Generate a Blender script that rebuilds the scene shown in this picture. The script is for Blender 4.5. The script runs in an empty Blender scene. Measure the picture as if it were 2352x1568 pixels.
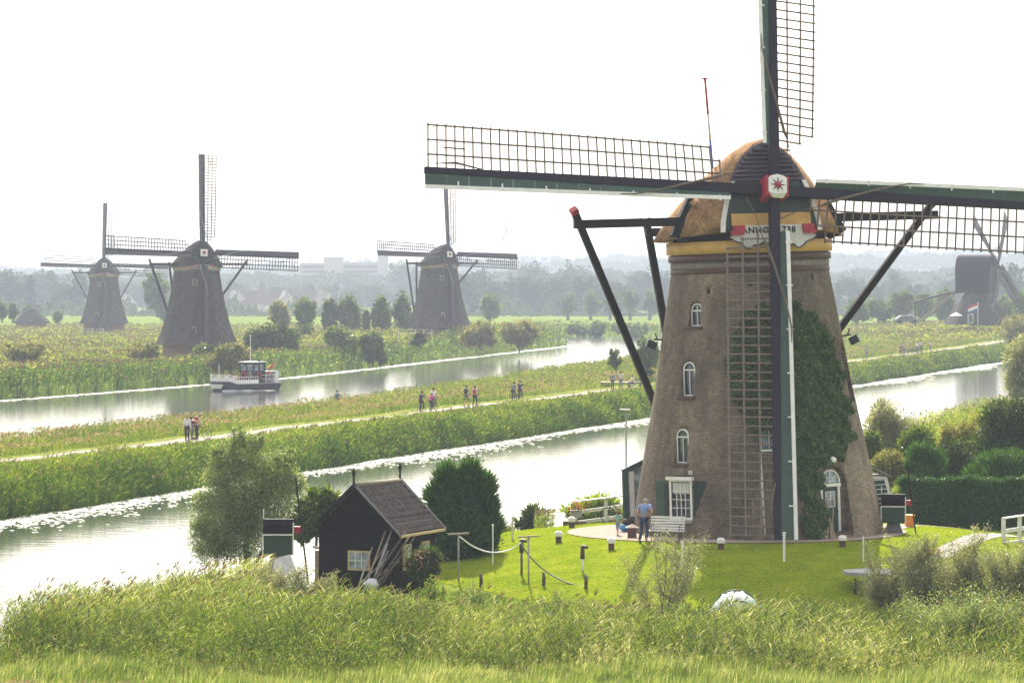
EXPO, HAZE, VEG = 1.27, 0.00038, 1
import bpy, bmesh, math, random
import numpy as np
from mathutils import Vector, Matrix
PI = math.pi; R = math.radians
random.seed(7); rng = np.random.default_rng(7)
sc = bpy.context.scene
col = sc.collection

# ------------------------------------------------------------------ camera
CH = 10.2; LENS = 125; K = LENS/85; FPX = LENS/36*2352   # depths below are in units of K metres
PITCH = math.atan(124/FPX)
cam_d = bpy.data.cameras.new('camera'); cam = bpy.data.objects.new('camera', cam_d); col.objects.link(cam)
cam_d.lens = LENS; cam_d.sensor_width = 36; cam_d.clip_start = .5; cam_d.clip_end = 9000
cam.location = (0, 0, CH); cam.rotation_euler = (PI/2-PITCH, 0, 0)
sc.camera = cam

def ray(px, py):
    x = (px-1176)/FPX; z = (784-py)/FPX
    c, s = math.cos(PITCH), math.sin(PITCH)
    return Vector((x, c+z*s, z*c-s))
def at(px, py, z=None, d=None):
    r = ray(px, py)
    k = (z-CH)/r.z if z is not None else d*K/r.y
    return Vector((r.x*k, r.y*k, CH+r.z*k))

# ------------------------------------------------------------------ terrain function (metres)
MX, MY = 9.9, 97.3*K
DX, DY = .3694, .9293          # direction of the canals
def sc_of(x, y): y = y/K; return DX*x+DY*y, -DY*x+DX*y
def xy_of(s, c): return DX*s-DY*c, (DY*s+DX*c)*K
def _ns(x, y, k=1.0):
    return (np.sin(x*.31*k+1.3)*np.cos(y*.27*k+.4)+np.sin(x*.13*k-y*.17*k+2.1)+.5*np.sin(x*.71*k+y*.53*k))/2.5
def water_depth(x, y):
    """signed distance-like: >0 inside water"""
    s, c = sc_of(x, y)
    s = np.asarray(s, float); w = .5*np.sin(s*.21)+.4*np.sin(s*.09+1)+.25*np.sin(s*.6)
    a = np.minimum(c-(42.4+w), (69.8+w*.6)-c)
    n = np.interp(s, [-100, 151, 207, 329, 368, 550, 600], [93, 95, 98, 115, 120, 148, 152])
    f = np.interp(s, [-100, 216, 281, 358, 462, 464, 560], [143, 144, 145, 155.5, 171, 204, 208])
    b = np.minimum(np.minimum(c-(n+w), (f+w)-c), 552-s)
    return np.maximum(a, b)
def hgt(x, y):
    x = np.asarray(x, float); y = np.asarray(y, float); yo = y/K
    s, c = sc_of(x, y)
    z = -.6+.12*_ns(x, y)
    dk = np.interp(c, [70.5, 74.6, 76, 79.5, 85], [-.7, .6, .82, .82, 0]); z = z+dk*np.clip((s-70)/15, 0, 1)
    d = np.hypot(x-9.9, y-MY)
    m = np.clip((21-d)/14, 0, 1); m = m*m*(3-2*m)*(c < 60)
    z = z*(1-m)+.35*m
    fr = np.clip((89-yo)/7, 0, 1)*np.clip((yo-40)/10, 0, 1)
    z = z-.65*fr*fr*(3-2*fr)
    ri = np.clip((70-yo)/14, 0, 1); z = z+1.9*ri*ri
    rd = np.clip((x-60)/60, 0, 1)*np.clip((yo-330)/120, 0, 1)*np.clip((c-70)/20, 0, 1)
    z = z+2.6*rd*np.clip((700-yo)/150, 0, 1)
    m3 = np.clip((34-np.hypot(x+13, y-432*K))/18, 0, 1); z = z+1.8*m3*m3*(3-2*m3)
    w = water_depth(x, y)
    k = np.clip((w+1.1)/1.8, 0, 1); k = k*k*(3-2*k)
    return z*(1-k)+(-2.6)*k
def gz(x, y): return float(hgt(x, y))
def gp(px, py, z0=-.5):
    """ground point under a pixel"""
    p = at(px, py, z=z0)
    for _ in range(12):
        p = at(px, py, z=.5*z0+.5*gz(p.x, p.y)); z0 = p.z
    return Vector((p.x, p.y, gz(p.x, p.y)))

# ------------------------------------------------------------------ objects
def link(o, parent=None):
    col.objects.link(o)
    if parent is not None: o.parent = parent
    return o
def empty(name, loc=(0, 0, 0), rz=0, parent=None):
    o = bpy.data.objects.new(name, None); link(o, parent)
    o.location = loc; o.rotation_euler = (0, 0, rz); o.empty_display_size = .3
    return o
def tag(o, label=None, cat=None, group=None, kind=None):
    if label: o['label'] = label
    if cat: o['category'] = cat
    if group: o['group'] = group
    if kind: o['kind'] = kind
    return o
def children(o): return [c for c in col.objects if c.parent == o]
def copy_tree(o, parent=None):
    c = o.copy(); col.objects.link(c); c.parent = parent
    for ch in children(o): copy_tree(ch, c)
    return c

class MB:
    def __init__(self): self.v = []; self.f = []; self.m = []; self.sm = []
    def add(self, vs, fs, mi=0, smooth=False):
        o = len(self.v); self.v += [tuple(v) for v in vs]
        for f in fs: self.f.append([o+i for i in f]); self.m.append(mi); self.sm.append(smooth)
        return self
    def box(self, c, s, M=None, mi=0):
        x, y, z = s[0]/2, s[1]/2, s[2]/2
        vs = [Vector((a*x, b*y, d*z)) for a in (-1, 1) for b in (-1, 1) for d in (-1, 1)]
        if M is not None: vs = [M @ v for v in vs]
        c = Vector(c); vs = [v+c for v in vs]
        return self.add(vs, [(0, 1, 3, 2), (4, 6, 7, 5), (0, 4, 5, 1), (2, 3, 7, 6), (0, 2, 6, 4), (1, 5, 7, 3)], mi)
    def bar(self, a, b, w, h=None, up=(0, 0, 1), mi=0, w2=None, h2=None):
        a, b = Vector(a), Vector(b); h = h or w; w2 = w if w2 is None else w2; h2 = h if h2 is None else h2
        d = (b-a).normalized(); u = Vector(up)
        if abs(d.dot(u)) > .98: u = Vector((1, 0, 0))
        r = d.cross(u).normalized(); u = r.cross(d)
        vs = []
        for p, ww, hh in ((a, w, h), (b, w2, h2)):
            for i, j in ((-1, -1), (1, -1), (1, 1), (-1, 1)): vs.append(p+r*i*ww/2+u*j*hh/2)
        return self.add(vs, [(3, 2, 1, 0), (4, 5, 6, 7), (0, 1, 5, 4), (1, 2, 6, 5), (2, 3, 7, 6), (3, 0, 4, 7)], mi)
    def tube(self, pts, rad, n=8, mi=0, cap=True, smooth=True):
        pts = [Vector(p) for p in pts]; k = len(pts)
        if not hasattr(rad, '__len__'): rad = [rad]*k
        vs = []; ref = Vector((.13, .21, .97))
        for i, p in enumerate(pts):
            d = (pts[min(i+1, k-1)]-pts[max(i-1, 0)]).normalized()
            if abs(d.dot(ref)) > .97: ref = Vector((1, .1, 0)).normalized()
            r = d.cross(ref).normalized(); u = r.cross(d); ref = u
            for j in range(n):
                t = 2*PI*j/n; vs.append(p+(r*math.cos(t)+u*math.sin(t))*rad[i])
        fs = [(i*n+j, i*n+(j+1) % n, (i+1)*n+(j+1) % n, (i+1)*n+j) for i in range(k-1) for j in range(n)]
        self.add(vs, fs, mi, smooth)
        if cap:
            o = len(self.v)-len(vs)
            self.f.append([o+j for j in range(n)][::-1]); self.m.append(mi); self.sm.append(False)
            self.f.append([o+(k-1)*n+j for j in range(n)]); self.m.append(mi); self.sm.append(False)
        return self
    def lathe(self, prof, n=48, c=(0, 0, 0), mi=0, smooth=True, a0=0, a1=2*PI, cap=False):
        c = Vector(c); vs = []; full = abs(a1-a0-2*PI) < 1e-6; m = n if full else n+1
        for r, z in prof:
            for j in range(m):
                t = a0+(a1-a0)*j/n; vs.append(c+Vector((r*math.cos(t), r*math.sin(t), z)))
        fs = [(i*m+j, i*m+(j+1) % m, (i+1)*m+(j+1) % m, (i+1)*m+j) for i in range(len(prof)-1) for j in range(n)]
        self.add(vs, fs, mi, smooth)
        if cap:
            o = len(self.v)-len(vs)
            self.f.append([o+j for j in range(m)][::-1]); self.m.append(mi); self.sm.append(False)
            self.f.append([o+(len(prof)-1)*m+j for j in range(m)]); self.m.append(mi); self.sm.append(False)
        return self
    def prism(self, poly, t, M=None, mi=0):
        """poly in local xz, thickness t along +y from 0"""
        n = len(poly)
        vs = [Vector((x, 0, z)) for x, z in poly]+[Vector((x, t, z)) for x, z in poly]
        if M is not None: vs = [M @ v for v in vs]
        fs = [list(range(n)), list(range(2*n-1, n-1, -1))]+[(i, i+n, (i+1) % n+n, (i+1) % n) for i in range(n)]
        return self.add(vs, fs, mi)
    def ball(self, c, r, n=10, m=7, mi=0):
        c = Vector(c); r = Vector(r) if hasattr(r, '__len__') else Vector((r, r, r))
        vs = [c+Vector((0, 0, -r.z))]
        for i in range(1, m):
            p = -PI/2+PI*i/m
            for j in range(n):
                t = 2*PI*j/n; vs.append(c+Vector((r.x*math.cos(p)*math.cos(t), r.y*math.cos(p)*math.sin(t), r.z*math.sin(p))))
        vs.append(c+Vector((0, 0, r.z)))
        fs = [(0, 1+(j+1) % n, 1+j) for j in range(n)]
        for i in range(m-2):
            a = 1+i*n
            fs += [(a+j, a+(j+1) % n, a+n+(j+1) % n, a+n+j) for j in range(n)]
        a = 1+(m-2)*n; fs += [(a+j, a+(j+1) % n, len(vs)-1) for j in range(n)]
        return self.add(vs, fs, mi, True)
    def xform(self, M): self.v = [tuple(M @ Vector(v)) for v in self.v]; return self
    def build(self, name, mats, parent=None, bevel=0, fix=True):
        me = bpy.data.meshes.new(name); me.from_pydata(self.v, [], self.f)
        if not isinstance(mats, (list, tuple)): mats = [mats]
        for m in mats: me.materials.append(m)
        me.polygons.foreach_set('material_index', self.m); me.polygons.foreach_set('use_smooth', self.sm)
        if fix:
            bm = bmesh.new(); bm.from_mesh(me); bmesh.ops.recalc_face_normals(bm, faces=bm.faces); bm.to_mesh(me); bm.free()
        me.update()
        o = bpy.data.objects.new(name, me); link(o, parent)
        if bevel:
            b = o.modifiers.new('bevel', 'BEVEL'); b.width = bevel; b.segments = 2; b.limit_method = 'ANGLE'
        return o

def arch_poly(w, h, n=10, seg=False):
    """arched outline centred x, bottom z=0"""
    hw = w/2; r = hw if not seg else hw*1.25
    pts = [(-hw, 0), (hw, 0)]
    zs = h-(r-math.sqrt(max(r*r-hw*hw, 0)))
    a0 = math.asin(min(1, hw/r)); cz = h-r
    for i in range(n+1):
        t = a0-2*a0*i/n; pts.append((r*math.sin(t), cz+r*math.cos(t)))
    return pts

class Veg:
    """numpy built leaf and blade meshes"""
    def __init__(self): self.V = []; self.L = []; self.S = []; self.M = []; self.T = []; self.n = 0
    def _push(self, v, loops, sizes, mi, tint):
        self.V.append(v.astype(np.float32)); self.L.append((loops+self.n).astype(np.int32)); self.S.append(sizes.astype(np.int32))
        self.M.append(np.full(len(sizes), mi, np.int32)); self.T.append(tint.astype(np.float32)); self.n += len(v)
    def blades(self, b, d, L, w, droop, tint, mi=0):
        N = len(b); d = d/np.linalg.norm(d, axis=1, keepdims=True)
        L = np.broadcast_to(L, N)[:, None]; w = np.broadcast_to(w, N)[:, None]; droop = np.broadcast_to(droop, N)[:, None]
        a = rng.uniform(0, 2*PI, N); q = np.stack([np.cos(a), np.sin(a), rng.normal(0, .3, N)], 1)
        s = np.cross(d, q); s /= np.linalg.norm(s, axis=1, keepdims=True)+1e-6
        dn = np.array([[0, 0, -1.]])
        m = b+d*L*.5+dn*droop*L*.25; t = b+d*L+dn*droop*L
        v = np.stack([b-s*w*.4, b+s*w*.4, m-s*w*.5, m+s*w*.5, t], 1).reshape(-1, 3)
        base = np.arange(N)[:, None]*5
        lo = (base+np.array([[0, 1, 3, 2, 2, 3, 4]])).ravel()
        self._push(v, lo, np.tile([4, 3], N), mi, np.repeat(np.broadcast_to(tint, N), 5))
    def leaves(self, c, size, tint, mi=0, asp=.5, nrm=None, jit=.8):
        N = len(c); size = np.broadcast_to(size, N)[:, None]
        if nrm is None: nn = rng.normal(0, 1, (N, 3))
        else: nn = nrm+rng.normal(0, jit, (N, 3))
        nn /= np.linalg.norm(nn, axis=1, keepdims=True)+1e-6
        q = rng.normal(0, 1, (N, 3)); u = np.cross(nn, q); u /= np.linalg.norm(u, axis=1, keepdims=True)+1e-6
        v = np.cross(nn, u)
        P = np.stack([c-u*size*.5, c+v*size*asp*.5-u*size*.05, c+u*size*.5, c-v*size*asp*.5-u*size*.05], 1).reshape(-1, 3)
        lo = np.arange(4*N); self._push(P, lo, np.full(N, 4), mi, np.repeat(np.broadcast_to(tint, N), 4))
    def build(self, name, mats, parent=None):
        me = bpy.data.meshes.new(name)
        V = np.concatenate(self.V); L = np.concatenate(self.L); S = np.concatenate(self.S)
        me.vertices.add(len(V)); me.vertices.foreach_set('co', V.ravel())
        me.loops.add(len(L)); me.loops.foreach_set('vertex_index', L)
        me.polygons.add(len(S)); st = np.concatenate([[0], np.cumsum(S)[:-1]]).astype(np.int32)
        me.polygons.foreach_set('loop_start', st)
        if not isinstance(mats, (list, tuple)): mats = [mats]
        for m in mats: me.materials.append(m)
        me.polygons.foreach_set('material_index', np.concatenate(self.M))
        at_ = me.attributes.new('tint', 'FLOAT', 'POINT'); at_.data.foreach_set('value', np.concatenate(self.T))
        me.update(calc_edges=True)
        return link(bpy.data.objects.new(name, me), parent)

# ------------------------------------------------------------------ materials
def newmat(name):
    m = bpy.data.materials.new(name); m.use_nodes = True
    nt = m.node_tree; nt.nodes.clear(); out = nt.nodes.new('ShaderNodeOutputMaterial')
    return m, nt, out
def N(nt, t, **kw):
    n = nt.nodes.new(t)
    for k, v in kw.items(): setattr(n, k, v)
    return n
def ramp(nt, stops):
    r = nt.nodes.new('ShaderNodeValToRGB'); e = r.color_ramp.elements
    while len(e) < len(stops): e.new(.5)
    for i, (p, c) in enumerate(stops): e[i].position = p; e[i].color = (*c, 1)
    return r
def paint(name, c, rough=.6, var=.15, scale=3, bump=.0, metal=0, spec=.4, stretch=(1, 1, 1), c2=None, bscale=None, dist=.01):
    m, nt, out = newmat(name); b = N(nt, 'ShaderNodeBsdfPrincipled')
    b.inputs['Roughness'].default_value = rough; b.inputs['Metallic'].default_value = metal
    b.inputs['Specular IOR Level'].default_value = spec
    nt.links.new(b.outputs[0], out.inputs[0])
    tc = N(nt, 'ShaderNodeTexCoord'); mp = N(nt, 'ShaderNodeMapping'); mp.inputs['Scale'].default_value = stretch
    nt.links.new(tc.outputs['Object'], mp.inputs[0])
    no = N(nt, 'ShaderNodeTexNoise'); no.inputs['Scale'].default_value = scale; no.inputs['Detail'].default_value = 6; no.inputs['Roughness'].default_value = .65
    nt.links.new(mp.outputs[0], no.inputs[0])
    lo = tuple(x*(1-var) for x in c); hi = tuple(min(1, x*(1+var)) for x in (c2 or c))
    r = ramp(nt, [(.3, lo), (.7, hi)]); nt.links.new(no.outputs[0], r.inputs[0]); nt.links.new(r.outputs[0], b.inputs['Base Color'])
    if bump:
        n2 = N(nt, 'ShaderNodeTexNoise'); n2.inputs['Scale'].default_value = bscale or scale*4; n2.inputs['Detail'].default_value = 4
        nt.links.new(mp.outputs[0], n2.inputs[0])
        bp = N(nt, 'ShaderNodeBump'); bp.inputs['Strength'].default_value = bump; bp.inputs['Distance'].default_value = dist
        nt.links.new(n2.outputs[0], bp.inputs['Height']); nt.links.new(bp.outputs[0], b.inputs['Normal'])
    return m
def leafmat(name, stops, trans=.4, gloss=.06, grough=.35, tcol=(1.25, 1.15, .5)):
    m, nt, out = newmat(name)
    a = N(nt, 'ShaderNodeAttribute', attribute_name='tint'); r = ramp(nt, stops); nt.links.new(a.outputs['Fac'], r.inputs[0])
    d = N(nt, 'ShaderNodeBsdfDiffuse'); t = N(nt, 'ShaderNodeBsdfTranslucent'); g = N(nt, 'ShaderNodeBsdfGlossy'); g.inputs['Roughness'].default_value = grough
    mx = N(nt, 'ShaderNodeMix', data_type='RGBA', blend_type='MULTIPLY'); mx.inputs[0].default_value = 1; mx.inputs[7].default_value = (*tcol, 1)
    nt.links.new(r.outputs[0], mx.inputs[6]); nt.links.new(r.outputs[0], d.inputs[0]); nt.links.new(mx.outputs[2], t.inputs[0])
    m1 = N(nt, 'ShaderNodeMixShader'); m1.inputs[0].default_value = trans; nt.links.new(d.outputs[0], m1.inputs[1]); nt.links.new(t.outputs[0], m1.inputs[2])
    m2 = N(nt, 'ShaderNodeMixShader'); m2.inputs[0].default_value = gloss; nt.links.new(m1.outputs[0], m2.inputs[1]); nt.links.new(g.outputs[0], m2.inputs[2])
    nt.links.new(m2.outputs[0], out.inputs[0]); return m
def boards(name, c, per=.2, axis=2, var=.2, rough=.6, gap=.5, c2=None):
    """boards running across `axis` with dark joints in relief"""
    m, nt, out = newmat(name); b = N(nt, 'ShaderNodeBsdfPrincipled'); b.inputs['Roughness'].default_value = rough; b.inputs['Specular IOR Level'].default_value = .08
    nt.links.new(b.outputs[0], out.inputs[0])
    tc = N(nt, 'ShaderNodeTexCoord'); sp = N(nt, 'ShaderNodeSeparateXYZ'); nt.links.new(tc.outputs['Object'], sp.inputs[0])
    dv = N(nt, 'ShaderNodeMath', operation='DIVIDE'); dv.inputs[1].default_value = per; nt.links.new(sp.outputs[axis], dv.inputs[0])
    fr = N(nt, 'ShaderNodeMath', operation='FRACT'); nt.links.new(dv.outputs[0], fr.inputs[0])
    fl = N(nt, 'ShaderNodeMath', operation='FLOOR'); nt.links.new(dv.outputs[0], fl.inputs[0])
    wn = N(nt, 'ShaderNodeTexWhiteNoise', noise_dimensions='1D'); nt.links.new(fl.outputs[0], wn.inputs['W'])
    no = N(nt, 'ShaderNodeTexNoise'); no.inputs['Scale'].default_value = 4; no.inputs['Detail'].default_value = 5; nt.links.new(tc.outputs['Object'], no.inputs[0])
    ad = N(nt, 'ShaderNodeMath', operation='ADD'); nt.links.new(wn.outputs[0], ad.inputs[0]); nt.links.new(no.outputs[0], ad.inputs[1])
    h = N(nt, 'ShaderNodeMath', operation='MULTIPLY'); h.inputs[1].default_value = .5; nt.links.new(ad.outputs[0], h.inputs[0])
    r = ramp(nt, [(.2, tuple(x*(1-var) for x in c)), (.8, tuple(x*(1+var) for x in (c2 or c)))]); nt.links.new(h.outputs[0], r.inputs[0])
    nt.links.new(r.outputs[0], b.inputs['Base Color'])
    bp = N(nt, 'ShaderNodeBump'); bp.inputs['Strength'].default_value = 1; bp.inputs['Distance'].default_value = per*.12*gap*2
    nt.links.new(fr.outputs[0], bp.inputs['Height']); nt.links.new(bp.outputs[0], b.inputs['Normal'])
    return m
def brickmat(name, c1, c2, mortar, bw=.22, bh=.065, cyl=True, grime=True):
    """bricks laid round the tower (cylindrical coordinates) or flat"""
    m, nt, out = newmat(name); b = N(nt, 'ShaderNodeBsdfPrincipled'); b.inputs['Roughness'].default_value = .85; b.inputs['Specular IOR Level'].default_value = .1
    nt.links.new(b.outputs[0], out.inputs[0])
    tc = N(nt, 'ShaderNodeTexCoord'); sp = N(nt, 'ShaderNodeSeparateXYZ'); nt.links.new(tc.outputs['Object'], sp.inputs[0])
    cb = N(nt, 'ShaderNodeCombineXYZ')
    if cyl:
        a = N(nt, 'ShaderNodeMath', operation='ARCTAN2'); ng = N(nt, 'ShaderNodeMath', operation='MULTIPLY'); ng.inputs[1].default_value = -1; nt.links.new(sp.outputs[1], ng.inputs[0]); nt.links.new(sp.outputs[0], a.inputs[0]); nt.links.new(ng.outputs[0], a.inputs[1])
        mu = N(nt, 'ShaderNodeMath', operation='MULTIPLY'); mu.inputs[1].default_value = 4.3; nt.links.new(a.outputs[0], mu.inputs[0]); nt.links.new(mu.outputs[0], cb.inputs[0])
    else:
        a = N(nt, 'ShaderNodeMath', operation='ADD'); nt.links.new(sp.outputs[0], a.inputs[0]); nt.links.new(sp.outputs[1], a.inputs[1]); nt.links.new(a.outputs[0], cb.inputs[0])
    nt.links.new(sp.outputs[2], cb.inputs[1])
    br = N(nt, 'ShaderNodeTexBrick'); br.inputs['Scale'].default_value = 1; br.inputs['Brick Width'].default_value = bw; br.inputs['Row Height'].default_value = bh
    br.inputs['Mortar Size'].default_value = .011; br.inputs['Mortar Smooth'].default_value = .3; br.inputs['Bias'].default_value = -.1
    br.inputs['Color1'].default_value = (*c1, 1); br.inputs['Color2'].default_value = (*c2, 1); br.inputs['Mortar'].default_value = (*mortar, 1)
    nt.links.new(cb.outputs[0], br.inputs[0])
    last = br.outputs[0]
    if grime:
        for scl, st, lohi in ((.35, (1, 1, .5), (.42, 1.5)), (3.5, (1, 1, 1), (.7, 1.25)), (1.3, (1, 1, .14), (.66, 1.2)), (9, (1, 1, 1), (.8, 1.2))):
            mp = N(nt, 'ShaderNodeMapping'); mp.inputs['Scale'].default_value = st; nt.links.new(tc.outputs['Object'], mp.inputs[0])
            no = N(nt, 'ShaderNodeTexNoise'); no.inputs['Scale'].default_value = scl; no.inputs['Detail'].default_value = 8; no.inputs['Roughness'].default_value = .7
            nt.links.new(mp.outputs[0], no.inputs[0])
            r = ramp(nt, [(.3, (lohi[0],)*3), (.7, (lohi[1], lohi[1]*.98, lohi[1]*.95))]); nt.links.new(no.outputs[0], r.inputs[0])
            mx = N(nt, 'ShaderNodeMix', data_type='RGBA', blend_type='MULTIPLY'); mx.inputs[0].default_value = 1
            nt.links.new(last, mx.inputs[6]); nt.links.new(r.outputs[0], mx.inputs[7]); last = mx.outputs[2]
    nt.links.new(last, b.inputs['Base Color'])
    bp = N(nt, 'ShaderNodeBump'); bp.inputs['Strength'].default_value = .8; bp.inputs['Distance'].default_value = .012; bp.invert = True
    nt.links.new(br.outputs['Fac'], bp.inputs['Height']); nt.links.new(bp.outputs[0], b.inputs['Normal'])
    return m
def thatch(name, c1, c2, scale=1.0):
    m, nt, out = newmat(name); b = N(nt, 'ShaderNodeBsdfPrincipled'); b.inputs['Roughness'].default_value = .95; b.inputs['Specular IOR Level'].default_value = .04
    nt.links.new(b.outputs[0], out.inputs[0])
    tc = N(nt, 'ShaderNodeTexCoord'); hs = []
    for s, st in ((9, (2.2, 2.2, .9)), (1.6, (1, 1, 1))):
        mp = N(nt, 'ShaderNodeMapping'); mp.inputs['Scale'].default_value = st; nt.links.new(tc.outputs['Object'], mp.inputs[0])
        no = N(nt, 'ShaderNodeTexNoise'); no.inputs['Scale'].default_value = s*scale; no.inputs['Detail'].default_value = 7; no.inputs['Roughness'].default_value = .7
        nt.links.new(mp.outputs[0], no.inputs[0]); hs.append(no.outputs[0])
    ad = N(nt, 'ShaderNodeMath', operation='ADD'); nt.links.new(hs[0], ad.inputs[0]); nt.links.new(hs[1], ad.inputs[1])
    h = N(nt, 'ShaderNodeMath', operation='MULTIPLY'); h.inputs[1].default_value = .5; nt.links.new(ad.outputs[0], h.inputs[0])
    r = ramp(nt, [(.40, tuple(x*.7 for x in c1)), (.5, tuple((x+y)*.5 for x, y in zip(c1, c2))), (.60, tuple(x*1.15 for x in c2))]); nt.links.new(h.outputs[0], r.inputs[0]); nt.links.new(r.outputs[0], b.inputs['Base Color'])
    bp = N(nt, 'ShaderNodeBump'); bp.inputs['Strength'].default_value = 1; bp.inputs['Distance'].default_value = .14
    nt.links.new(hs[0], bp.inputs['Height']); nt.links.new(bp.outputs[0], b.inputs['Normal'])
    return m
def glassmat(name, c=(.03, .035, .04), rough=.06):
    m, nt, out = newmat(name); b = N(nt, 'ShaderNodeBsdfPrincipled'); b.inputs['Base Color'].default_value = (*c, 1); b.inputs['Roughness'].default_value = rough
    b.inputs['Specular IOR Level'].default_value = .8; nt.links.new(b.outputs[0], out.inputs[0])
    no = N(nt, 'ShaderNodeTexNoise'); no.inputs['Scale'].default_value = 2.5
    tc = N(nt, 'ShaderNodeTexCoord'); nt.links.new(tc.outputs['Object'], no.inputs[0])
    r = ramp(nt, [(.4, c), (.75, tuple(x*4 for x in c))]); nt.links.new(no.outputs[0], r.inputs[0]); nt.links.new(r.outputs[0], b.inputs['Base Color'])
    return m

M = dict(
 white=paint('white paint', (.74, .73, .70), .5, .12, 4), offwhite=paint('weathered white paint', (.6, .59, .55), .6, .2, 3, .2),
 green=paint('dark green paint', (.022, .075, .05), .45, .25, 2, .1), deepgreen=paint('deep green paint', (.012, .035, .024), .4, .3, 3, .15, stretch=(8, 1, 1)),
 boardgreen=paint('sail board green', (.03, .068, .052), .5, .25, 1.5, .15), blackwood=paint('tarred wood', (.014, .011, .013), .6, .35, 2, .2, spec=.15),
 stock=paint('stock black', (.022, .017, .032), .6, .2, 1.2, spec=.12), red=paint('red paint', (.36, .02, .035), .45, .15, 4), yellow=paint('ochre yellow paint', (.55, .33, .09), .6, .2, 2, .2),
 lath=paint('lattice wood', (.17, .13, .11), .8, .3, 6), rope=paint('rope', (.13, .10, .075), .9, .3, 8), iron=paint('black iron', (.02, .02, .02), .5, .2, 3),
 glass=glassmat('window glass'), glassblue=glassmat('curtained glass', (.10, .12, .14)), curtain=paint('curtain', (.55, .55, .53), .9, .15, 9, stretch=(3, 3, .3)),
 black=paint('black', (.012, .012, .014), .6, .2, 3, spec=.12), grey=paint('grey', (.25, .25, .26), .7, .2, 5), darkgrey=paint('dark grey', (.09, .09, .095), .6, .25, 5),
 brick=brickmat('tower brick', (.175, .133, .106), (.10, .078, .064), (.28, .255, .22)),
 brickflat=brickmat('wall brick', (.17, .11, .08), (.10, .062, .05), (.21, .18, .15), cyl=False),
 brickdark=paint('glazed brown brick', (.085, .04, .035), .6, .3, 6, .3), brickred=brickmat('red brick', (.22, .10, .06), (.15, .07, .05), (.3, .26, .2), cyl=False, grime=False),
 thatch=thatch('new thatch', (.30, .165, .08), (.66, .405, .225)), oldthatch=thatch('old thatch', (.05, .046, .045), (.10, .092, .088)),
 gableblack=paint('black gable boards', (.05, .04, .065), .45, .35, 1.5, .2, spec=.5, stretch=(.4, 1, 6)), shedwood=boards('tarred shed boards', (.005, .004, .0055), .21, var=.3, rough=.7),
 wood=paint('bare wood', (.30, .24, .17), .8, .3, 3, .2, stretch=(1, 1, 4)), greywood=paint('grey wood', (.30, .28, .27), .8, .3, 4, .2),
 ochrewin=paint('ochre window frame', (.5, .36, .16), .6, .15, 3), pave=None)
# ------------------------------------------------------------------ world, sun, haze
SUN_EL, SUN_AZ = R(40), R(-3)            # sun ahead of the camera, a little to the left
w = bpy.data.worlds.new('World'); sc.world = w; w.use_nodes = True
nt = w.node_tree; nt.nodes.clear(); wo = N(nt, 'ShaderNodeOutputWorld'); bg = N(nt, 'ShaderNodeBackground'); bg.inputs[1].default_value = .105
sky = N(nt, 'ShaderNodeTexSky', sky_type='NISHITA'); sky.sun_disc = False; sky.sun_elevation = SUN_EL; sky.sun_rotation = SUN_AZ
sky.air_density = 1; sky.dust_density = 4; sky.ozone_density = 1
# a veil of thin high cloud over the sky
tc = N(nt, 'ShaderNodeTexCoord'); no = N(nt, 'ShaderNodeTexNoise'); no.inputs['Scale'].default_value = 2.2; no.inputs['Detail'].default_value = 5
mp = N(nt, 'ShaderNodeMapping'); mp.inputs['Scale'].default_value = (1, 1, 3.5); nt.links.new(tc.outputs['Generated'], mp.inputs[0]); nt.links.new(mp.outputs[0], no.inputs[0])
mr = ramp(nt, [(.3, (.68,)*3), (.7, (.86,)*3)]); nt.links.new(no.outputs[0], mr.inputs[0])
mx = N(nt, 'ShaderNodeMix', data_type='RGBA'); nt.links.new(mr.outputs[0], mx.inputs[0]); nt.links.new(sky.outputs[0], mx.inputs[6]); mx.inputs[7].default_value = (7.2, 7.05, 6.9, 1)
# the veil is brightest low down on the side of the sun
dp = N(nt, 'ShaderNodeVectorMath', operation='DOT_PRODUCT'); dp.inputs[1].default_value = (math.sin(SUN_AZ)*.93, math.cos(SUN_AZ)*.93, .36); nt.links.new(tc.outputs['Generated'], dp.inputs[0])
gr = ramp(nt, [(0, (.62,)*3), (.35, (.68,)*3), (.75, (1.0,)*3), (1, (1.55, 1.53, 1.5))]); mrn = N(nt, 'ShaderNodeMapRange'); mrn.inputs['From Min'].default_value = -1
nt.links.new(dp.outputs['Value'], mrn.inputs['Value']); nt.links.new(mrn.outputs[0], gr.inputs[0])
gm_ = N(nt, 'ShaderNodeMix', data_type='RGBA', blend_type='MULTIPLY'); gm_.inputs[0].default_value = 1; nt.links.new(mx.outputs[2], gm_.inputs[6]); nt.links.new(gr.outputs[0], gm_.inputs[7])
nt.links.new(gm_.outputs[2], bg.inputs[0]); nt.links.new(bg.outputs[0], wo.inputs[0])
sd = bpy.data.lights.new('sun', 'SUN'); sd.energy = 5; sd.angle = R(.6); sd.color = (1, .93, .82)
sun = bpy.data.objects.new('sun', sd); col.objects.link(sun)
v = Vector((math.sin(SUN_AZ)*math.cos(SUN_EL), math.cos(SUN_AZ)*math.cos(SUN_EL), math.sin(SUN_EL)))
sun.rotation_euler = v.to_track_quat('Z', 'Y').to_euler(); sun.location = v*200
sc.view_settings.view_transform = 'Standard'; sc.view_settings.look = 'None'; sc.view_settings.gamma = 1; sc.view_settings.exposure = EXPO
sc.cycles.use_denoising = True; sc.cycles.max_bounces = 6; sc.cycles.diffuse_bounces = 3; sc.cycles.transmission_bounces = 4
sc.cycles.transparent_max_bounces = 8; sc.cycles.volume_bounces = 0; sc.cycles.sample_clamp_indirect = 5; sc.cycles.sample_clamp_direct = 5

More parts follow.
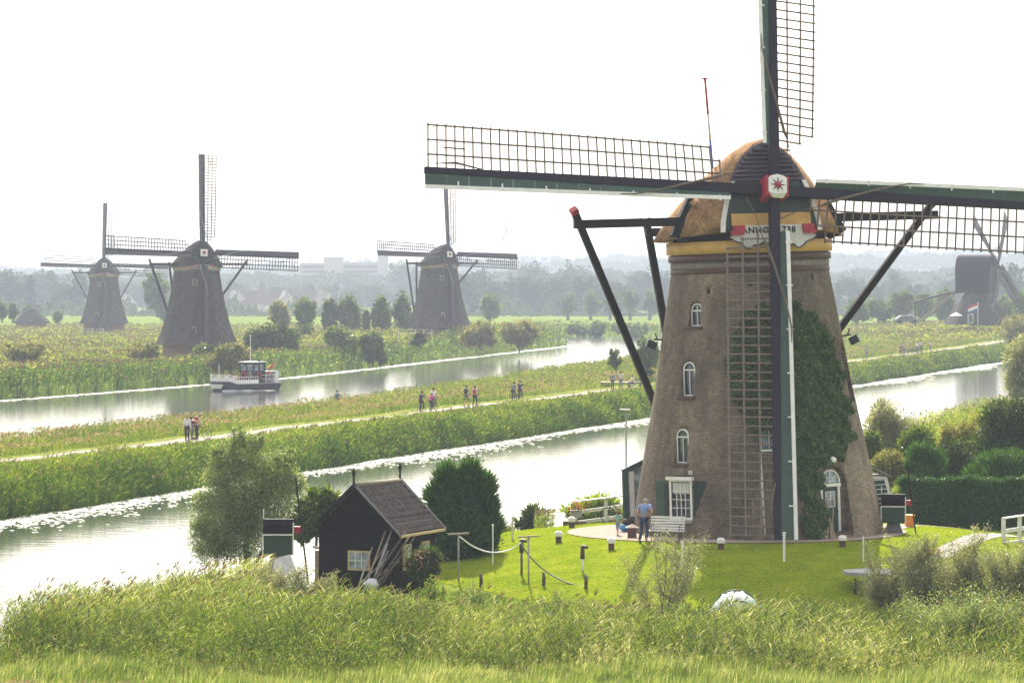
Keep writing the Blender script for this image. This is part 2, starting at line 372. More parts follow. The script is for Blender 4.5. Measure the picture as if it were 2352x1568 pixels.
if HAZE:
    hz = MB().box((0, 2380, 31), (4400, 5000, 72)).build('haze', [], fix=True); tag(hz, kind='stuff', label='pale blue summer haze filling the air over the polder')
    m, nt, out = newmat('haze air'); pv = N(nt, 'ShaderNodeVolumePrincipled'); pv.inputs['Color'].default_value = (.68, .765, .90, 1)
    pv.inputs['Density'].default_value = HAZE/K; pv.inputs['Anisotropy'].default_value = 0
    nt.links.new(pv.outputs[0], out.inputs['Volume']); hz.data.materials.append(m)

# ------------------------------------------------------------------ ground, water, lawn, paths
def sheet(name, mat, rows, xs_of, zf, keep=None, lift=0):
    rows = np.asarray(rows); X = np.stack([xs_of(y) for y in rows]); Y = np.broadcast_to(rows[:, None], X.shape)
    Z = zf(X, Y)+lift; n, k = X.shape
    V = np.stack([X, Y, Z], 2).reshape(-1, 3)
    i, j = np.meshgrid(np.arange(n-1), np.arange(k-1), indexing='ij'); a = (i*k+j).ravel()
    F = np.stack([a, a+1, a+k+1, a+k], 1)
    if keep is not None:
        c = V[F].mean(1); F = F[keep(c[:, 0], c[:, 1])]
        u, inv = np.unique(F, return_inverse=True); V = V[u]; F = inv.reshape(F.shape)
    me = bpy.data.meshes.new(name); me.vertices.add(len(V)); me.vertices.foreach_set('co', V.astype(np.float32).ravel())
    me.loops.add(F.size); me.loops.foreach_set('vertex_index', F.astype(np.int32).ravel())
    me.polygons.add(len(F)); me.polygons.foreach_set('loop_start', (np.arange(len(F))*4).astype(np.int32))
    me.polygons.foreach_set('use_smooth', np.ones(len(F), bool))
    me.materials.append(mat); me.update(calc_edges=True)
    return link(bpy.data.objects.new(name, me))
def groundmat(name, stops, scale, s2, bump=.4, rough=.95):
    m, nt, out = newmat(name); b = N(nt, 'ShaderNodeBsdfPrincipled'); b.inputs['Roughness'].default_value = rough; b.inputs['Specular IOR Level'].default_value = 0
    nt.links.new(b.outputs[0], out.inputs[0]); tc = N(nt, 'ShaderNodeTexCoord')
    n1 = N(nt, 'ShaderNodeTexNoise'); n1.inputs['Scale'].default_value = scale; n1.inputs['Detail'].default_value = 8; n1.inputs['Roughness'].default_value = .7
    n2 = N(nt, 'ShaderNodeTexNoise'); n2.inputs['Scale'].default_value = s2; n2.inputs['Detail'].default_value = 4
    for n in (n1, n2): nt.links.new(tc.outputs['Object'], n.inputs[0])
    ad = N(nt, 'ShaderNodeMath', operation='ADD'); nt.links.new(n1.outputs[0], ad.inputs[0]); nt.links.new(n2.outputs[0], ad.inputs[1])
    h = N(nt, 'ShaderNodeMath', operation='MULTIPLY'); h.inputs[1].default_value = .5; nt.links.new(ad.outputs[0], h.inputs[0])
    r = ramp(nt, stops); nt.links.new(h.outputs[0], r.inputs[0]); nt.links.new(r.outputs[0], b.inputs['Base Color'])
    bp = N(nt, 'ShaderNodeBump'); bp.inputs['Strength'].default_value = bump; bp.inputs['Distance'].default_value = .1
    nt.links.new(n2.outputs[0], bp.inputs['Height']); nt.links.new(bp.outputs[0], b.inputs['Normal']); return m
ymin = np.array([-90, -60, -30, 0, 20, 32]); ys = np.concatenate([ymin, 40*np.exp(np.linspace(0, math.log(4550/40), 760))])
gm = groundmat('meadow ground', [(.36, (.06, .085, .014)), (.48, (.11, .16, .02)), (.56, (.16, .21, .035)), (.66, (.19, .19, .06))], .035, 2.5)
ground = sheet('ground', gm, ys, lambda y: np.linspace(-1, 1, 420)*(.3*max(y, 30)+45), hgt); tag(ground, kind='structure')
wm, nt, out = newmat('canal water'); b = N(nt, 'ShaderNodeBsdfPrincipled'); b.inputs['Base Color'].default_value = (.035, .045, .035, 1)
b.inputs['Roughness'].default_value = .08; b.inputs['Specular IOR Level'].default_value = 1; b.inputs['IOR'].default_value = 1.38
nt.links.new(b.outputs[0], out.inputs[0]); tc = N(nt, 'ShaderNodeTexCoord')
mp = N(nt, 'ShaderNodeMapping'); mp.inputs['Scale'].default_value = (.5, 1.0, 1); mp.inputs['Rotation'].default_value = (0, 0, R(-10)); nt.links.new(tc.outputs['Object'], mp.inputs[0])
n1 = N(nt, 'ShaderNodeTexNoise'); n1.inputs['Scale'].default_value = 1.6; n1.inputs['Detail'].default_value = 4; nt.links.new(mp.outputs[0], n1.inputs[0])
bp = N(nt, 'ShaderNodeBump'); bp.inputs['Strength'].default_value = .2; bp.inputs['Distance'].default_value = .06
nt.links.new(n1.outputs[0], bp.inputs['Height']); nt.links.new(bp.outputs[0], b.inputs['Normal'])
WZ = -1.6
water = MB().add([(-320, 20, WZ), (320, 20, WZ), (320, 1000, WZ), (-320, 1000, WZ)], [(0, 1, 2, 3)]).build('water', wm, fix=False); tag(water, kind='structure')

# lawn round the mill
def in_lawn(x, y):
    lo = 85.4*K+1.0*np.sin(x*.5)+.5*np.sin(x*1.7)+np.where(x < 0, -x*.8, 0)
    e = ((x-9.5)/14.5)**2+((y-MY)/19)**2
    e2 = (np.abs(x-24) < 15) & (np.abs(y-98.5*K) < 14)
    return (((e < 1) | e2) & (y > lo) & (water_depth(x, y) < -1.4) & (np.hypot(x-9.9, y-MY) > 4.4))
lm = groundmat('mown lawn', [(.34, (.07, .12, .008)), (.46, (.13, .185, .010)), (.54, (.18, .225, .012)), (.66, (.26, .27, .03))], .9, 9, .9)
lawn = sheet('lawn', lm, np.arange(84*K, 112*K, .3), lambda y: np.arange(-10, 40, .3), hgt, in_lawn, .012); tag(lawn, kind='structure')
def ribbon(name, mat, pts, wd, lift, zf=None, n=4):
    """smooth ribbon lying on the ground"""
    P = [Vector((p[0], p[1], 0)) for p in pts]; Q = []
    for i in range(len(P)-1):
        a, b_, c, d = P[max(i-1, 0)], P[i], P[i+1], P[min(i+2, len(P)-1)]
        st = max(2, int((c-b_).length/1.5))
        for k in range(st):
            t = k/st; Q.append(.5*((2*b_)+(-a+c)*t+(2*a-5*b_+4*c-d)*t*t+(-a+3*b_-3*c+d)*t**3))
    Q.append(P[-1]); vs = []
    for i, p in enumerate(Q):
        d = (Q[min(i+1, len(Q)-1)]-Q[max(i-1, 0)]).normalized(); nn = Vector((-d.y, d.x, 0)); ww = wd*(1+.08*math.sin(i*.9)+.06*math.sin(i*2.3))
        for j in range(n+1):
            q = p+nn*ww*(j/n-.5); vs.append((q.x, q.y, gz(q.x, q.y)+lift))
    fs = [(i*(n+1)+j, i*(n+1)+j+1, (i+1)*(n+1)+j+1, (i+1)*(n+1)+j) for i in range(len(Q)-1) for j in range(n)]
    m = MB(); m.add(vs, fs, 0, True); return m.build(name, mat, fix=False)
pm = groundmat('shell grit path', [(.3, (.24, .22, .18)), (.6, (.36, .33, .28))], .8, 9, .3)
path_pts = [xy_of(s, 77.4+.4*math.sin(s*.02)) for s in range(60, 560, 20)]
tag(ribbon('towpath', pm, path_pts, 2.5, .05), kind='structure')
pv_ = groundmat('grey brick paving', [(.3, (.27, .25, .235)), (.6, (.38, .36, .34))], 1.5, 12, .3)
drv = [at(1960, 1232, z=.3), at(2080, 1213, z=.2), at(2200, 1222, z=.05), at(2300, 1236, z=-.2), at(2480, 1262, z=-.3), at(2700, 1300, z=-.4)]
tag(ribbon('driveway', pv_, [(p.x, p.y) for p in drv], 1.6, .03), kind='structure')
drv2 = [at(2150, 1222, z=0), at(2215, 1262, z=-.1), at(2180, 1300, z=-.2)]
tag(ribbon('garden_path', pv_, [(p.x, p.y) for p in [at(2330, 1247, z=-.2), at(2270, 1255, z=-.2), at(2220, 1272, z=-.2), at(2150, 1300, z=-.3)]], 1.0, .045), kind='structure')
pk = groundmat('pinkish brick paving', [(.3, (.26, .2, .165)), (.6, (.4, .33, .28))], 1.5, 12, .3)
pav = MB(); vs = []
for i in range(97):
    t = 2*PI*i/96; ro = 6.1+.15*math.sin(t*3)+(1.6*max(0, math.cos(t-R(196)))**2)
    for r_ in (4.6, (4.6+ro)/2, ro):
        x, y = MX-.1+r_*math.cos(t), MY+r_*math.sin(t); vs.append((x, y, max(gz(x, y), gz(x, y))+.04))
pav.add(vs, [(i*3+j, i*3+j+1, i*3+j+4, i*3+j+3) for i in range(96) for j in range(2)], 0, True)
tag(pav.build('paving', pk, fix=False), kind='structure')
# ------------------------------------------------------------------ windmills
def mesh_text(name, txt, size, mat, Mx, parent, ext=.012):
    cu = bpy.data.curves.new(name, 'FONT'); cu.body = txt; cu.size = size; cu.extrude = ext; cu.align_x = 'CENTER'; cu.resolution_u = 3; cu.space_character = 1.15
    cu.offset = .006
    o = bpy.data.objects.new(name, cu); col.objects.link(o)
    dg = bpy.context.evaluated_depsgraph_get(); me = bpy.data.meshes.new_from_object(o.evaluated_get(dg))
    bpy.data.objects.remove(o); me.transform(Mx); me.materials.clear(); me.materials.append(mat)
    return link(bpy.data.objects.new(name, me), parent)

def rotor(root, Rr, hub, yaw, tilt, phi, m_board, m_edge, m_stock, m_lath, m_sheet, n_lath=34, thick=.056, xw=0):
    A = Matrix.Translation(hub) @ Matrix.Rotation(yaw, 4, 'Z') @ Matrix.Rotation(-tilt, 4, 'X') @ Matrix.Rotation(phi, 4, 'Y')
    nrm = Vector((0, -1, 0))
    for k, off in ((0, .25), (1, -.12)):
        b = MB(); rk = Vector((0, 0, 1)) if k == 0 else Vector((1, 0, 0)); c = nrm*off
        b.bar(c, c+rk*Rr, .40, .36, up=(0, 1, 0), w2=.24, h2=.2); b.bar(c, c-rk*Rr, .40, .36, up=(0, 1, 0), w2=.24, h2=.2)
        b.xform(A); b.build('stock', m_stock, root)
    for k in range(4):
        t = PI/2*k; rk = Vector((-math.sin(t), 0, math.cos(t))); qk = Vector((math.cos(t), 0, math.sin(t)))
        off = .25 if k % 2 == 0 else -.12
        def P(r, q, e=0):
            f = min(1, max(0, (r-1.7)/(Rr-1.7))); tau = R(20-16*f**.8)
            n_ = nrm*(math.cos(tau)) + qk*math.sin(tau)
            return rk*r+(qk*math.cos(tau)-nrm*math.sin(tau))*q+nrm*off+n_*e
        b = MB(); st = (Rr-.15-2.0)/(n_lath-1)
        for i in range(n_lath):
            r = 2.0+i*st; q1 = 1.25 if i < 1 else 1.85
            b.bar(P(r, .0), P(r, q1+.09), thick, thick*1.1, up=nrm)
        b.bar(P(1.65, .02), P(1.65, .75), thick, thick, up=nrm)
        for q, r0 in ((.65, 1.6), (1.25, 1.95), (1.85, 2.0+st)):
            seg = 10; ra = [r0+(Rr-.1-r0)*i/seg for i in range(seg+1)]
            for i in range(seg): b.bar(P(ra[i], q, .03), P(ra[i+1], q, .03), thick*1.15, thick, up=nrm)
        b.bar(P(Rr-1.6, .95, .05), P(Rr-.75, .95, .05), thick, thick, up=nrm)
        b.xform(A); b.build('lattice', m_lath, root)
        b = MB(); e = MB(); S = 14; r0 = 1.75
        for i in range(S):
            ra = r0+(Rr-r0)*i/S; rb = r0+(Rr-r0)*(i+1)/S
            wa = .30+.20*(ra/Rr)+xw; wb = .30+.20*(rb/Rr)+xw
            qa0 = -.13; vs = []
            for r, w_ in ((ra, wa), (rb-.012, wb)):
                for q, ee in ((qa0, .02), (qa0, .06), (qa0-w_, .10), (qa0-w_, .06)): vs.append(P(r, q, ee))
            b.add(vs, [(0, 1, 2, 3), (4, 7, 6, 5), (0, 4, 5, 1), (1, 5, 6, 2), (2, 6, 7, 3), (3, 7, 4, 0)])
            e.bar(P(ra, qa0-wa-.07, .13), P(rb, qa0-wb-.07, .13), .05, .035 if m_edge is m_board else .15, up=qk)
            if m_edge is not m_board:
                e.bar(P((ra+rb)/2, qa0-.3, .14), P((ra+rb)/2, qa0-.56, .15), .05, .04, up=nrm) if i % 2 == 0 else None
        b.xform(A); bo = b.build('sail_board', m_board, root); e.xform(A); e.build('edge_strip', m_edge, bo)
        # rolled sail cloth and its rope
        s = MB(); pts = [P(6.2, -.62, .2), P(5.6, -.62, .25), P(4.6, -.4, .3), P(3.2, 0, .35), P(2.3, .3, .3), P(2.0, .45, .3)]
        s.tube(pts, [.015, .03, .04, .05, .065, .03], 7); s.xform(A); fs = s.build('furled_sail', m_sheet, root)
        s = MB(); s.tube([pts[-1], P(1.0, .75, .25), P(.35, 1.1, .1)], .018, 5); s.xform(A); s.build('sail_rope', m_sheet, fs)
        s = MB(); s.tube([P(Rr-.4, .25, .15), P(Rr-1.2, .3, .2), P(Rr-2.2, .1, .2)], [.02, .05, .03], 6); s.xform(A); s.build('sail_tie', m_sheet, root)
    return A

def cap_mesh(secs, K=12):
    """secs: (y, halfwidth, height, zbottom, mix) ; mix 0 = arched front outline, 1 = sloping hood"""
    F = [(1, 0), (.97, .16), (.89, .35), (.79, .54), (.64, .71), (.46, .85), (.22, .96), (0, 1)]
    H = [(1, 0), (.85, .26), (.70, .45), (.52, .64), (.34, .81), (.2, .92), (.09, .98), (0, 1)]
    b = MB(); vs = []
    for y, wd, h, zb, mx_ in secs:
        half = [((1-mx_)*f[0]+mx_*g[0], (1-mx_)*f[1]+mx_*g[1]) for f, g in zip(F, H)]
        row = [(-x*wd, y, zb+z*h) for x, z in half]+[(x*wd, y, zb+z*h) for x, z in half[-2::-1]]
        row += [(wd*.86, y, zb+.05), (-wd*.86, y, zb+.05)]
        vs += row
    n = len(row); m = len(secs)
    fs = [(i*n+j, i*n+(j+1) % n, (i+1)*n+(j+1) % n, (i+1)*n+j) for i in range(m-1) for j in range(n)]
    b.add(vs, fs, 0, True)
    b.add(vs[:n], [list(range(n))]); b.add(vs[-n:], [list(range(n))[::-1]])
    return b

def tail_gear(root, C, zs, half, tailp, m, mtip, shorty=1.9):
    """C: cap matrix; the long and short cross beams with their braces to the tail pole"""
    T = Vector(tailp)
    for y, hw, z, nm in ((-1.3, half, zs, 'cross_beam'), (shorty, half*.5, zs-.35, 'short_cross_beam')):
        b = MB(); b.bar((-hw, y, z), (hw, y, z), .30, .34, w2=.30, h2=.34); b.xform(C); b.build(nm, m, root)
        for sx in (-1, 1):
            b = MB(); top = Vector((sx*(hw-.12), y+.28, z+.45)); b.bar(top, T+Vector((sx*.3, -.1, .2)), .27, .24, up=(0, 1, 0)); b.xform(C); br = b.build('brace', m, root)
            d = (top-T).normalized(); b = MB(); b.bar(top+d*.002, top+d*.22, .30, .28, up=(0, 1, 0)); b.xform(C); b.build('brace_tip', mtip, br)
    b = MB(); b.bar((0, 3.2, zs+.2), T+Vector((0, .2, -.4)), .4, .4, up=(0, 1, 0)); b.xform(C); b.build('tail_pole', m, root)

# ---- the brick mill
mill = empty('windmill', (MX, MY, 0)); mill.rotation_euler = (0, R(-1.75), 0)
tag(mill, 'large brick windmill with brown thatched cap, green sails and ivy, on the mown lawn', 'windmill')
PZ = [-.6, 0, 1.55, 3.6, 6.0, 8.6, 11.0]; PR = [5.2, 5.12, 4.88, 4.48, 4.0, 3.56, 3.14]
def tr(z): return float(np.interp(z, PZ, PR))
def tow(th, z, out=0):
    r = tr(z)+out; return Vector((r*math.sin(th), -r*math.cos(th), z))
def wallM(th, z, r=None, lean=False):
    r = tr(z) if r is None else r
    Mx = Matrix.Translation((r*math.sin(th), -r*math.cos(th), z)) @ Matrix.Rotation(th, 4, 'Z')
    if lean: Mx = Mx @ Matrix.Rotation(-math.atan((PR[2]-PR[4])/(PZ[4]-PZ[2])), 4, 'X')
    return Mx
prof = [(tr(z), z) for z in np.linspace(-.6, 11.0, 30)]
t_b = MB(); t_b.lathe(prof, 96, cap=True)
tower = t_b.build('tower', M['brick'], mill)
cut = MB()
WINS = [(R(-43.5), 8.72, .62, .98), (R(-45), 5.98, .66, 1.42), (R(-44.8), 3.36, .66, 1.42)]
for th, z, w_, h_ in WINS:
    cut.prism(arch_poly(w_, h_), 1.0, wallM(th, z, tr(z)-.34) @ Matrix.Translation((0, -.0, 0)) @ Matrix.Rotation(PI, 4, 'Z'))
W4 = (R(3.5), 3.75, .86, 1.16)
cut.box((0, 0, 0), (W4[2], .5, W4[3]), None); 
cut.v[-8:] = [tuple(wallM(W4[0], W4[1]+W4[3]/2, tr(W4[1])-.08, True) @ Vector(v)) for v in cut.v[-8:]]
W5 = (R(-41.5), 1.18, 1.16, 1.62)
cut.box((0, 0, 0), (W5[2]+.02, .9, W5[3]+.02)); cut.v[-8:] = [tuple(wallM(W5[0], W5[1]+W5[3]/2, 4.62+.45) @ Vector(v)) for v in cut.v[-8:]]
DO = (R(36.5), .42, 1.4, 2.72)
cut.prism(arch_poly(DO[2], DO[3]), 1.6, wallM(DO[0], DO[1], 4.42) @ Matrix.Rotation(PI, 4, 'Z'))
NI = (R(73), 5.55, .8, 2.3)
cut.prism(arch_poly(NI[2], NI[3]), 1.0, wallM(NI[0], NI[1], tr(7.6)-.22) @ Matrix.Rotation(PI, 4, 'Z'))
for th, z in ((R(-34), 10.1), (R(-4), 10.35), (R(46), 10.55)):
    cut.box((0, 0, 0), (.16, .5, .2)); cut.v[-8:] = [tuple(wallM(th, z) @ Vector(v)) for v in cut.v[-8:]]
co = cut.build('cutter', M['brick'], mill)
bo = tower.modifiers.new('cut', 'BOOLEAN'); bo.object = co; bo.operation = 'DIFFERENCE'; bo.solver = 'EXACT'
bpy.context.view_layer.update()
dg = bpy.context.evaluated_depsgraph_get(); me = bpy.data.meshes.new_from_object(tower.evaluated_get(dg))
tower.modifiers.clear(); tower.data = me; bpy.data.objects.remove(co)

def window(th, z, w_, h_, root=mill, r=None, arch=True, mf='white', inner='deepgreen', cols=2, rows=2, lean=False, top=.36, glass='glass', set_=.22, curtain=False, fw=.055):
    Mx = wallM(th, z, (tr(z)-set_) if r is None else r, lean)
    w1, h1 = w_-.02, h_-.02
    b = MB()
    out = arch_poly(w1, h1) if arch else [(-w1/2, 0), (w1/2, 0), (w1/2, h1), (-w1/2, h1)]
    fm = MB()
    def ring(mb, o_, i_, t, y0=0):
        n = len(o_); vs = [Vector((x, y0, zz)) for x, zz in o_]+[Vector((x, y0, zz)) for x, zz in i_]+[Vector((x, y0+t, zz)) for x, zz in o_]+[Vector((x, y0+t, zz)) for x, zz in i_]
        fs = []
        for k in range(n):
            j = (k+1) % n; fs += [(k, j, j+n, k+n), (k+2*n, k+3*n, j+3*n, j+2*n), (k+n, j+n, j+3*n, k+3*n), (k, k+2*n, j+2*n, j)]
        mb.add([Mx @ v for v in vs], fs)
    def shrink(o_, e):
        cx = 0; cz = h1/2
        if arch:
            a = arch_poly(w1-2*e, h1-2*e); return [(x, zz+e) for x, zz in a]
        return [(x-math.copysign(e, x), zz-math.copysign(e, zz-cz)) for x, zz in o_]
    ring(fm, out, shrink(out, fw), .10)
    f = fm.build('window', M[mf], root)
    s = MB(); o2 = shrink(out, fw+.003); ring(s, o2, shrink(out, fw+.035), .06, .025); s.build('sash', M[inner], f)
    bb = MB(); zt = h1-w1/2 if arch else h1*(1-top)
    if arch:
        bb.box((0, .02, zt), (w1-2*fw, .05, .05)); 
        if rows: bb.box((0, .03, zt*.5), (.03, .03, zt-.1)); bb.box((0, .03, zt+.12), (.025, .03, .2)) if rows > 1 else None
    else:
        iw = w1-2*fw-.07; zh = h1-2*fw-.07
        for c in range(1, cols): bb.box((-iw/2+iw*c/cols, .03, h1/2), (.026, .03, zh))
        for r_ in range(1, rows): bb.box((0, .031, fw+.035+zh*r_/rows), (iw, .03, .026))
    bb.v = [tuple(Mx @ Vector(v)) for v in bb.v]; bb.build('glazing_bars', M['white'], f)
    g = MB(); g.prism([(x*.93, zz*.97+.01) for x, zz in out], .01, Mx @ Matrix.Translation((0, .07, 0))); g.build('pane', M[glass], f)
    return f, Mx
for i, (th, z, w_, h_) in enumerate(WINS):
    f, Mx = window(th, z+.02, w_, h_-.05, fw=.05, rows=1+(i == 0), set_=.2)
    b = MB(); b.box((0, -.12, -.06), (w_+.24, .34, .09)); b.xform(Mx); b.build('sill', M['brickdark'], f)
window(W4[0], W4[1]+.05, W4[2]-.06, W4[3]-.1, arch=False, cols=2, rows=1, lean=True, set_=.02, glass='glassblue', fw=.09)
f, Mx = window(W5[0], W5[1], W5[2], W5[3], arch=False, cols=4, rows=4, r=4.86, fw=.10, set_=0)
b = MB(); b.box((0, -.02, W5[3]+.01), (W5[2]+.16, .16, .12)); b.xform(Mx); b.build('lintel', M['white'], f)
b = MB(); b.box((0, -.05, -.06), (W5[2]+.14, .26, .1)); b.xform(Mx); b.build('sill', M['greywood'], f)
b = MB(); n = 24
vs = []; 
for i in range(n+1):
    x = -.44+.88*i/n; vs += [(x, .058+.012*math.sin(i*1.7), 1.50), (x, .058+.012*math.sin(i*1.7), 1.06-.035*abs(math.sin(i*PI/6)))]
b.add(vs, [(2*i, 2*i+2, 2*i+3, 2*i+1) for i in range(n)]); b.xform(Mx); b.build('curtain', M['curtain'], f, fix=False)
for sx in (-1, 1):
    b = MB(); Ms = Mx @ Matrix.Translation((sx*(W5[2]/2+.06), -.01, 0)) @ Matrix.Rotation(sx*R(14 if sx < 0 else 42), 4, 'Z')
    b.box((sx*.38, 0, .76), (.74, .05, 1.5))
    for z0, h0 in ((.42, .6), (1.12, .6)):
        b.box((sx*.38, -.035, z0), (.54, .02, h0)); b.box((sx*.38, -.05, z0), (.44, .012, h0-.1))
    b.xform(Ms); s = b.build('shutter', M['deepgreen'], mill)
    for z0 in (.2, 1.3): b = MB(); b.box((sx*.12, -.04, z0), (.3, .02, .05)); b.xform(Ms); b.build('hinge', M['iron'], s)
# door with a fanlight in the arched recess
Md = wallM(DO[0], .42, 4.47) @ Matrix.Scale(.9, 4)
b = MB(); b.box((-.04, .03, 1.05), (.86, .06, 2.05))
for sx in (-.22, .15): b.box((sx, -.01, .45), (.26, .02, .6))
b.xform(Md); door = b.build('door', M['deepgreen'], mill)
b = MB(); b.box((-.04, -.012, 1.55), (.5, .01, .66)); b.xform(Md); b.build('pane', M['glassblue'], door)
b = MB()
for z in (1.22, 1.55, 1.88): b.box((-.04, -.03, z), (.54, .025, .03))
for x in (-.3, -.04, .22): b.box((x, -.031, 1.55), (.03, .02, .68))
b.xform(Md); b.build('glazing_bars', M['white'], door)
b = MB(); b.box((.33, -.05, 1.0), (.03, .08, .03)); b.ball((.33, -.09, 1.0), .035); b.xform(Md); b.build('handle', M['iron'], door)
b = MB(); b.box((.46, 0, 1.1), (.12, .12, 2.2)); b.box((-.54, 0, 1.1), (.12, .12, 2.2)); b.box((-.04, -.02, 2.17), (1.16, .16, .13)); b.xform(Md); dfr = b.build('door_frame', M['white'], mill)
fan = [(math.cos(PI*i/12)*.56-.02, math.sin(PI*i/12)*.56) for i in range(13)]
b = MB(); b.prism(fan, .03, Md @ Matrix.Translation((0, .05, 2.26))); fl = b.build('fanlight', M['glassblue'], mill)
b = MB()
for i in range(12): b.bar((fan[i][0], 0, fan[i][1]+2.26), (fan[i+1][0], 0, fan[i+1][1]+2.26), .06, .06, up=(0, 1, 0))
for a in (45, 90, 135): b.bar((-.02, .01, 2.28), (-.02+.54*math.cos(R(a)), .01, 2.26+.54*math.sin(R(a))), .028, .03, up=(0, 1, 0))
b.box((-.02, .01, 2.5), (.9, .03, .028))
b.xform(Md); b.build('fanlight_bars', M['white'], fl)
b = MB(); b.box((.0, -.25, .06), (1.35, .8, .14)); b.xform(Md); b.build('doorstep', M['brickdark'], mill)
b = MB(); b.ball(wallM(DO[0]-R(0), 3.36) @ Vector((0, -.16, 0)), .13); b.bar(wallM(DO[0], 3.42) @ Vector((0, .1, 0)), wallM(DO[0], 3.42) @ Vector((0, -.15, 0)), .05); b.build('globe_lamp', M['white'], mill)
# brick arch over the door, niche frame on the right flank
b = MB()
for i in range(15):
    t = PI*i/14; Mx = Md @ Matrix.Translation((.98*math.cos(t)*.82, -.02, 2.42+.98*math.sin(t)*.84)); 
b = MB(); b.prism(arch_poly(.66, 2.1), .05, wallM(NI[0], NI[1]+.08, tr(7.6)-.18)); nf = b.build('blind_window', M['wood'], mill)
b = MB(); b.prism(arch_poly(.5, 1.9), .05, wallM(NI[0], NI[1]+.16, tr(7.6)-.14)); b.build('dark_panel', M['black'], nf)
# ring courses, yellow curb and dark curb below the cap
b = MB(); b.lathe([(3.12, 10.78), (3.2, 10.8), (3.2, 10.98), (3.14, 11.0)], 72); b.build('brick_band', M['brickdark'], mill)
b = MB(); b.lathe([(3.16, 11.0), (3.19, 11.02), (3.19, 11.26), (3.1, 11.27)], 72); b.build('grey_band', paint('weathered brick', (.2, .17, .15), .9, .35, 5, .4), mill)
b = MB(); b.lathe([(3.1, 11.27), (3.27, 11.28), (3.27, 11.55), (3.12, 11.57)], 72); b.build('brick_band', M['brickdark'], mill)
b = MB(); b.lathe([(3.1, 11.57), (3.34, 11.58), (3.34, 12.06), (3.1, 12.08)], 36); b.build('yellow_curb', M['yellow'], mill)
b = MB(); b.lathe([(3.0, 12.08), (3.05, 12.1), (3.05, 12.6), (2.6, 12.7)], 48, cap=True); b.build('dark_curb', M['black'], mill)

YAW = R(13)
C = Matrix.Rotation(YAW, 4, 'Z')
secs = [(-2.95, 2.06, 3.62, 12.38, 0), (-2.6, 2.45, 3.72, 12.36, .12), (-2.1, 2.95, 3.76, 12.3, .3), (-1.3, 3.5, 3.72, 12.22, .6), (-.3, 3.85, 3.6, 12.16, .85), (.8, 3.8, 3.3, 12.14, 1), (1.9, 3.35, 2.75, 12.12, 1), (2.9, 2.5, 2.0, 12.1, 1), (3.6, 1.4, 1.1, 12.1, 1), (3.9, .5, .35, 12.1, 1)]
tl = math.tan(R(8))
b = cap_mesh(secs); b.v = [(x, y+max(0, z-12.38)*tl*max(0, min(1, (-y-.5)/2)), z) for x, y, z in b.v]; b.xform(C)
cap = b.build('cap', M['thatch'], mill)
Fp = [(1, 0), (.97, .16), (.89, .35), (.79, .54), (.64, .71), (.46, .85), (.22, .96), (0, 1)]
fw_ = [(x*2.0, z*3.55) for x, z in Fp]
def gx(z): return float(np.interp(z, [p[1] for p in fw_], [p[0] for p in fw_]))
def face(poly, t, y0, name, mat, parent=mill):
    b = MB(); b.prism(poly, t); b.v = [(x, y+y0+z*tl, z+12.4) for x, y, z in b.v]; b.xform(C); return b.build(name, mat, parent)
up = [(-gx(2.0), 2.0), (gx(2.0), 2.0)]+[p for p in fw_ if p[1] > 2.0]+[(-x, z) for x, z in fw_[::-1] if z > 2.0 and x > 0]
b = MB(); b.prism(up, .2); b.v = [(x, y-3.06, z) for x, y, z in b.v]
for i in range(9):
    z = 2.02+i*.172; hw = gx(z+.1)
    h2 = gx(z+.17)
    if hw > .1: b.add([(-hw, -3.19, z), (hw, -3.19, z), (h2, -3.07, z+.17), (-h2, -3.07, z+.17), (-hw, -3.05, z), (hw, -3.05, z)], [(0, 1, 2, 3), (4, 5, 1, 0)])
b.v = [(x, y+z*tl, z+12.4) for x, y, z in b.v]; b.xform(C); b.build('black_gable', M['gableblack'], mill)
lo = [(-2.0, 0), (2.0, 0), (gx(.57), .57), (gx(1.24), 1.24), (gx(1.98), 1.98), (-gx(1.98), 1.98), (-gx(1.24), 1.24), (-gx(.57), .57)]
face(lo, .2, -3.05, 'breast_boards', M['deepgreen'])
for sx in (-1, 1):
    pts = [(0, 2.03), (.4, 1.99), (.8, 1.9), (1.24, 1.78), (1.6, 1.66), (2.0, 1.5)]
    poly = [(sx*(x+.05), z) for z, x in pts]+[(sx*(x-.13), z) for z, x in pts[::-1]]
    face(poly, .1, -3.16, 'white_trim', M['white'])
face([(-1.62, .24), (1.62, .24), (1.62, .72), (-1.62, .72)], .1, -3.2, 'yellow_panel', M['yellow'])
# name board with scrolled lower edge
nb = [(-1.62, .24), (-1.62, -.12), (-1.78, -.2), (-1.6, -.34), (-1.35, -.42), (-1.22, -.55), (-1.05, -.66), (-.92, -.62), (-.8, -.5), (-.65, -.56), (-.52, -.44), (-.35, -.40), (-.15, -.52), (0, -.58),
      (.15, -.52), (.35, -.40), (.52, -.44), (.65, -.56), (.8, -.5), (.92, -.62), (1.05, -.66), (1.22, -.55), (1.35, -.42), (1.6, -.34), (1.78, -.2), (1.62, -.12), (1.62, .24)]
nbo = face(nb, .06, -3.32, 'name_board', M['offwhite'])
b = MB(); lowc = nb[2:-2]
for p, q in zip(lowc[:-1], lowc[1:]): b.bar((p[0], 0, p[1]-.02), (q[0], 0, q[1]-.02), .05, .07, up=(0, 1, 0))
b.v = [(x, y-3.32+z*tl, z+12.4) for x, y, z in b.v]; b.xform(C); b.build('scroll_edge', M['deepgreen'], nbo)
def brow(txt, x):
    Mx = C @ Matrix.Translation((x, -3.345, 12.34)) @ Matrix.Rotation(R(90-8), 4, 'X')
    mesh_text('lettering', txt, .34, M['black'], Mx, nbo)
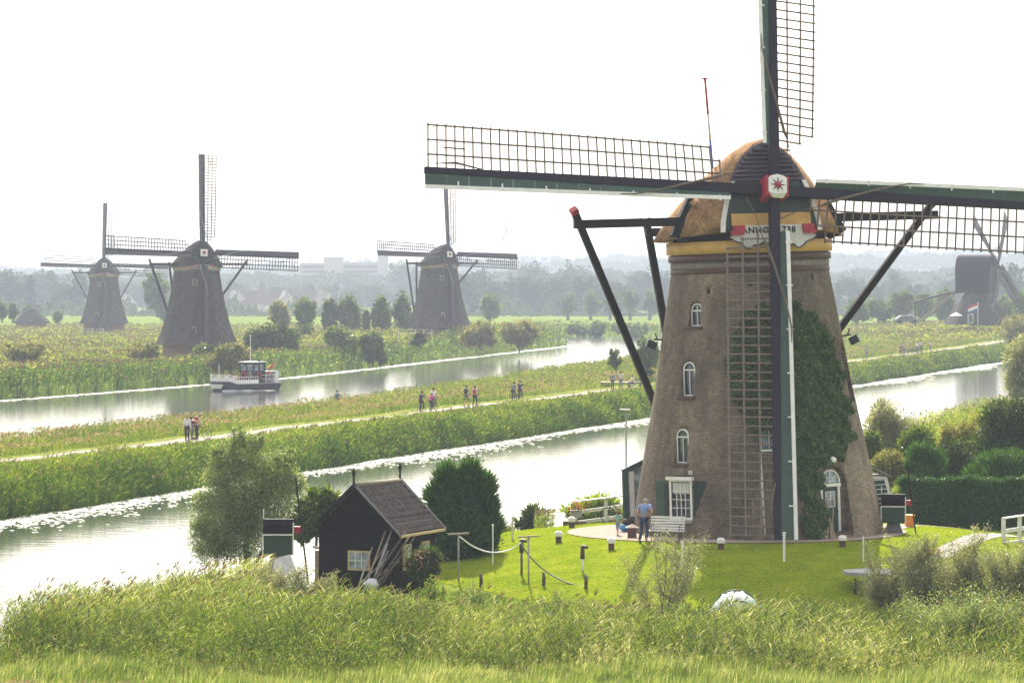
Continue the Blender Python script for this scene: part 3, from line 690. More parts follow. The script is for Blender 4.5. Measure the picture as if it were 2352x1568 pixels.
brow('ANNO', -.72); brow('1738', .55)
for sx in (-1, 1):
    poly = [(sx*1.08, .02), (sx*1.6, .02), (sx*1.6, .26), (sx*1.08, .26)]
    b = MB(); b.box((sx*1.42, -3.42, 12.54), (.44, .26, .22)); b.box((sx*1.48, -3.4, 12.36), (.5, .22, .16)); b.xform(C); b.build('red_block', M['red'], mill)
HUB = C @ Vector((0, -3.35, 14.0))
A = rotor(mill, 13.9, HUB, YAW, R(12), R(4.8), M['boardgreen'], M['white'], M['stock'], M['lath'], M['rope'])
b = MB(); b.box((0, -.1, 0), (.86, .95, .86)); b.box((0, -.66, 0), (.92, .14, .8)); b.xform(A); pe = b.build('poll_end', M['red'], mill)
oc = [(.36*math.cos(PI*i/12), .36*math.sin(PI*i/12)) for i in range(0, 24)]
oc = [(-.37, -.26), (-.25, -.3), (0, -.36), (.25, -.3), (.37, -.26), (.37, .3), (.25, .4), (0, .46), (-.25, .4), (-.37, .3)]
b = MB(); b.prism(oc, .04); b.v = [(x, y-.79, z) for x, y, z in b.v]; b.xform(A); pf = b.build('poll_face', M['white'], pe)
b = MB()
for i in range(8):
    t = PI*i/4; d = Vector((math.cos(t), 0, math.sin(t))); s = Vector((-math.sin(t), 0, math.cos(t)))
    a = Vector((0, -.815, .03)); b.add([a+s*.055, a-s*.055, a+d*.33, a+d*.33+Vector((0, .01, 0))], [(0, 1, 2)])
b.xform(A)
b.build('star_rays', paint('dark red paint', (.14, .015, .03), .5), pe, fix=False)
b = MB(); b.ball((0, -.83, .03), (.1, .04, .1)); b.xform(A); b.build('star_centre', M['red'], pe)
b = MB(); b.prism([(-.36, -.27), (-.28, -.4), (-.2, -.5), (.2, -.5), (.28, -.4), (.36, -.27), (.2, -.33), (0, -.38), (-.2, -.33)], .05); b.v = [(x, y-.80, z) for x, y, z in b.v]; b.xform(A); b.build('poll_skirt', paint('pale green paint', (.45, .47, .3), .5), pe)
tail_gear(mill, C, 12.9, 7.55, (0, 7.9, .9), M['blackwood'], M['red'])
# solid black bar for the shaded slot where the cross beam leaves the thatch, with its hood
for sx in (-1, 1):
    b = MB(); b.bar((sx*3.32, -1.3, 12.2), (sx*2.5, -1.15, 13.75), .5, .7, up=(1, 0, 0)); b.xform(C); b.build('slot_shade_bar', M['black'], mill)
    b = MB(); n = 8; vs = []
    for i in range(n+1):
        t = -1+2*i/n; vs += [(sx*(2.45-.1*t*t), -1.15+t*.75, 13.93-.18*t*t), (sx*(2.88-.25*t*t), -1.2+t*.85, 13.66-.3*t*t), (sx*(2.75-.2*t*t), -1.2+t*.8, 13.5-.28*t*t)]
    b.add(vs, [(3*i, 3*i+3, 3*i+4, 3*i+1) for i in range(n)]+[(3*i+1, 3*i+4, 3*i+5, 3*i+2) for i in range(n)]+[(3*i+2, 3*i+5, 3*i+3, 3*i) for i in range(n)], 0, True)
    b.xform(C); b.build('thatch_hood', M['thatch'], mill)
# pole on the cap, in red, white and blue
fp = Vector((-1.25, 1.3, 14.2)); ft = Vector((-1.5, 1.3, 18.7))
poles = [(0, .45, 'flag blue', (.03, .10, .30)), (.45, .68, 'flag white', (.5, .5, .5)), (.68, 1, 'flag red', (.35, .03, .05))]
pole = None
for a, e, nm, c in poles:
    b = MB(); b.tube([fp.lerp(ft, a), fp.lerp(ft, e)], .05, 8); 
    if nm == 'flag red': b.tube([ft, ft+Vector((0, 0, .05))], .15, 10)
    o = b.build('flagpole' if pole is None else 'pole_section', paint(nm, c, .5), mill if pole is None else pole); pole = pole or o
# floodlights bracketed to the wall
for th, z in ((R(-84), 8.2), (R(82), 8.15)):
    Mx = wallM(th, z); b = MB(); b.bar((0, .1, 0), (0, -.35, .05), .07); b.bar((0, -.2, 0), (0, -.3, .3), .05); b.xform(Mx); br = b.build('floodlight_bracket', M['iron'], mill)
    b = MB(); b.prism([(-.25, -.2), (.25, -.2), (.18, .12), (-.18, .12)], .38, Mx @ Matrix.Translation((0, -.62, -.05)) @ Matrix.Rotation(R(-25), 4, 'X')); b.build('floodlight', M['iron'], br)
b = MB(); b.box((0, -.03, 3.02), (.14, .02, .22)); 
mesh_text('house_number', '22', .19, M['offwhite'], wallM(W5[0], 2.98, 4.70) @ Matrix.Translation((.42, -.03, 0)) @ Matrix.Rotation(R(90), 4, 'X'), mill)

# glazed lean-to on the left flank, slatted lean-to on the right flank
lt = MB(); 
def bx(c, s, nm, m, p, rz=0):
    b = MB(); b.box((0, 0, 0), s); b.xform(Matrix.Translation(c) @ Matrix.Rotation(rz, 4, 'Z')); return b.build(nm, m, p)
b = MB(); X0 = -5.0; b.prism([(-5.15, 0), (-3.6, 0), (-3.6, 3.55), (-5.15, 2.88)], 2.0, Matrix.Translation((0, 1.9, 0))); lto = b.build('glazed_lean_to', M['glassblue'], mill)
b = MB(); b.bar((-5.2, 1.86, 0), (-5.2, 1.86, 2.9), .2, .14, up=(0, 1, 0)); b.bar((-5.3, 1.86, 2.84), (-3.6, 1.86, 3.6), .1, .2, up=(0, 0, 1)); b.bar((-5.2, 3.9, 0), (-5.2, 3.9, 2.9), .16); b.bar((-5.22, 1.9, 2.86), (-5.22, 3.95, 2.86), .16)
b.build('frame', M['deepgreen'], lto)
b = MB(); b.bar((-4.95, 1.84, .1), (-4.95, 1.84, 2.85), .2, .03, up=(0, 1, 0)); b.build('cream_panel', M['curtain'], lto)
LK = lambda q: Vector((4.15+q[0], .6+q[1], q[2]))
b = MB(); vs = [LK(v) for v in ((-.2, 0, 3.25), (-.2, 2.2, 3.25), (1.35, 2.2, 2.42), (1.35, 0, 2.42))]; b.add(vs+[v-Vector((0, 0, .06)) for v in vs], [(0, 1, 2, 3), (7, 6, 5, 4), (0, 3, 7, 4), (3, 2, 6, 7), (2, 1, 5, 6), (1, 0, 4, 5)])
sl = b.build('lean_to_roof', M['greywood'], mill)
b = MB()
for i in range(9):
    f_ = i/8; b.bar(LK((-.2, .02+2.15*f_, 3.29)), LK((1.35, .02+2.15*f_, 2.46)), .035, .03)
b.build('roof_battens', M['darkgrey'], sl)
b = MB(); b.add([LK(v) for v in ((.1, .1, 2.45), (1.2, .1, 2.4), (1.55, .1, .7), (.75, .1, .7), (.1, 2.1, 2.45), (1.2, 2.1, 2.4), (1.55, 2.1, .7), (.75, 2.1, .7))], [(0, 1, 2, 3), (4, 7, 6, 5), (0, 4, 5, 1), (1, 5, 6, 2), (2, 6, 7, 3), (3, 7, 4, 0)]); wl = b.build('lean_to_wall', M['white'], mill)
b = MB(); b.add([LK(v) for v in ((.42, .08, 2.3), (1.08, .08, 2.3), (1.4, .08, .85), (.8, .08, .85))], [(0, 1, 2, 3)]); b.build('green_panel', M['green'], wl, fix=False)
b = MB()
for i in range(8):
    f_ = i/7.; b.bar(LK((.42+.36*f_, .05, 2.25-1.32*f_)), LK((1.08+.30*f_, .05, 2.28-1.33*f_)), .03, .03)
b.build('louvre_slats', M['white'], wl)
bx(LK((-.6, -.35, .62)), (2.0, .5, .08), 'wall_shelf', M['darkgrey'], mill)

# ---- ivy
iv = Veg(); D1 = [(1822, 700), (1850, 712), (1880, 735), (1905, 790), (1925, 850), (1942, 930), (1953, 1000), (1950, 1030), (1915, 1060), (1885, 1080), (1880, 1140), (1893, 1180), (1903, 1238), (1846, 1238), (1840, 1150), (1815, 1050), (1800, 850), (1800, 720)]
D2 = [(1680, 800), (1700, 735), (1740, 700), (1800, 695), (1800, 1010), (1750, 990), (1712, 985), (1700, 920), (1672, 870)]
def inpoly(x, y, P):
    r = np.zeros(len(x), bool); n = len(P)
    for i in range(n):
        x1, y1 = P[i]; x2, y2 = P[(i+1) % n]
        c = ((y1 > y) != (y2 > y)) & (x < (x2-x1)*(y-y1)/(y2-y1+1e-9)+x1); r ^= c
    return r
NN = 210000; th = rng.uniform(R(-25), R(80), NN); zz = rng.uniform(.0, 10, NN); rr = np.interp(zz, PZ, PR)
lx = rr*np.sin(th); ly = -rr*np.cos(th); wx = 9.9+lx-zz*math.sin(R(1.75)); wy = MY+ly
c_, s_ = math.cos(PITCH), math.sin(PITCH); dy = wy*c_-(zz-CH)*s_; px = 1176+FPX*wx/dy; py = 784-FPX*(wy*s_+(zz-CH)*c_)/dy
jx = px+8*np.sin(zz*5+th*9)+5*np.sin(zz*13); jy = py+9*np.sin(th*30)
k = (inpoly(jx, jy, D1) | inpoly(jx, jy, D2)) & (rng.uniform(0, 1, NN) < .75)
clump = .10+.10*np.abs(np.sin(th*17+zz*2.3)*np.sin(zz*4.1+th*7))+.06*rng.uniform(0, 1, NN)
rad = (rr+clump*rng.uniform(.25, 1, NN))[k]; th = th[k]; zz = zz[k]
P3 = np.stack([rad*np.sin(th), -rad*np.cos(th), zz], 1); nr = np.stack([np.sin(th), -np.cos(th), np.full(len(th), .5)], 1)
iv.leaves(P3, rng.uniform(.09, .17, len(P3)), np.clip(rng.normal(.5, .22, len(P3)), 0, 1), 0, .8, nr, .55)
M['ivy'] = leafmat('ivy leaves', [(0, (.018, .042, .009)), (.6, (.06, .115, .022)), (1, (.15, .22, .045))], .3, .03)
ivr = empty('ivy', mill.location); ivr.rotation_euler = mill.rotation_euler; tag(ivr, 'dark green ivy climbing the right side of the brick windmill tower', 'climbing plant')
iv.build('foliage', M['ivy'], ivr)
b = MB()
for k in range(16):
    t0 = R(rng.uniform(20, 34)); pts = []
    for i in range(7):
        z = -.0+i*.32; t0 += R(rng.normal(-.2, .9)); pts.append(tow(t0, z, .05+.03*math.sin(i+k)))
    b.tube(pts, [.05, .045, .04, .035, .03, .025, .02], 5)
b.build('stems', M['wood'], ivr)

# ---- thatched mills across the canal
def thatched_mill():
    root = empty('windmill'); br = M['brickred']; th_ = M['oldthatch']
    b = MB(); b.lathe([(4.95, -1.0), (4.8, 2.2)], 8, cap=True, smooth=False, a0=PI/8, a1=2*PI+PI/8); b.build('brick_base', br, root)
    b = MB(); pr = [(4.9, 1.75), (5.95, 1.8), (5.75, 2.2), (5.1, 3.6), (4.55, 5.4), (4.05, 7.5), (3.6, 9.8), (3.28, 12.0), (3.2, 12.4)]
    b.lathe(pr, 8, smooth=False, a0=PI/8, a1=2*PI+PI/8, cap=True); body = b.build('thatched_body', th_, root)
    b = MB(); b.lathe([(3.05, 12.2), (3.42, 12.3), (3.42, 12.9), (3.1, 12.95)], 24); b.build('tan_curb', paint('tan curb', (.34, .24, .16), .7, .2), root)
    sec = [(y, w_*1.0, h_, z+.55, mx_) for y, w_, h_, z, mx_ in secs]
    b = cap_mesh(sec); b.build('cap', th_, root)
    fw2 = [(x*1.85, z*3.2) for x, z in Fp]; poly = [(-x, z) for x, z in fw2]+[(x, z) for x, z in fw2[-2::-1]]
    b = MB(); b.prism(poly, .2, Matrix.Translation((0, -3.06, 13.0))); b.build('gable', M['blackwood'], root)
    b = MB(); b.prism([(x*.8, z*.8) for x, z in nb], .08, Matrix.Translation((0, -3.3, 12.9))); b.build('name_board', M['offwhite'], root)
    for sx in (-1, 1):
        b = MB(); b.box((sx*1.2, -3.4, 13.05), (.5, .25, .3)); b.build('red_block', M['red'], root)
    db = M['darkwood']
    A2 = rotor(root, 14.1, Vector((0, -3.4, 14.7)), 0, R(8), R(2.5), db, db, M['stock'], M['lathdark'], M['ropegrey'], 30, .095, .2)
    b = MB(); b.box((0, -.1, 0), (.86, .9, .86)); b.xform(A2); pe = b.build('poll_end', M['blackwood'], root)
    b = MB(); b.box((0, -.62, 0), (1.0, .1, 1.0)); b.xform(A2); b.build('poll_face', M['white'], pe)
    b = MB(); b.ball((0, -.7, 0), (.26, .05, .26)); b.xform(A2); b.build('star', M['red'], pe)
    tail_gear(root, Matrix.Identity(4), 13.2, 7.2, (0, 8.2, 1.0), M['blackwood'], M['blackwood'])
    for th0, z, s in ((-.35, 3.9, .8), (-.35, 10.6, .8)):
        r_ = float(np.interp(z, [p[1] for p in pr], [p[0]*.95 for p in pr])); Mx = Matrix.Translation((r_*math.sin(th0), -r_*math.cos(th0)-.06, z)) @ Matrix.Rotation(th0, 4, 'Z')
        b = MB(); b.box((0, 0, 0), (.8*s, .3, 1.25*s)); b.xform(Mx); f = b.build('window', M['offwhite'], root)
        b = MB(); b.box((0, -.155, 0), (.5*s, .02, .95*s)); b.xform(Mx); b.build('pane', M['glass'], f)
    b = MB(); b.box((-1.9, -4.62, .9), (.9, .12, 2.0)); d = b.build('door', M['deepgreen'], root)
    b = MB(); b.box((-.6, -4.66, .9), (.5, .1, 1.1)); f = b.build('window', M['white'], root)
    b = MB(); b.tube([(.2, 1.6, 16.2), (.1, 1.6, 19.6)], .05, 6); b.build('flagpole', M['greywood'], root)
    return root
M['darkwood'] = paint('weathered dark boards', (.06, .055, .062), .7, .25, 2); M['lathdark'] = paint('dark laths', (.055, .05, .05), .8, .2, 4); M['ropegrey'] = paint('grey sail cloth', (.3, .29, .28), .9, .2)
tm = thatched_mill()
def place_mill(o, px, d, zb, yaw, label):
    p = at(px, 700, d=d); o.location = (p.x, d*K, zb); o.rotation_euler = (0, 0, yaw); tag(o, label, 'windmill', 'thatched windmills across the canal')
TM = [tm, copy_tree(tm), copy_tree(tm)]
place_mill(TM[0], 452, 343, .3, R(20), 'dark thatched windmill behind the passenger boat, nearest of the thatched mills')
place_mill(TM[1], 1009, 432, 1.3, R(29), 'dark thatched windmill right of the willow row, its cap turned well to the right')
place_mill(TM[2], 239, 539, .3, R(8), 'small hazy thatched windmill leftmost, farthest away across the brown reeds')

# ---- black hollow post mill far right
pm_ = empty('post_windmill', (at(2243, 700, d=480).x, 480*K, 2.9)); tag(pm_, 'black hollow post mill with boxy body and crossed sails, far right', 'windmill')
b = MB(); hb = 5.6
b.add([(-hb, -hb, 0), (hb, -hb, 0), (hb, hb, 0), (-hb, hb, 0), (-1.9, -1.9, 6.2), (1.9, -1.9, 6.2), (1.9, 1.9, 6.2), (-1.9, 1.9, 6.2)], [(0, 1, 5, 4), (1, 2, 6, 5), (2, 3, 7, 6), (3, 0, 4, 7)]); b.xform(Matrix.Rotation(R(6), 4, 'Z')); b.build('thatched_base', M['oldthatch'], pm_)
b = MB(); b.box((1.2, -5.6, 1.3), (6.4, .5, 3.0)); b.build('base_gable', M['darkwood'], pm_)
b = MB(); b.box((-2.0, -6.2, 1.2), (1.1, .1, 1.9)); f = b.build('window', M['white'], pm_); b = MB(); b.box((-2.0, -6.27, 1.2), (.8, .05, 1.6)); b.build('pane', M['glass'], f)
Y5 = Matrix.Rotation(R(62), 4, 'Z')
b = MB(); n = 12
outl = [(-2.3, 6.2), (2.3, 6.2), (2.45, 10.6)]+[(2.45*math.cos(PI*i/n), 10.8+3.0*math.sin(PI*i/n)) for i in range(n+1)]+[(-2.45, 10.6)]
b.prism(outl, 7.2, Matrix.Translation((0, -3.6, 0))); b.xform(Y5); b.build('mill_body', paint('black mill boards', (.008, .008, .013), .8, .2, 2, spec=.1), pm_)
b = MB(); b.prism([(-1.2, 9.3), (1.2, 9.3), (1.6, 12.9), (0, 13.6), (-1.6, 12.9)], .1, Matrix.Translation((0, 3.62, 0))); b.xform(Y5); b.build('rear_gable', M['darkwood'], pm_)
rotor(pm_, 12.5, Y5 @ Vector((0, -4.3, 12.3)), R(62), R(8), R(38), M['darkwood'], M['darkwood'], M['stock'], M['lathdark'], M['ropegrey'], 24, .1, .5)
b = MB(); b.bar((-.8, 4.0, 6.8), (-.8, 12.6, .2), .12, .2); b.bar((.8, 4.0, 6.8), (.8, 12.6, .2), .12, .2)
for i in range(22): f_ = i/21; b.bar((-.8, 4+8.6*f_, 6.8-6.6*f_), (.8, 4+8.6*f_, 6.8-6.6*f_), .06, .2)
b.bar((-.9, 4.0, 7.7), (-.9, 12.6, 1.1), .07); b.xform(Y5); b.build('stair', M['wood'], pm_)
b = MB(); b.tube([(0, 3.4, 6.5), (0, 7, 6.0), (0, 13.5, 4.2)], [.28, .24, .2], 8); b.bar((0, 13.0, -.5), (0, 13.0, 4.4), .2); b.xform(Y5); b.build('tail_pole', M['blackwood'], pm_)
b = MB(); b.tube([(0, 3.6, 10.2), (0, 9.5, 8.9)], .09, 6); b.xform(Y5); b.build('winch_beam', M['greywood'], pm_)

for (x0, y0, x1, y1), lab in (((1745, 1012, 1757, 1226), 'long white pole leaning against the mill wall below the square window'), ((1787, 1146, 1787, 1222), 'short white pole beside the black stock at the foot of the mill')):
    a = at(x1, y1, d=(MY-5.5)/K); c = at(x0, y0, d=(MY-4.75)/K); b = MB(); b.tube([a, c], .035, 6); tag(b.build('white_pole', M['white']), lab, 'pole')
# ------------------------------------------------------------------ vegetation
M['reed'] = leafmat('reed leaves', [(0, (.025, .055, .010)), (.28, (.085, .14, .020)), (.6, (.20, .265, .036)), (.85, (.34, .37, .09)), (1, (.58, .56, .36))], .42, .03, .5, (1.15, 1.1, .6))  # palest stop puts leaf highlights into the reed colour
M['reedfar'] = leafmat('bank reed leaves', [(0, (.025, .065, .014)), (.3, (.085, .15, .022)), (.6, (.18, .26, .035)), (.85, (.30, .33, .07)), (1, (.42, .36, .17))], .5, .0, .5)
M['plume'] = leafmat('reed plumes', [(0, (.12, .09, .06)), (1, (.28, .23, .16))], .3, 0)
M['grassblade'] = leafmat('grass blades', [(0, (.05, .09, .014)), (.4, (.11, .175, .028)), (.7, (.21, .27, .075)), (1, (.44, .45, .28))], .45, .05, .45)
M['lawnblade'] = leafmat('lawn grass blades', [(0, (.14, .20, .004)), (1, (.33, .38, .012))], .5, .02)
M['pinkflower'] = leafmat('dusty pink flower heads', [(0, (.26, .17, .15)), (1, (.42, .32, .28))], .3, 0)
M['herb'] = leafmat('tall herb leaves', [(0, (.04, .085, .014)), (.5, (.14, .21, .03)), (.8, (.26, .29, .07)), (1, (.36, .29, .16))], .5, .0, .5)
def nz(x, y, f=1.0, p=0.0):
    return (np.sin(x*.35*f+p)*np.cos(y*.22*f+p*1.7)+np.sin((x+y)*.17*f+2*p+1)*np.cos((x-y*.6)*.43*f+p)+.5*np.sin(x*1.1*f+y*.7*f+p*3))/2.5
def in_view(x, y, m=.245/K, e=8): return np.abs(x) < m*y+e
def rand_pts(n, x0, x1, y0, y1, keep):
    x = rng.uniform(x0, x1, n); y = rng.uniform(y0*K, y1*K, n); k = keep(x, y) & in_view(x, y); return x[k], y[k]
def reed_plants(vg, x, y, H, nl, w, wind=.25, tint=None, plume=.4, dry=0., tl=(.35, .6), base=.15, wst=None, mi=0, mp=1, pl_len=.35):
    n = len(x); z = hgt(x, y); H = np.broadcast_to(H, n)
    wx_ = wind*(.6+.4*nz(x, y, .5, 2))+rng.normal(0, .09, n); wy_ = rng.normal(0, .12, n)
    sd = np.stack([wx_, wy_, np.ones(n)], 1); sd /= np.linalg.norm(sd, axis=1, keepdims=True)
    P = np.stack([x, y, z-.05], 1); t0 = (.45+.26*nz(x, y, .6)+.24*nz(x, y, 2.6, 5)+.2*rng.normal(0, 1, n)+dry) if tint is None else tint
    vg.blades(P, sd, H, wst or w*.6, .03*H, np.clip(t0-.1, 0, 1), mi)
    for i in range(nl):
        f = base+(1-base)*(i+rng.uniform(0, 1, n))/nl; f = np.clip(f, 0, .98)
        a = rng.uniform(0, 2*PI, n); out = np.stack([np.cos(a)*.7+wind*2.0, np.sin(a)*.7, rng.uniform(.5, 1.3, n)], 1)
        L = H*rng.uniform(tl[0]*.6, tl[1]*.6, n)*(1.1-.5*f)
        vg.blades(P+sd*(H*f)[:, None], out, L, w*rng.uniform(.7, 1.2, n), rng.uniform(.1, .5, n), np.clip(t0+rng.normal(0, .2, n), 0, 1), mi)
    k = rng.uniform(0, 1, n) < plume
    if k.any():
        m = k.sum(); T = P[k]+sd[k]*H[k][:, None]*.97
        for i in range(4):
            d = np.stack([wind+.25+rng.normal(0, .15, m), rng.normal(0, .2, m), rng.uniform(.4, 1.1, m)], 1)
            vg.blades(T, d, pl_len*rng.uniform(.6, 1.1, m), (np.broadcast_to(w, n)*1.1)[k], .25, rng.uniform(0, 1, m), mp)
def tufts(vg, x, y, H, nb, w, spread=.25, tint=None, mi=0, wind=.1, patch=.6):
    n = len(x); z = hgt(x, y); H = np.broadcast_to(H, n); t0 = .5+.28*nz(x, y, patch)+.12*rng.normal(0, 1, n) if tint is None else np.broadcast_to(tint, n)
    for i in range(nb):
        a = rng.uniform(0, 2*PI, n); d = np.stack([np.cos(a)*.45+wind, np.sin(a)*.45, np.ones(n)], 1)
        P = np.stack([x+rng.normal(0, spread, n)*.5, y+rng.normal(0, spread, n)*.5, z-.03], 1)
        vg.blades(P, d, H*rng.uniform(.6, 1.15, n), w*rng.uniform(.7, 1.3, n), rng.uniform(.05, .35, n)*H, np.clip(t0+rng.normal(0, .12, n), 0, 1), mi)
def heads(vg, x, y, H, size, mi, nb=4, tint=None):
    for i in range(nb):
        n = len(x); c = np.stack([x+rng.normal(0, size*.8, n), y+rng.normal(0, size*.8, n), hgt(x, y)+H*rng.uniform(.85, 1.05, n)], 1)
        vg.leaves(c, size*rng.uniform(.7, 1.3, n), rng.uniform(0, 1, n), mi, .8)
def dry_land(x, y, m=.0): return water_depth(x, y) < -m

# foreground reed bed between the camera and the garden
def front_h(x, y):
    lim = 10.2-np.interp(x/y*K, [-.25, -.13, -.09, -.05, .0, .06, .12, .16, .25], [715, 650, 685, 700, 722, 730, 705, 735, 720])*y/FPX
    h = lim-hgt(x, y); return np.clip(h, .25, 2.0)
def front_keep(x, y):
    l = in_lawn(x, y+.4); shed = (x > -9.6) & (x < -2.2) & (y > 85.5*K)
    return dry_land(x, y, .5) & ~l & ~shed & (y < K*np.where(x < -3, 97-1.2*np.clip(x+9, 0, 6), 88.5))
if VEG:
    vg = Veg(); x, y = rand_pts(int(120000*VEG), -24, 26, 69, 97, front_keep)
    H = front_h(x, y)*(.52+.40*rng.uniform(0, 1, len(x))+.2*nz(x, y, 1.3, 4)); H *= np.clip((y/K-69.5-1.5*nz(x, y, 1.2, 4))/5, .18, 1)*(1+.22*nz(x, y, 1.9, 8)); k = rng.uniform(0, 1, len(x)) < .75+.5*nz(x, y, 1.4, 2); x, y, H = x[k], y[k], H[k]
    H = H+(rng.uniform(0, 1, len(x)) < .03)*.3
    reed_plants(vg, x, y, H, 11, .021, .14, plume=.12, tl=(.4, .8), pl_len=.2, dry=np.where((x > 2) & (rng.uniform(0, 1, len(x)) < .22), .3, 0))
    x, y = rand_pts(1500, -24, 26, 71, 96, lambda x, y: front_keep(x, y) & ((x < -7) | (nz(x, y, 1.1, 5) > .25))); reed_plants(vg, x, y, front_h(x, y)*rng.uniform(.95, 1.28, len(x)), 9, .026, .2, plume=.9, tl=(.35, .6), pl_len=.34)
    # other herbs mixed through the reeds
    x, y = rand_pts(int(16000*VEG), -24, 26, 68, 92, lambda x, y: front_keep(x, y) & (nz(x, y, .8, 6) > .12)); h = front_h(x, y)*rng.uniform(.5, 1.0, len(x))
    for i in range(8): vg.leaves(np.stack([x+rng.normal(0, .12, len(x)), y+rng.normal(0, .12, len(x)), hgt(x, y)+h*(.35+.65*rng.uniform(0, 1, len(x)))], 1), rng.uniform(.05, .12, len(x)), np.clip(.2+.3*nz(x, y, 2, 2)+.2*rng.normal(0, 1, len(x)), 0, 1), 2, .5)
    k = nz(x, y, 1.9, 3) > .3; heads(vg, x[k], y[k], h[k], .06, 1, 3)
    tag(vg.build('reed_bed', [M['reed'], M['plume'], M['herb']]), 'wind-blown green reeds filling the foreground below the garden', kind='stuff')
    vg = Veg(); x, y = rand_pts(int(60000*VEG), -22, 24, 56, 74, lambda x, y: dry_land(x, y, .5))
    tufts(vg, x, y, .5+.4*nz(x, y, 2, 1)+.2*rng.uniform(0, 1, len(x)), 6, .03, .3, mi=0, wind=.5, tint=np.clip(.55+.25*nz(x, y, 1.5, 3)+.25*nz(x, y, 5, 3)+.2*rng.normal(0, 1, len(x)), 0, 1))
    x, y = rand_pts(700, -20, -6, 60, 64, lambda x, y: nz(x, y, 2.5, 1) > .05); heads(vg, x, y, .75, .07, 1, 6)
    tag(vg.build('rough_grass', [M['grassblade'], M['pinkflower']]), 'pale rough grass with a few pink flower heads along the bottom edge', kind='stuff')
    # bright reeds at the water side left of the shed
    vg = Veg(); x, y = rand_pts(int(9000*VEG), -24, -7, 78, 101, lambda x, y: dry_land(x, y, -.6) & (water_depth(x, y) > -3.2) & (x < -9))
    reed_plants(vg, x, y, 1.5, 6, .04, .15, tint=.75+.1*rng.normal(0, 1, len(x)), plume=.1)
    x, y = rand_pts(int(3500*VEG), 1, 6, 100, 112, lambda x, y: (water_depth(x, y) > -2.6) & (water_depth(x, y) < .3) & (y > 106*K))
    reed_plants(vg, x, y, 1.2, 6, .04, .15, tint=.6+.1*rng.normal(0, 1, len(x)), plume=.3)
    tag(vg.build('shore_reeds', [M['reed'], M['plume']]), 'bright green reeds growing at the near water edge', kind='stuff')
    # tall bright grass and reeds on the near bank behind the hedge
    vg = Veg(); x, y = rand_pts(int(42000*VEG), 14, 75, 109, 270, lambda x, y: dry_land(x, y, -.5) & (water_depth(x, y) > -45) & (sc_of(x, y)[1] < 46) & (y > 109*K)); f_ = np.clip(y/K/140, .8, 2)
    reed_plants(vg, x, y, 1.35*(1+.25*nz(x, y, 1.3, 2)+.2*nz(x, y, 3, 5)), 6, .04*f_, .12, plume=.1, tint=np.clip(.6+.22*nz(x, y, .9, 4)+.14*rng.normal(0, 1, len(x)), 0, 1))
    tag(vg.build('tall_grass', [M['reedfar'], M['plume']]), 'tall bright green grass on the bank behind the hedge on the right', kind='stuff')
    # lawn blades
    vg = Veg(); x, y = rand_pts(int(150000*VEG), -6, 34, 85, 111, in_lawn)
    k = np.hypot(x-9.8, y-MY) > 6.4; x, y = x[k], y[k]
    tufts(vg, x, y, .09, 1, .026, .1, mi=0, wind=0, patch=1.2, tint=.5+.3*nz(x, y, 3, 1)+.2*rng.normal(0, 1, len(x)))
    tag(vg.build('lawn_grass', M['lawnblade']), 'short bright green mown grass of the garden lawn', kind='stuff')
    # strip between the near canal and the towpath, then beyond the path
    def strip(c0, c1, s0, s1, n):
        s = s0+(s1-s0)*rng.uniform(0, 1, n)**1.5; c = rng.uniform(c0, c1, n); x, y = xy_of(s, c); k = in_view(x, y); return x[k], y[k], s[k], c[k]
    vg = Veg()
    x, y, s, c = strip(69.2, 75.6, 85, 430, int(80000*VEG)); k = dry_land(x, y, -.5); x, y, s, c = x[k], y[k], s[k], c[k]
    H = np.interp(c, [69, 71.5, 73.5, 75.6], [1.85, 1.55, .9, .35])*(1+.3*nz(x, y, 1.2, 5)+.32*nz(x, y, 3.1, 2))
    far = np.clip(s/150, .8, 3)
    reed_plants(vg, x, y, H, 6, .05*far, .12, plume=.03, tint=np.clip(np.interp(c, [70, 72.5], [.2, .42])+.28*nz(x, y, 1.6, 1)+.13*rng.normal(0, 1, len(x)), 0, 1))  # darker green towards the waterline, with the bank's shade put into the tint
    tag(vg.build('bank_reeds', [M['reedfar'], M['plume']]), 'green reeds on the far bank of the near canal, below the towpath', kind='stuff')
    vg = Veg()
    for c0, c1 in ((74.6, 76.15), (78.7, 81.6)):
        x, y, s, c = strip(c0, c1, 85, 430, int(26000*VEG)); tufts(vg, x, y, .07 if c0 < 76 else .2, 3, .05*np.clip(s/150, .8, 3), .3, mi=0, tint=np.clip(.75+.15*nz(x, y, 2)+.1*rng.normal(0, 1, len(x)), 0, 1))
    tag(vg.build('verge_grass', M['grassblade']), 'short sunlit grass verges along the towpath', kind='stuff')
    vg = Veg()
    x, y, s, c = strip(80.6, 128, 110, 440, int(130000*VEG)); k = dry_land(x, y, -.3); x, y, s, c = x[k], y[k], s[k], c[k]
    H = np.interp(c, [80.6, 83, 87, 94, 120], [.6, 1.0, 1.25, .85, .9])*(1+.3*nz(x, y, .9, 7)+.3*nz(x, y, 2.7, 1)); far = np.clip(s/150, .8, 3.2)
    reed_plants(vg, x, y, H, 5, .05*far, .12, plume=.06, tint=np.clip(.45+.25*nz(x, y, .8, 3)+.15*rng.normal(0, 1, len(x)), 0, 1), dry=0)
    k = (nz(x, y, 1.6, 9) > -.05) & (c < 94) & (rng.uniform(0, 1, len(x)) < .35); heads(vg, x[k], y[k], H[k], .13, 2, 3)
    tag(vg.build('marsh_plants', [M['herb'], M['plume'], M['pinkflower']]), 'tall marsh herbs and reeds with dusty pink flower heads between towpath and second canal', kind='stuff')
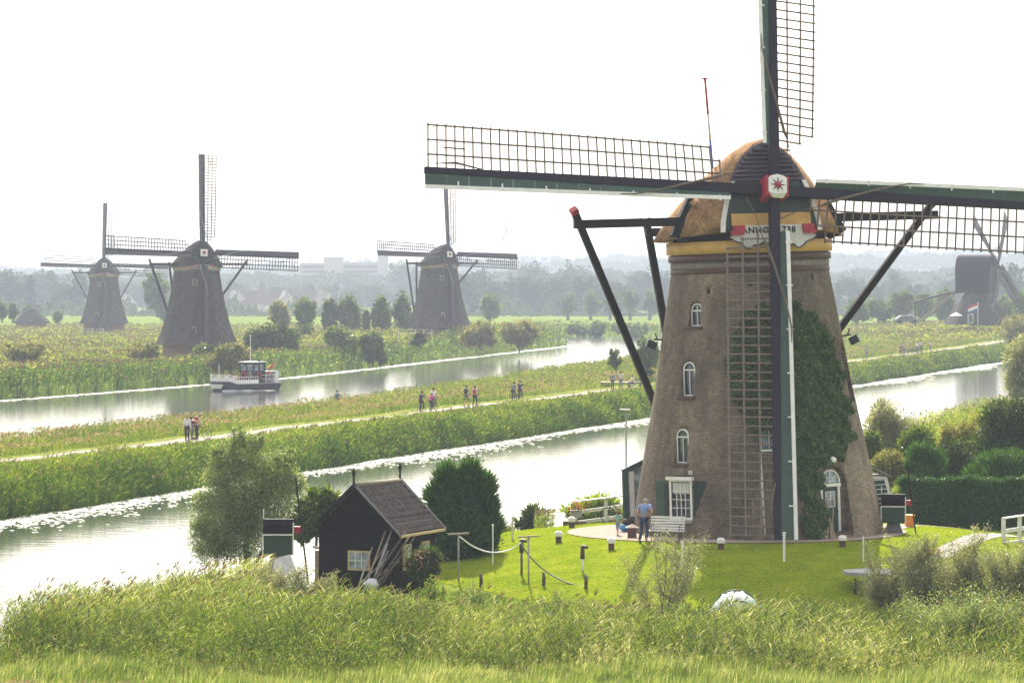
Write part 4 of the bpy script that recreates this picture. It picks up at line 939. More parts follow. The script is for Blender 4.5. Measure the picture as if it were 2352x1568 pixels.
    # far banks
    def far_pts(n, y0, y1, keep, m=.26):
        y = K*y0*(y1/y0)**rng.uniform(0, 1, n); x = rng.uniform(-m, m, n)*y/K; k = keep(x, y); return x[k], y[k]
    vg = Veg()
    x, y = far_pts(int(220000*VEG), 235, 700, lambda x, y: dry_land(x, y, -.4) & (sc_of(x, y)[1] > 81.5) & ((sc_of(x, y)[1] > 126) | (sc_of(x, y)[0] > 430)) & (y < K*(620+60*nz(x, y, .05))))
    wd = water_depth(x, y); edge = wd > -7
    H = np.where(edge, 2.2, 1.3)+.5*nz(x, y, .35, 3)+.5*nz(x, y, 1.4, 8); sc_ = y/250/K
    reed_plants(vg, x, y, H, 3, .16*sc_, .08, plume=.22, wst=.1, pl_len=.4, tint=np.clip(np.where(edge, .25, .62)+.2*nz(x, y, .25, 1)+.13*rng.normal(0, 1, len(x)), 0, 1))
    tag(vg.build('far_reeds', [M['reedfar'], M['plume']]), 'brown-topped reed fields and green fringe beyond the second canal', kind='stuff')
    # lily pads along the shores
    M['lily'] = paint('lily pads', (.19, .21, .13), .55, .45, 2, spec=.25)
    def pads(name, lab, sf, cf, n, r0, r1):
        V = []; F = []
        for i in range(n):
            s = sf(); c = cf(s)
            x, y = xy_of(s, c)
            if abs(x) > .245/K*y+8 or water_depth(np.array(x), np.array(y)) < .1: continue
            r = random.uniform(r0, r1)*max(1, s/150); o = len(V); q = random.uniform(0, 6)
            for j in range(7): V.append((x+r*math.cos(q+j*.9), y+r*1.5*math.sin(q+j*.9), WZ+.02+.012*(j % 2)+random.uniform(0, .004)))
            F.append(list(range(o, o+7)))
        b = MB(); b.v = V; b.f = F; b.m = [0]*len(F); b.sm = [False]*len(F); tag(b.build(name, M['lily'], fix=False), lab, kind='stuff')
    pads('lily_pads', 'floating lily pads along the far side of the near canal', lambda: 85+330*random.random()**1.4, lambda s: 69.6-abs(random.gauss(0, 1.25))*(1.15+.5*math.sin(s*.13)), 11000, .09, .17)
    pads('pale_waterweed', 'pale floating weed along the far side of the second canal', lambda: 190+270*random.random(), lambda s: float(np.interp(s, [216, 281, 358, 462], [143, 144, 145+10.5, 171]))-.5-random.random()**2*1.6, 2600, .13, .24)

# ---- trees and shrubs
def lm_(name, a, b_, c, tr_=.35, gl=.07): return leafmat(name, [(0, a), (.5, b_), (1, c)], tr_, gl)
LF = dict(willow=lm_('willow leaves', (.07, .125, .035), (.19, .27, .09), (.46, .52, .29), .45, .03), dark=lm_('dark leaves', (.014, .032, .006), (.04, .075, .014), (.11, .16, .03), .4, .02), mid=lm_('green leaves', (.035, .07, .014), (.08, .135, .024), (.18, .24, .045), .45, .02),
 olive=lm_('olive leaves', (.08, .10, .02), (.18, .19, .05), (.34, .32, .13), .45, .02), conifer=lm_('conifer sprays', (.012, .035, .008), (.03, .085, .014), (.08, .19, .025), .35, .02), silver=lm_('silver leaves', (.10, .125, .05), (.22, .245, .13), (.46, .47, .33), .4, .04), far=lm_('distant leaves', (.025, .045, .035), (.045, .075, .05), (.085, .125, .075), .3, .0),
 fresh=lm_('fresh leaves', (.08, .14, .015), (.16, .24, .03), (.27, .36, .05), .5, .02))
M['bark'] = paint('bark', (.09, .07, .055), .9, .35, 6, .5)
def crown(lobes, n, size, asp=.5, clus=26, sig=.22, mat=0, up=0.0, ncl=None, tj=.13, shell=.55, vg=None, z_off=0):
    vg = vg or Veg(); W = np.array([l[3]*l[5] for l in lobes]); W = W/W.sum()
    for l, wg in zip(lobes, W):
        cx, cy, cz, rx, ry, rz_ = l; m = max(3, int(n*wg)); nc = max(3, m//clus)
        v = rng.normal(0, 1, (nc, 3)); v /= np.linalg.norm(v, axis=1, keepdims=True); rad = rng.uniform(shell, 1.04, (nc, 1))
        cc = v*rad*np.array([[rx, ry, rz_]])+np.array([[cx, cy, cz]]); tc_ = rng.normal(.5, .2, nc)
        i = rng.integers(0, nc, m); s = sig*min(rx, rz_)*rng.uniform(.5, 1.3, (nc, 1))[i]
        p = cc[i]+rng.normal(0, 1, (m, 3))*s*np.array([[1, 1, 1+up]]); nn = v[i]+np.array([[0, 0, .5]])
        vg.leaves(p, size*rng.uniform(.6, 1.3, m), np.clip(tc_[i]+rng.normal(0, tj, m), 0, 1), mat, asp, nn, .9)
    return vg
def sprays(vg, lobes, n, L, w, up=.9):
    for l in lobes:
        cx, cy, cz, rx, ry, rz_ = l; m = n//len(lobes); v = rng.normal(0, 1, (m, 3)); v[:, 2] = np.abs(v[:, 2])*.9-.15; v /= np.linalg.norm(v, axis=1, keepdims=True)
        p = v*np.array([[rx, ry, rz_]])*.93+np.array([[cx, cy, cz]]); d = v*.8+np.array([[0, 0, up]])+rng.normal(0, .25, (m, 3)); vg.blades(p, d, L*rng.uniform(.4, 1.3, m), w, .1, np.clip(rng.normal(.6, .2, m), 0, 1))
def limbs(base, lobes, r, n=9, th=.5):
    b = MB(); base = Vector(base)
    top = Vector((lobes[0][0], lobes[0][1], lobes[0][2]))
    mid = base.lerp(top, .45)+Vector((random.uniform(-.1, .1)*r*8, 0, 0))
    b.tube([base-Vector((0, 0, .3)), base.lerp(mid, .5), mid, top], [r, r*.85, r*.7, r*.25], 8)
    for i in range(n):
        l = lobes[i % len(lobes)]; e = Vector((l[0]+random.uniform(-.7, .7)*l[3], l[1]+random.uniform(-.7, .7)*l[4], l[2]+random.uniform(-.2, .8)*l[5]))
        s = base.lerp(mid, random.uniform(.5, 1)); k = s.lerp(e, .5)+Vector((0, 0, -.06*(e-s).length))
        b.tube([s, k, e], [r*th*.7, r*th*.45, r*th*.12], 5)
    return b
def plant(name, base, lobes, n, size, leaf, label, cat, trunk=.12, group=None, spray=0, sup=.9, **kw):
    """a tree or shrub: crown and trunk under an empty at its foot (lobes relative to the foot)"""
    o = empty(name, base); vg = crown(lobes, int(n*(2.0 if base.y < 200*K else 1.3)), size*1.08, **kw)
    if spray > 0: sprays(vg, lobes, spray, size*3.6, size*.42, sup)
    elif spray == 0 and base.y < 200*K: sprays(vg, lobes, n//10, size*2.4, size*.5, .3)
    vg.build('crown', leaf, o)
    if trunk: limbs((0, 0, 0), lobes, trunk).build('trunk', M['bark'], o)
    return tag(o, label, cat, group)
def blob(px0, px1, py0, py1, d, k=5, jit=.25, seed=0, hz_=1.0):
    """lobes filling the box seen between those pixels at distance d -> (base, lobes)"""
    rs = random.Random(seed); a = at(px0, py1, d=d); c = at(px1, py0, d=d); w_ = c.x-a.x; h_ = c.z-a.z
    base = Vector(((a.x+c.x)/2, d*K, a.z)); L = [(0, 0, h_*.55, w_*.36, w_*.33, h_*.45)]
    for i in range(k):
        fx = rs.uniform(-1, 1); fz = rs.uniform(.25, .85); r = rs.uniform(.18, .3)
        L.append((fx*w_*(.5-r*.8)*(1-.3*max(0, fz-.5)), rs.uniform(-.3, .3)*w_, min(h_*fz, h_*(1-r*.8)), w_*r, w_*r, h_*r*1.1*hz_))
    return base, L
if VEG:
    # big willow beside the small mill
    bs = Vector((-10.6, 96.5*K, -.9))
    plant('willow_tree', bs, [(0, 0, 3.0, 1.5, 1.4, 1.7), (-.9, 0, 2.0, 1.3, 1.2, 1.3), (.9, 0, 2.5, 1.3, 1.2, 1.5), (-.25, .2, 4.5, .75, .8, .95), (-1.0, 0, 3.8, .7, .7, .8), (1.2, 0, 3.9, .8, .8, .7), (-1.4, 0, .9, .9, .9, .8), (-.3, 0, 1.0, 1.2, 1.1, .9), (1.8, 0, 3.3, .6, .6, .5), (-.35, 0, 5.1, .3, .35, .5), (-1.75, 0, 2.6, .45, .5, .4), (1.7, 0, 4.4, .35, .4, .35), (-1.9, 0, 1.5, .4, .5, .4), (.4, 0, 4.9, .35, .4, .4), (-1.2, 0, 4.6, .3, .3, .35)],
          36000, .115, LF['willow'], 'large loose grey-green willow at the water edge, left of the small garden mill', 'tree', .14, asp=.3, clus=20, sig=.17, shell=.55, spray=-1)
    b_, L = blob(672, 780, 1128, 1245, 95, 6, seed=2); plant('fig_bush', b_, L, 5200, .17, LF['mid'], 'leafy bright green bush behind the left corner of the black shed', 'bush', .06, asp=.7, clus=18)
    b_ = Vector((-1.95, 94.0*K, -.7)); L = [(0, 0, 1.6, 1.15, 1.1, 1.6), (-.5, 0, 2.6, .6, .6, .9), (.5, 0, 2.7, .62, .6, .8), (.2, -.2, 1.0, 1.1, 1, 1.0), (-.1, 0, 2.9, .45, .5, .6), (-.6, 0, 3.25, .26, .3, .55), (.3, 0, 3.4, .24, .3, .55), (.85, 0, 2.95, .25, .3, .5), (-.95, 0, 2.5, .3, .3, .6), (1.0, 0, 1.4, .4, .5, .8), (.75, 0, 2.2, .5, .5, .8), (-.7, 0, 1.7, .5, .6, 1.0)]
    o = plant('juniper', b_, L, 30000, .15, LF['conifer'], 'dense dark green conifer bush right of the black shed', 'bush', .1, asp=.28, clus=40, sig=.16, up=.8, shell=.75, spray=9000)
    b_, L = blob(936, 1016, 1262, 1335, 87.5, 5, seed=4); o = plant('rose_bush', b_, L, 3800, .1, LF['dark'], 'dark leafy bush with faded pink flowers against the shed side wall', 'bush', .04, asp=.6)
    vg = Veg(); c = np.stack([rng.normal(-.1, .35, 120), rng.normal(-.3, .25, 120), rng.uniform(.5, 1.15, 120)], 1); vg.leaves(c, .08, rng.uniform(0, 1, 120), 0, .9); vg.build('flowers', leafmat('rose pink petals', [(0, (.25, .10, .12)), (1, (.42, .24, .24))], .3, 0), o)['kind'] = 'stuff'
    b_, L = blob(1188, 1252, 1163, 1235, 112, 5, seed=5); plant('shrub', b_, L, 1900, .16, LF['dark'], 'small dark shrub on the shore between lawn and water', 'bush', .04, shell=.3)
    b_, L = blob(1138, 1186, 1210, 1245, 104, 4, seed=6); plant('shrub', b_, L, 1300, .1, LF['olive'], 'low olive shrub with orange flowers beside a white post on the shore', 'bush', .03)
    b_, L = blob(1290, 1450, 1140, 1205, 108, 7, seed=7); plant('hedge_plants', b_, L, 6000, .13, LF['fresh'], 'bright leafy plants growing behind the white rail fence', 'plant', 0, shell=.2)
    # right: shrubs behind the mill
    b_, L = blob(1985, 2115, 925, 1105, 125, 9, seed=8); plant('willow_shrub', b_, L, 14000, .12, LF['silver'], 'pale silvery willow shrub right behind the brick mill', 'bush', .07, asp=.35, shell=.3)
    b_, L = blob(2000, 2090, 1035, 1120, 120, 6, seed=9); plant('shrub', b_, L, 6000, .12, LF['olive'], 'yellowish shrub at the left end of the clipped hedge', 'bush', .05)
    b_, L = blob(2225, 2390, 925, 1100, 117, 9, seed=10); plant('shrub', b_, L, 15000, .13, LF['dark'], 'tall dark shrub above the clipped hedge at the right edge', 'bush', .1)
    b_, L = blob(2150, 2250, 980, 1110, 119, 8, seed=11); plant('shrub', b_, L, 9000, .12, LF['olive'], 'olive green shrub above the middle of the clipped hedge', 'bush', .07)
    b_, L = blob(2090, 2180, 1030, 1125, 114, 7, seed=12); plant('conifer_shrub', b_, L, 9000, .13, LF['conifer'], 'low dark conifer just behind the left half of the hedge', 'bush', .06, asp=.3, up=.5, spray=2500)
    b_, L = blob(2230, 2380, 1045, 1130, 113, 8, seed=13); plant('conifer_shrub', b_, L, 10000, .13, LF['conifer'], 'low green conifer just behind the right half of the hedge', 'bush', .06, asp=.3, up=.5, spray=2500)
    b_, L = blob(2308, 2420, 772, 960, 190, 8, seed=14); plant('willow_shrub', b_, L, 15000, .2, LF['silver'], 'silvery willow standing at the canal bank, cut by the right edge', 'tree', .12, asp=.35, shell=.3)
    for x0, x1, y0, y1, d, lf, lab in ((2060, 2160, 985, 1105, 121, 'mid', 'leafy green scrub filling the gap right of the silvery willow shrub'), (2130, 2240, 1015, 1110, 118, 'dark', 'dark scrub between the olive shrub and the low conifer behind the hedge'), (2215, 2300, 960, 1100, 121, 'olive', 'yellow-green scrub leaning against the tall dark shrub at right'), (1975, 2030, 1000, 1110, 123, 'mid', 'green scrub touching the right wall of the brick mill behind the lean-to')):
        b_, L = blob(x0, x1, y0, y1, d, 10, seed=int(x0)); plant('scrub', b_, L, 6500, .13, LF[lf], lab, 'bush', .05, shell=.35)
    # clipped hedge
    vg = Veg(); X0 = at(2068, 1150, d=105).x; X1 = at(2440, 1150, d=105).x; n = 52000
    u = rng.uniform(0, 1, n); f = rng.uniform(0, 1, n); g = rng.uniform(0, 1, n); top = rng.uniform(0, 1, n) < .3
    hx = X0+(X1-X0)*u; hy = 105*K+np.where(top, f*1.3, .1*np.sin(hx*3)); hz_ = np.where(top, 1.78+.06*np.sin(hx*2.3)+.05*np.sin(hx*7), -.3+2.1*g)
    vg.leaves(np.stack([hx, hy, hz_], 1)+rng.normal(0, .07, (n, 3)), rng.uniform(.07, .15, n), np.clip(rng.normal(.45, .2, n), 0, 1), 0, .5, np.stack([0*u, np.where(top, 0, -1), np.where(top, 1, .3)], 1), .6)
    hd = empty('hedge', ((X0+X1)/2, 105*K+.6, 0)); ho = vg.build('foliage', LF['conifer'], hd); ho.location = -hd.location; tag(hd, 'long clipped dark green hedge along the driveway on the right', 'hedge')
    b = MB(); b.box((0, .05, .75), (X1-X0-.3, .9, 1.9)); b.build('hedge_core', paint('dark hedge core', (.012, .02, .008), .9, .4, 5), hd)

    # wispy willow saplings among the reeds
    def sapling(px, py, d, h, wd, n, lab, leaf='silver', sz=.075, stems=9, name='willow_sapling', zb=None):
        p = at(px, py, d=d); base = Vector((p.x, d*K, gz(p.x, d*K))); rs = random.Random(int(px*7+py)); o = empty(name, base); b = MB(); vg = Veg(); top = p.z-base.z+0
        H = h
        for i in range(stems):
            e = Vector((rs.uniform(-1, 1)*wd/2, rs.uniform(-.5, .5)*wd*.6, H*rs.uniform(.55, 1))); k = e*.5+Vector((0, 0, H*.08)); s = Vector((rs.uniform(-.1, .1)*wd, 0, 0))
            b.tube([s, k, e], [.022, .015, .006], 4)
            m = n*2//stems; t = rng.uniform(.25, 1.03, m); q = (1-t)[:, None]**2*np.array([s])+2*(t*(1-t))[:, None]*np.array([k])+(t**2)[:, None]*np.array([e])
            q = q+rng.normal(0, 1, (m, 3))*wd*.07; vg.leaves(q, sz*rng.uniform(.6, 1.3, m), np.clip(rng.normal(.5, .25, m), 0, 1), 0, .38)
            for j in range(3):
                t0 = rs.uniform(.35, .9); a = (1-t0)**2*s+2*t0*(1-t0)*k+t0*t0*e; c = a+Vector((rs.uniform(-.3, .3)*wd, rs.uniform(-.2, .2)*wd, rs.uniform(.1, .3)*H)); b.tube([a, c], [.01, .004], 4)
                t = rng.uniform(0, 1.05, m//6)[:, None]; q = np.array([a])*(1-t)+np.array([c])*t+rng.normal(0, 1, (m//6, 3))*wd*.03; vg.leaves(q, sz*rng.uniform(.6, 1.3, m//6), np.clip(rng.normal(.5, .25, m//6), 0, 1), 0, .38)
        vg.build('crown', LF[leaf], o); b.build('stems', M['bark'], o); tag(o, lab, 'shrub')
    sapling(1525, 1330, 81, 3.4, 2.5, 4200, 'wispy willow shrub in front of the lawn, below the garden bench')
    sapling(2040, 1330, 80, 3.5, 1.9, 6500, 'grey-green willow shrub half hiding the grey garden table', stems=14)
    sapling(2140, 1330, 79, 3.7, 2.4, 12000, 'dense silvery willow shrub below the flower tub, in the right foreground', stems=18)
    sapling(2250, 1330, 78, 3.8, 2.4, 12000, 'broad silvery willow shrub second from the right edge of the picture', stems=18)
    sapling(2340, 1330, 77, 4.0, 2.2, 9000, 'tall willow shrub cut by the right picture edge', stems=14)
    sapling(2200, 1380, 75, 2.5, 3.6, 9000, 'low bushy willow growth in front of the other right foreground shrubs', 'willow', stems=16)
    sapling(645, 1320, 83, 2.1, 2.0, 4200, 'leafy willow shrub in front of the small garden mill on the left', stems=12)
    sapling(740, 1320, 83, 1.9, 1.4, 2400, 'small willow shrub in front of the left corner of the black shed', stems=9)
    sapling(265, 1330, 82, 2.4, .9, 700, 'thin lone sapling rising from the reeds against the left water', 'willow', stems=5)
    sapling(1090, 1345, 83, 1.7, 1.0, 700, 'thin sapling in front of the left side of the lawn near the clothes posts', 'willow', stems=5)
    sapling(1300, 1370, 82, 1.5, 1.6, 800, 'sparse low sapling in the reeds below the boot-topped post', 'willow', stems=6)
    sapling(990, 1340, 84, 1.6, 1.1, 900, 'small sapling in the reeds in front of the rose bush', 'fresh', stems=6)

    # shrubs and trees beyond the second canal
    def fp(name, x0, x1, y0, y1, d, n, sz, leaf, lab, k=6, cat='bush', tr_=.15, **kw):
        b_, L = blob(x0, x1, y0, y1, d, k, seed=int(x0+y0)); return plant(name, b_, L, n, sz, LF[leaf], lab, cat, tr_, **kw)
    fp('round_bush', 564, 684, 748, 838, 338, 9000, .5, 'dark', 'big round dark green bush right of the nearest thatched mill, behind the boat', 8)
    fp('bush', 436, 500, 790, 850, 310, 2600, .4, 'mid', 'green bush at the left foot of the nearest thatched mill')
    fp('bush', 480, 585, 795, 862, 298, 5200, .38, 'olive', 'pale brownish-green bush right behind the passenger boat')
    fp('bush', 742, 826, 755, 826, 350, 4600, .42, 'mid', 'rounded brown-topped bush on the far bank, left of a darker bush')
    fp('bush', 822, 892, 764, 838, 345, 4200, .42, 'dark', 'dark bush on the far bank, third bush right of the boat')
    fp('bush', 944, 986, 765, 795, 370, 1400, .35, 'dark', 'very small dark bush in front of the white rail fence of the middle mill')
    fp('bush', 1055, 1150, 738, 800, 400, 4600, .45, 'olive', 'pale olive shrub just right of the middle thatched mill')
    fp('bush', 1145, 1240, 738, 806, 405, 4600, .45, 'olive', 'pale olive shrub at the reedy point on the right end of the far bank')
    fp('bush', 290, 372, 788, 836, 315, 2600, .4, 'olive', 'low olive bush in the reeds left of the nearest thatched mill')
    fp('bush', 0, 110, 790, 838, 310, 3000, .4, 'olive', 'pale shrub in the reeds at the far left picture edge')
    fp('bush', 665, 722, 750, 790, 430, 1500, .5, 'mid', 'low dense bush just right of the big round dark bush')
    WR = [('slim pale poplar just above the big round bush, left end of the willow row', 622, 662, 690, 762, 'olive'), ('dark willow in the row, left of a gap above the reeds', 670, 732, 692, 760, 'mid'), ('pointed willow in the middle of the row', 742, 780, 690, 762, 'mid'),
          ('broad pointed willow in the row, second left of the middle mill', 772, 836, 684, 764, 'mid'), ('bushy willow in the row, left neighbour of the tree touching the middle mill', 850, 902, 682, 764, 'mid'), ('tall willow whose crown touches the left side of the middle mill', 900, 948, 670, 764, 'mid'), ('small thin tree in the gap of the willow row', 832, 850, 718, 766, 'mid')]
    for lab, x0, x1, y0, y1, lf in WR: fp('willow_tree', x0, x1, y0, y1, 470, 3400, .6, lf, lab, 7, 'tree', group='row of willows beyond the second canal', hz=1) if False else fp('willow_tree', x0, x1, y0, y1, 470, 3400, .6, lf, lab, 7, 'tree', .2, group='row of willows beyond the second canal', up=.6)
    fp('pollard_tree', 1098, 1152, 674, 738, 640, 2200, .75, 'mid', 'bushy tree standing alone in the bright meadow right of the middle mill', 6, 'tree', .3)
    for i, (x0, lab) in enumerate([(1281, 'leftmost'), (1333, 'second from left'), (1378, 'third from left'), (1424, 'fourth from left'), (1469, 'rightmost')]):
        o = fp('pollard_tree', x0, x0+47, 668, 722, 800, 1500, .9, 'mid', 'round-headed pollard tree on the bright meadow, %s of five' % lab, 5, 'tree', 0, group='pollard trees on the meadow left of the brick mill')
        b = MB(); b.tube([(0, 0, -2.2), (0, 0, 3)], [.6, .5], 6); b.build('trunk', M['bark'], o)
    for x0, x1, y0, y1, d, lab in [(-10, 20, 694, 738, 560, 'dark bushy tree at the very left edge of the picture'), (16, 42, 700, 738, 565, 'small tree beside the dark tree at the left picture edge'), (50, 80, 704, 740, 600, 'bushy tree just left behind the thatched hut roof'), (120, 146, 712, 742, 600, 'compact tree right of the thatched hut roof')]:
        fp('tree', x0, x1, y0, y1, d, 1300, .7, 'mid', lab, 4, 'tree', .2)
    for i, x0 in enumerate((28, 82, 106, 136)):
        fp('pollard_tree', x0, x0+17, 694, 715, 860, 500, .8, 'mid', 'tiny round pollard tree in the far left meadow, %s of four' % ('first', 'second', 'third', 'fourth')[i], 3, 'tree', .3, group='tiny pollard trees far left')
    fp('poplar_tree', 330, 396, 632, 726, 640, 3200, 1.0, 'mid', 'tall hazy tree between the two left thatched mills', 8, 'tree', .5)
    # thicket round the post mill
    for i, (x0, x1, y0, y1, d) in enumerate([(1935, 2000, 692, 740, 560), (1985, 2050, 690, 738, 565), (2040, 2105, 672, 738, 570), (2095, 2150, 680, 736, 575), (2140, 2200, 664, 738, 585), (2280, 2330, 680, 745, 560), (2320, 2400, 672, 745, 545)]):
        fp('thicket_tree', x0, x1, y0, y1, d, 2600, .8, 'mid', ['bushy tree directly right of the brick mill, leftmost of the thicket by the post mill', 'second thicket tree from the left, between brick mill and post mill', 'taller third thicket tree, above the distant walkers', 'fourth thicket tree, its top lower than its neighbours', 'tree whose crown touches the left side of the post mill stair', 'tree showing just right of the post mill base', 'dark tree at the right picture edge behind the post mill sail'][i], 6, 'tree', .3, group='thicket around the post mill')
    for i, (x0, x1, y0, y1, d) in enumerate([(1350, 1400, 738, 775, 575), (1300, 1352, 745, 772, 580), (1400, 1500, 742, 778, 570)]):
        fp('bush', x0, x1, y0, y1, d, 1500, .7, 'mid', ['middle dark bush at the end of the second canal', 'left dark bush at the end of the second canal', 'wide bush at the end of the second canal, beside the tail brace'][i])
    b_, L = blob(1398, 1432, 800, 850, 262, 4, seed=31); plant('shrub', b_, L, 1300, .28, LF['mid'], 'slim upright shrub left of the two walkers near the brick mill', 'bush', .05)
    b_, L = blob(1462, 1520, 775, 870, 258, 5, seed=32); plant('shrub', b_, L, 3600, .3, LF['mid'], 'tall bluish-green bush touching the left edge of the brick mill tower', 'bush', .08)
    b_, L = blob(2270, 2400, 728, 800, 420, 6, seed=33); plant('shrub', b_, L, 3600, .45, LF['olive'], 'pale shrub at the right edge below the post mill', 'bush', .05)

    # far tree lines
    protos = []
    for q in range(5):
        rs = random.Random(q+50); L = [(0, 0, 7.5, 3.8, 3.8, 4.6), (-1.5, 0, 2.6, 3.2, 3, 2.6), (2, 0, 2.2, 2.8, 3, 2.4)]+[(rs.uniform(-3, 3), rs.uniform(-2, 2), rs.uniform(4.5, 10.5), rs.uniform(1.6, 2.8), 2, rs.uniform(1.6, 3)) for _ in range(6)]
        if q == 4: L = [(0, 0, 8, 1.9, 1.9, 6), (.3, 0, 12, 1.2, 1.2, 3), (-.5, 0, 4, 1.8, 1.8, 2.5)]
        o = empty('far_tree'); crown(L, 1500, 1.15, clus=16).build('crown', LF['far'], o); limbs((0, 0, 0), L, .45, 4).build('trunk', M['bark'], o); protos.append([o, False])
    def far_tree(px, top, d, q, lab, grp, zb=-.6):
        p = at(px, top, d=d); h = p.z-zb; pr, used = protos[q]
        o = copy_tree(pr) if used else pr; protos[q][1] = True
        s = h/(12.5 if q != 4 else 14.5); o.location = (p.x, d*K, zb); o.scale = (s*random.uniform(.9, 1.25), s, s); o.rotation_euler = (0, 0, random.uniform(0, 6)); tag(o, lab, 'tree', grp)
    A_ = 'hazy tree in the far tree line behind the left thatched mills'; B_ = 'hazy tree in the far tree line between the middle mill and the brick mill'; C_ = 'hazy tree in the far tree line right of the brick mill'
    rs = random.Random(5)
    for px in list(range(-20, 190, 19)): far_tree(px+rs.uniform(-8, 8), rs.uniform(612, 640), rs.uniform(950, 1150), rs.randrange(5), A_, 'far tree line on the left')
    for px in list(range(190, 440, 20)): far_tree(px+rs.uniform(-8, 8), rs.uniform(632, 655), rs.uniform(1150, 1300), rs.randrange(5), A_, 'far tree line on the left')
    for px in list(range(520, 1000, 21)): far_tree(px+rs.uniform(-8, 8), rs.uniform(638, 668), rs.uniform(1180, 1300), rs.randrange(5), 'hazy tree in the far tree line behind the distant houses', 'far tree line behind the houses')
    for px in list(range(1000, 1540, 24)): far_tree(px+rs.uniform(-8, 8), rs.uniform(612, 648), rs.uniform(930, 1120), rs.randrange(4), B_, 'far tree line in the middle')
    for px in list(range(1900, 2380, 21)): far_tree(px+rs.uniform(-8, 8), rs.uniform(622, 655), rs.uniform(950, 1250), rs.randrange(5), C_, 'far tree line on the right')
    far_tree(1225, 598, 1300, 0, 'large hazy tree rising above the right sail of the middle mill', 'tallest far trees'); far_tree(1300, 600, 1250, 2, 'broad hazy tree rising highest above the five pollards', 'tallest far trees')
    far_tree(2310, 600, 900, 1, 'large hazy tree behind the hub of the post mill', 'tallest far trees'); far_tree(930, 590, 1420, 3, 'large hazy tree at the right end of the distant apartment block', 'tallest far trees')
    # far-off woods that read as one mass
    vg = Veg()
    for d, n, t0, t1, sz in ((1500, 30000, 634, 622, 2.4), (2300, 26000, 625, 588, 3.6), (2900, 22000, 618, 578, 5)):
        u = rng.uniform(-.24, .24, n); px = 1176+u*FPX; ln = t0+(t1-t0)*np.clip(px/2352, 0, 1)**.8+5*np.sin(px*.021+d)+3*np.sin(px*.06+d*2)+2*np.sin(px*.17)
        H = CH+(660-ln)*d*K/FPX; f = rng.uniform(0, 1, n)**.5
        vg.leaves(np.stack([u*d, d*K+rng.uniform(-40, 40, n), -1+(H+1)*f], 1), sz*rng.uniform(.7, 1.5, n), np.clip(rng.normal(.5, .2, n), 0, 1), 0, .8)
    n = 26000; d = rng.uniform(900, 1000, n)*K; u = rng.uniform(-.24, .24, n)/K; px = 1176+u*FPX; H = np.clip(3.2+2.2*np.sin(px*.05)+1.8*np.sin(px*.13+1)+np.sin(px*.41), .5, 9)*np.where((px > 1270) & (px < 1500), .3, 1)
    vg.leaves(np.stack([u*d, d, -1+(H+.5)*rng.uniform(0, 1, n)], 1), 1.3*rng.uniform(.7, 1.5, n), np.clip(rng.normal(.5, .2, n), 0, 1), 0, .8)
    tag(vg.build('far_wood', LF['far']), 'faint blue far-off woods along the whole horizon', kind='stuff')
# ------------------------------------------------------------------ people
def skin_mesh(name, V, E, Rd, mat, parent, sub=1, root=0):
    me = bpy.data.meshes.new(name); me.from_pydata([tuple(v) for v in V], E, [])
    o = bpy.data.objects.new(name, me); col.objects.link(o)
    o.modifiers.new('s', 'SKIN'); 
    for i, r in enumerate(Rd): me.skin_vertices[0].data[i].radius = (r, r) if not hasattr(r, '__len__') else r
    me.skin_vertices[0].data[root].use_root = True
    sm = o.modifiers.new('d', 'SUBSURF'); sm.levels = sub; sm.render_levels = sub
    dg = bpy.context.evaluated_depsgraph_get(); m2 = bpy.data.meshes.new_from_object(o.evaluated_get(dg))
    o.modifiers.clear(); o.data = m2; m2.materials.clear(); m2.materials.append(mat); m2.polygons.foreach_set('use_smooth', np.ones(len(m2.polygons), bool)); o.parent = parent
    return o
_pc = {}
def cloth(c):
    k = tuple(c)
    if k not in _pc: _pc[k] = paint('cloth', c, .85, .18, 9)
    return _pc[k]
SKIN = paint('skin', (.42, .25, .18), .6, .1, 5)
J0 = dict(pel=(0, 0, .95), spi=(0, .01, 1.14), che=(0, 0, 1.36), nec=(0, .01, 1.50), hea=(0, -.015, 1.60), top=(0, -.005, 1.68), shL=(-.18, 0, 1.42), shR=(.18, 0, 1.42), elL=(-.24, .03, 1.14), elR=(.24, .03, 1.14), wrL=(-.26, -.04, .89), wrR=(.26, -.04, .89),
          hiL=(-.09, 0, .90), hiR=(.09, 0, .90), knL=(-.10, -.01, .50), knR=(.10, -.01, .50), anL=(-.10, .02, .09), anR=(.10, .02, .09), toL=(-.11, -.14, .04), toR=(.11, -.14, .04))
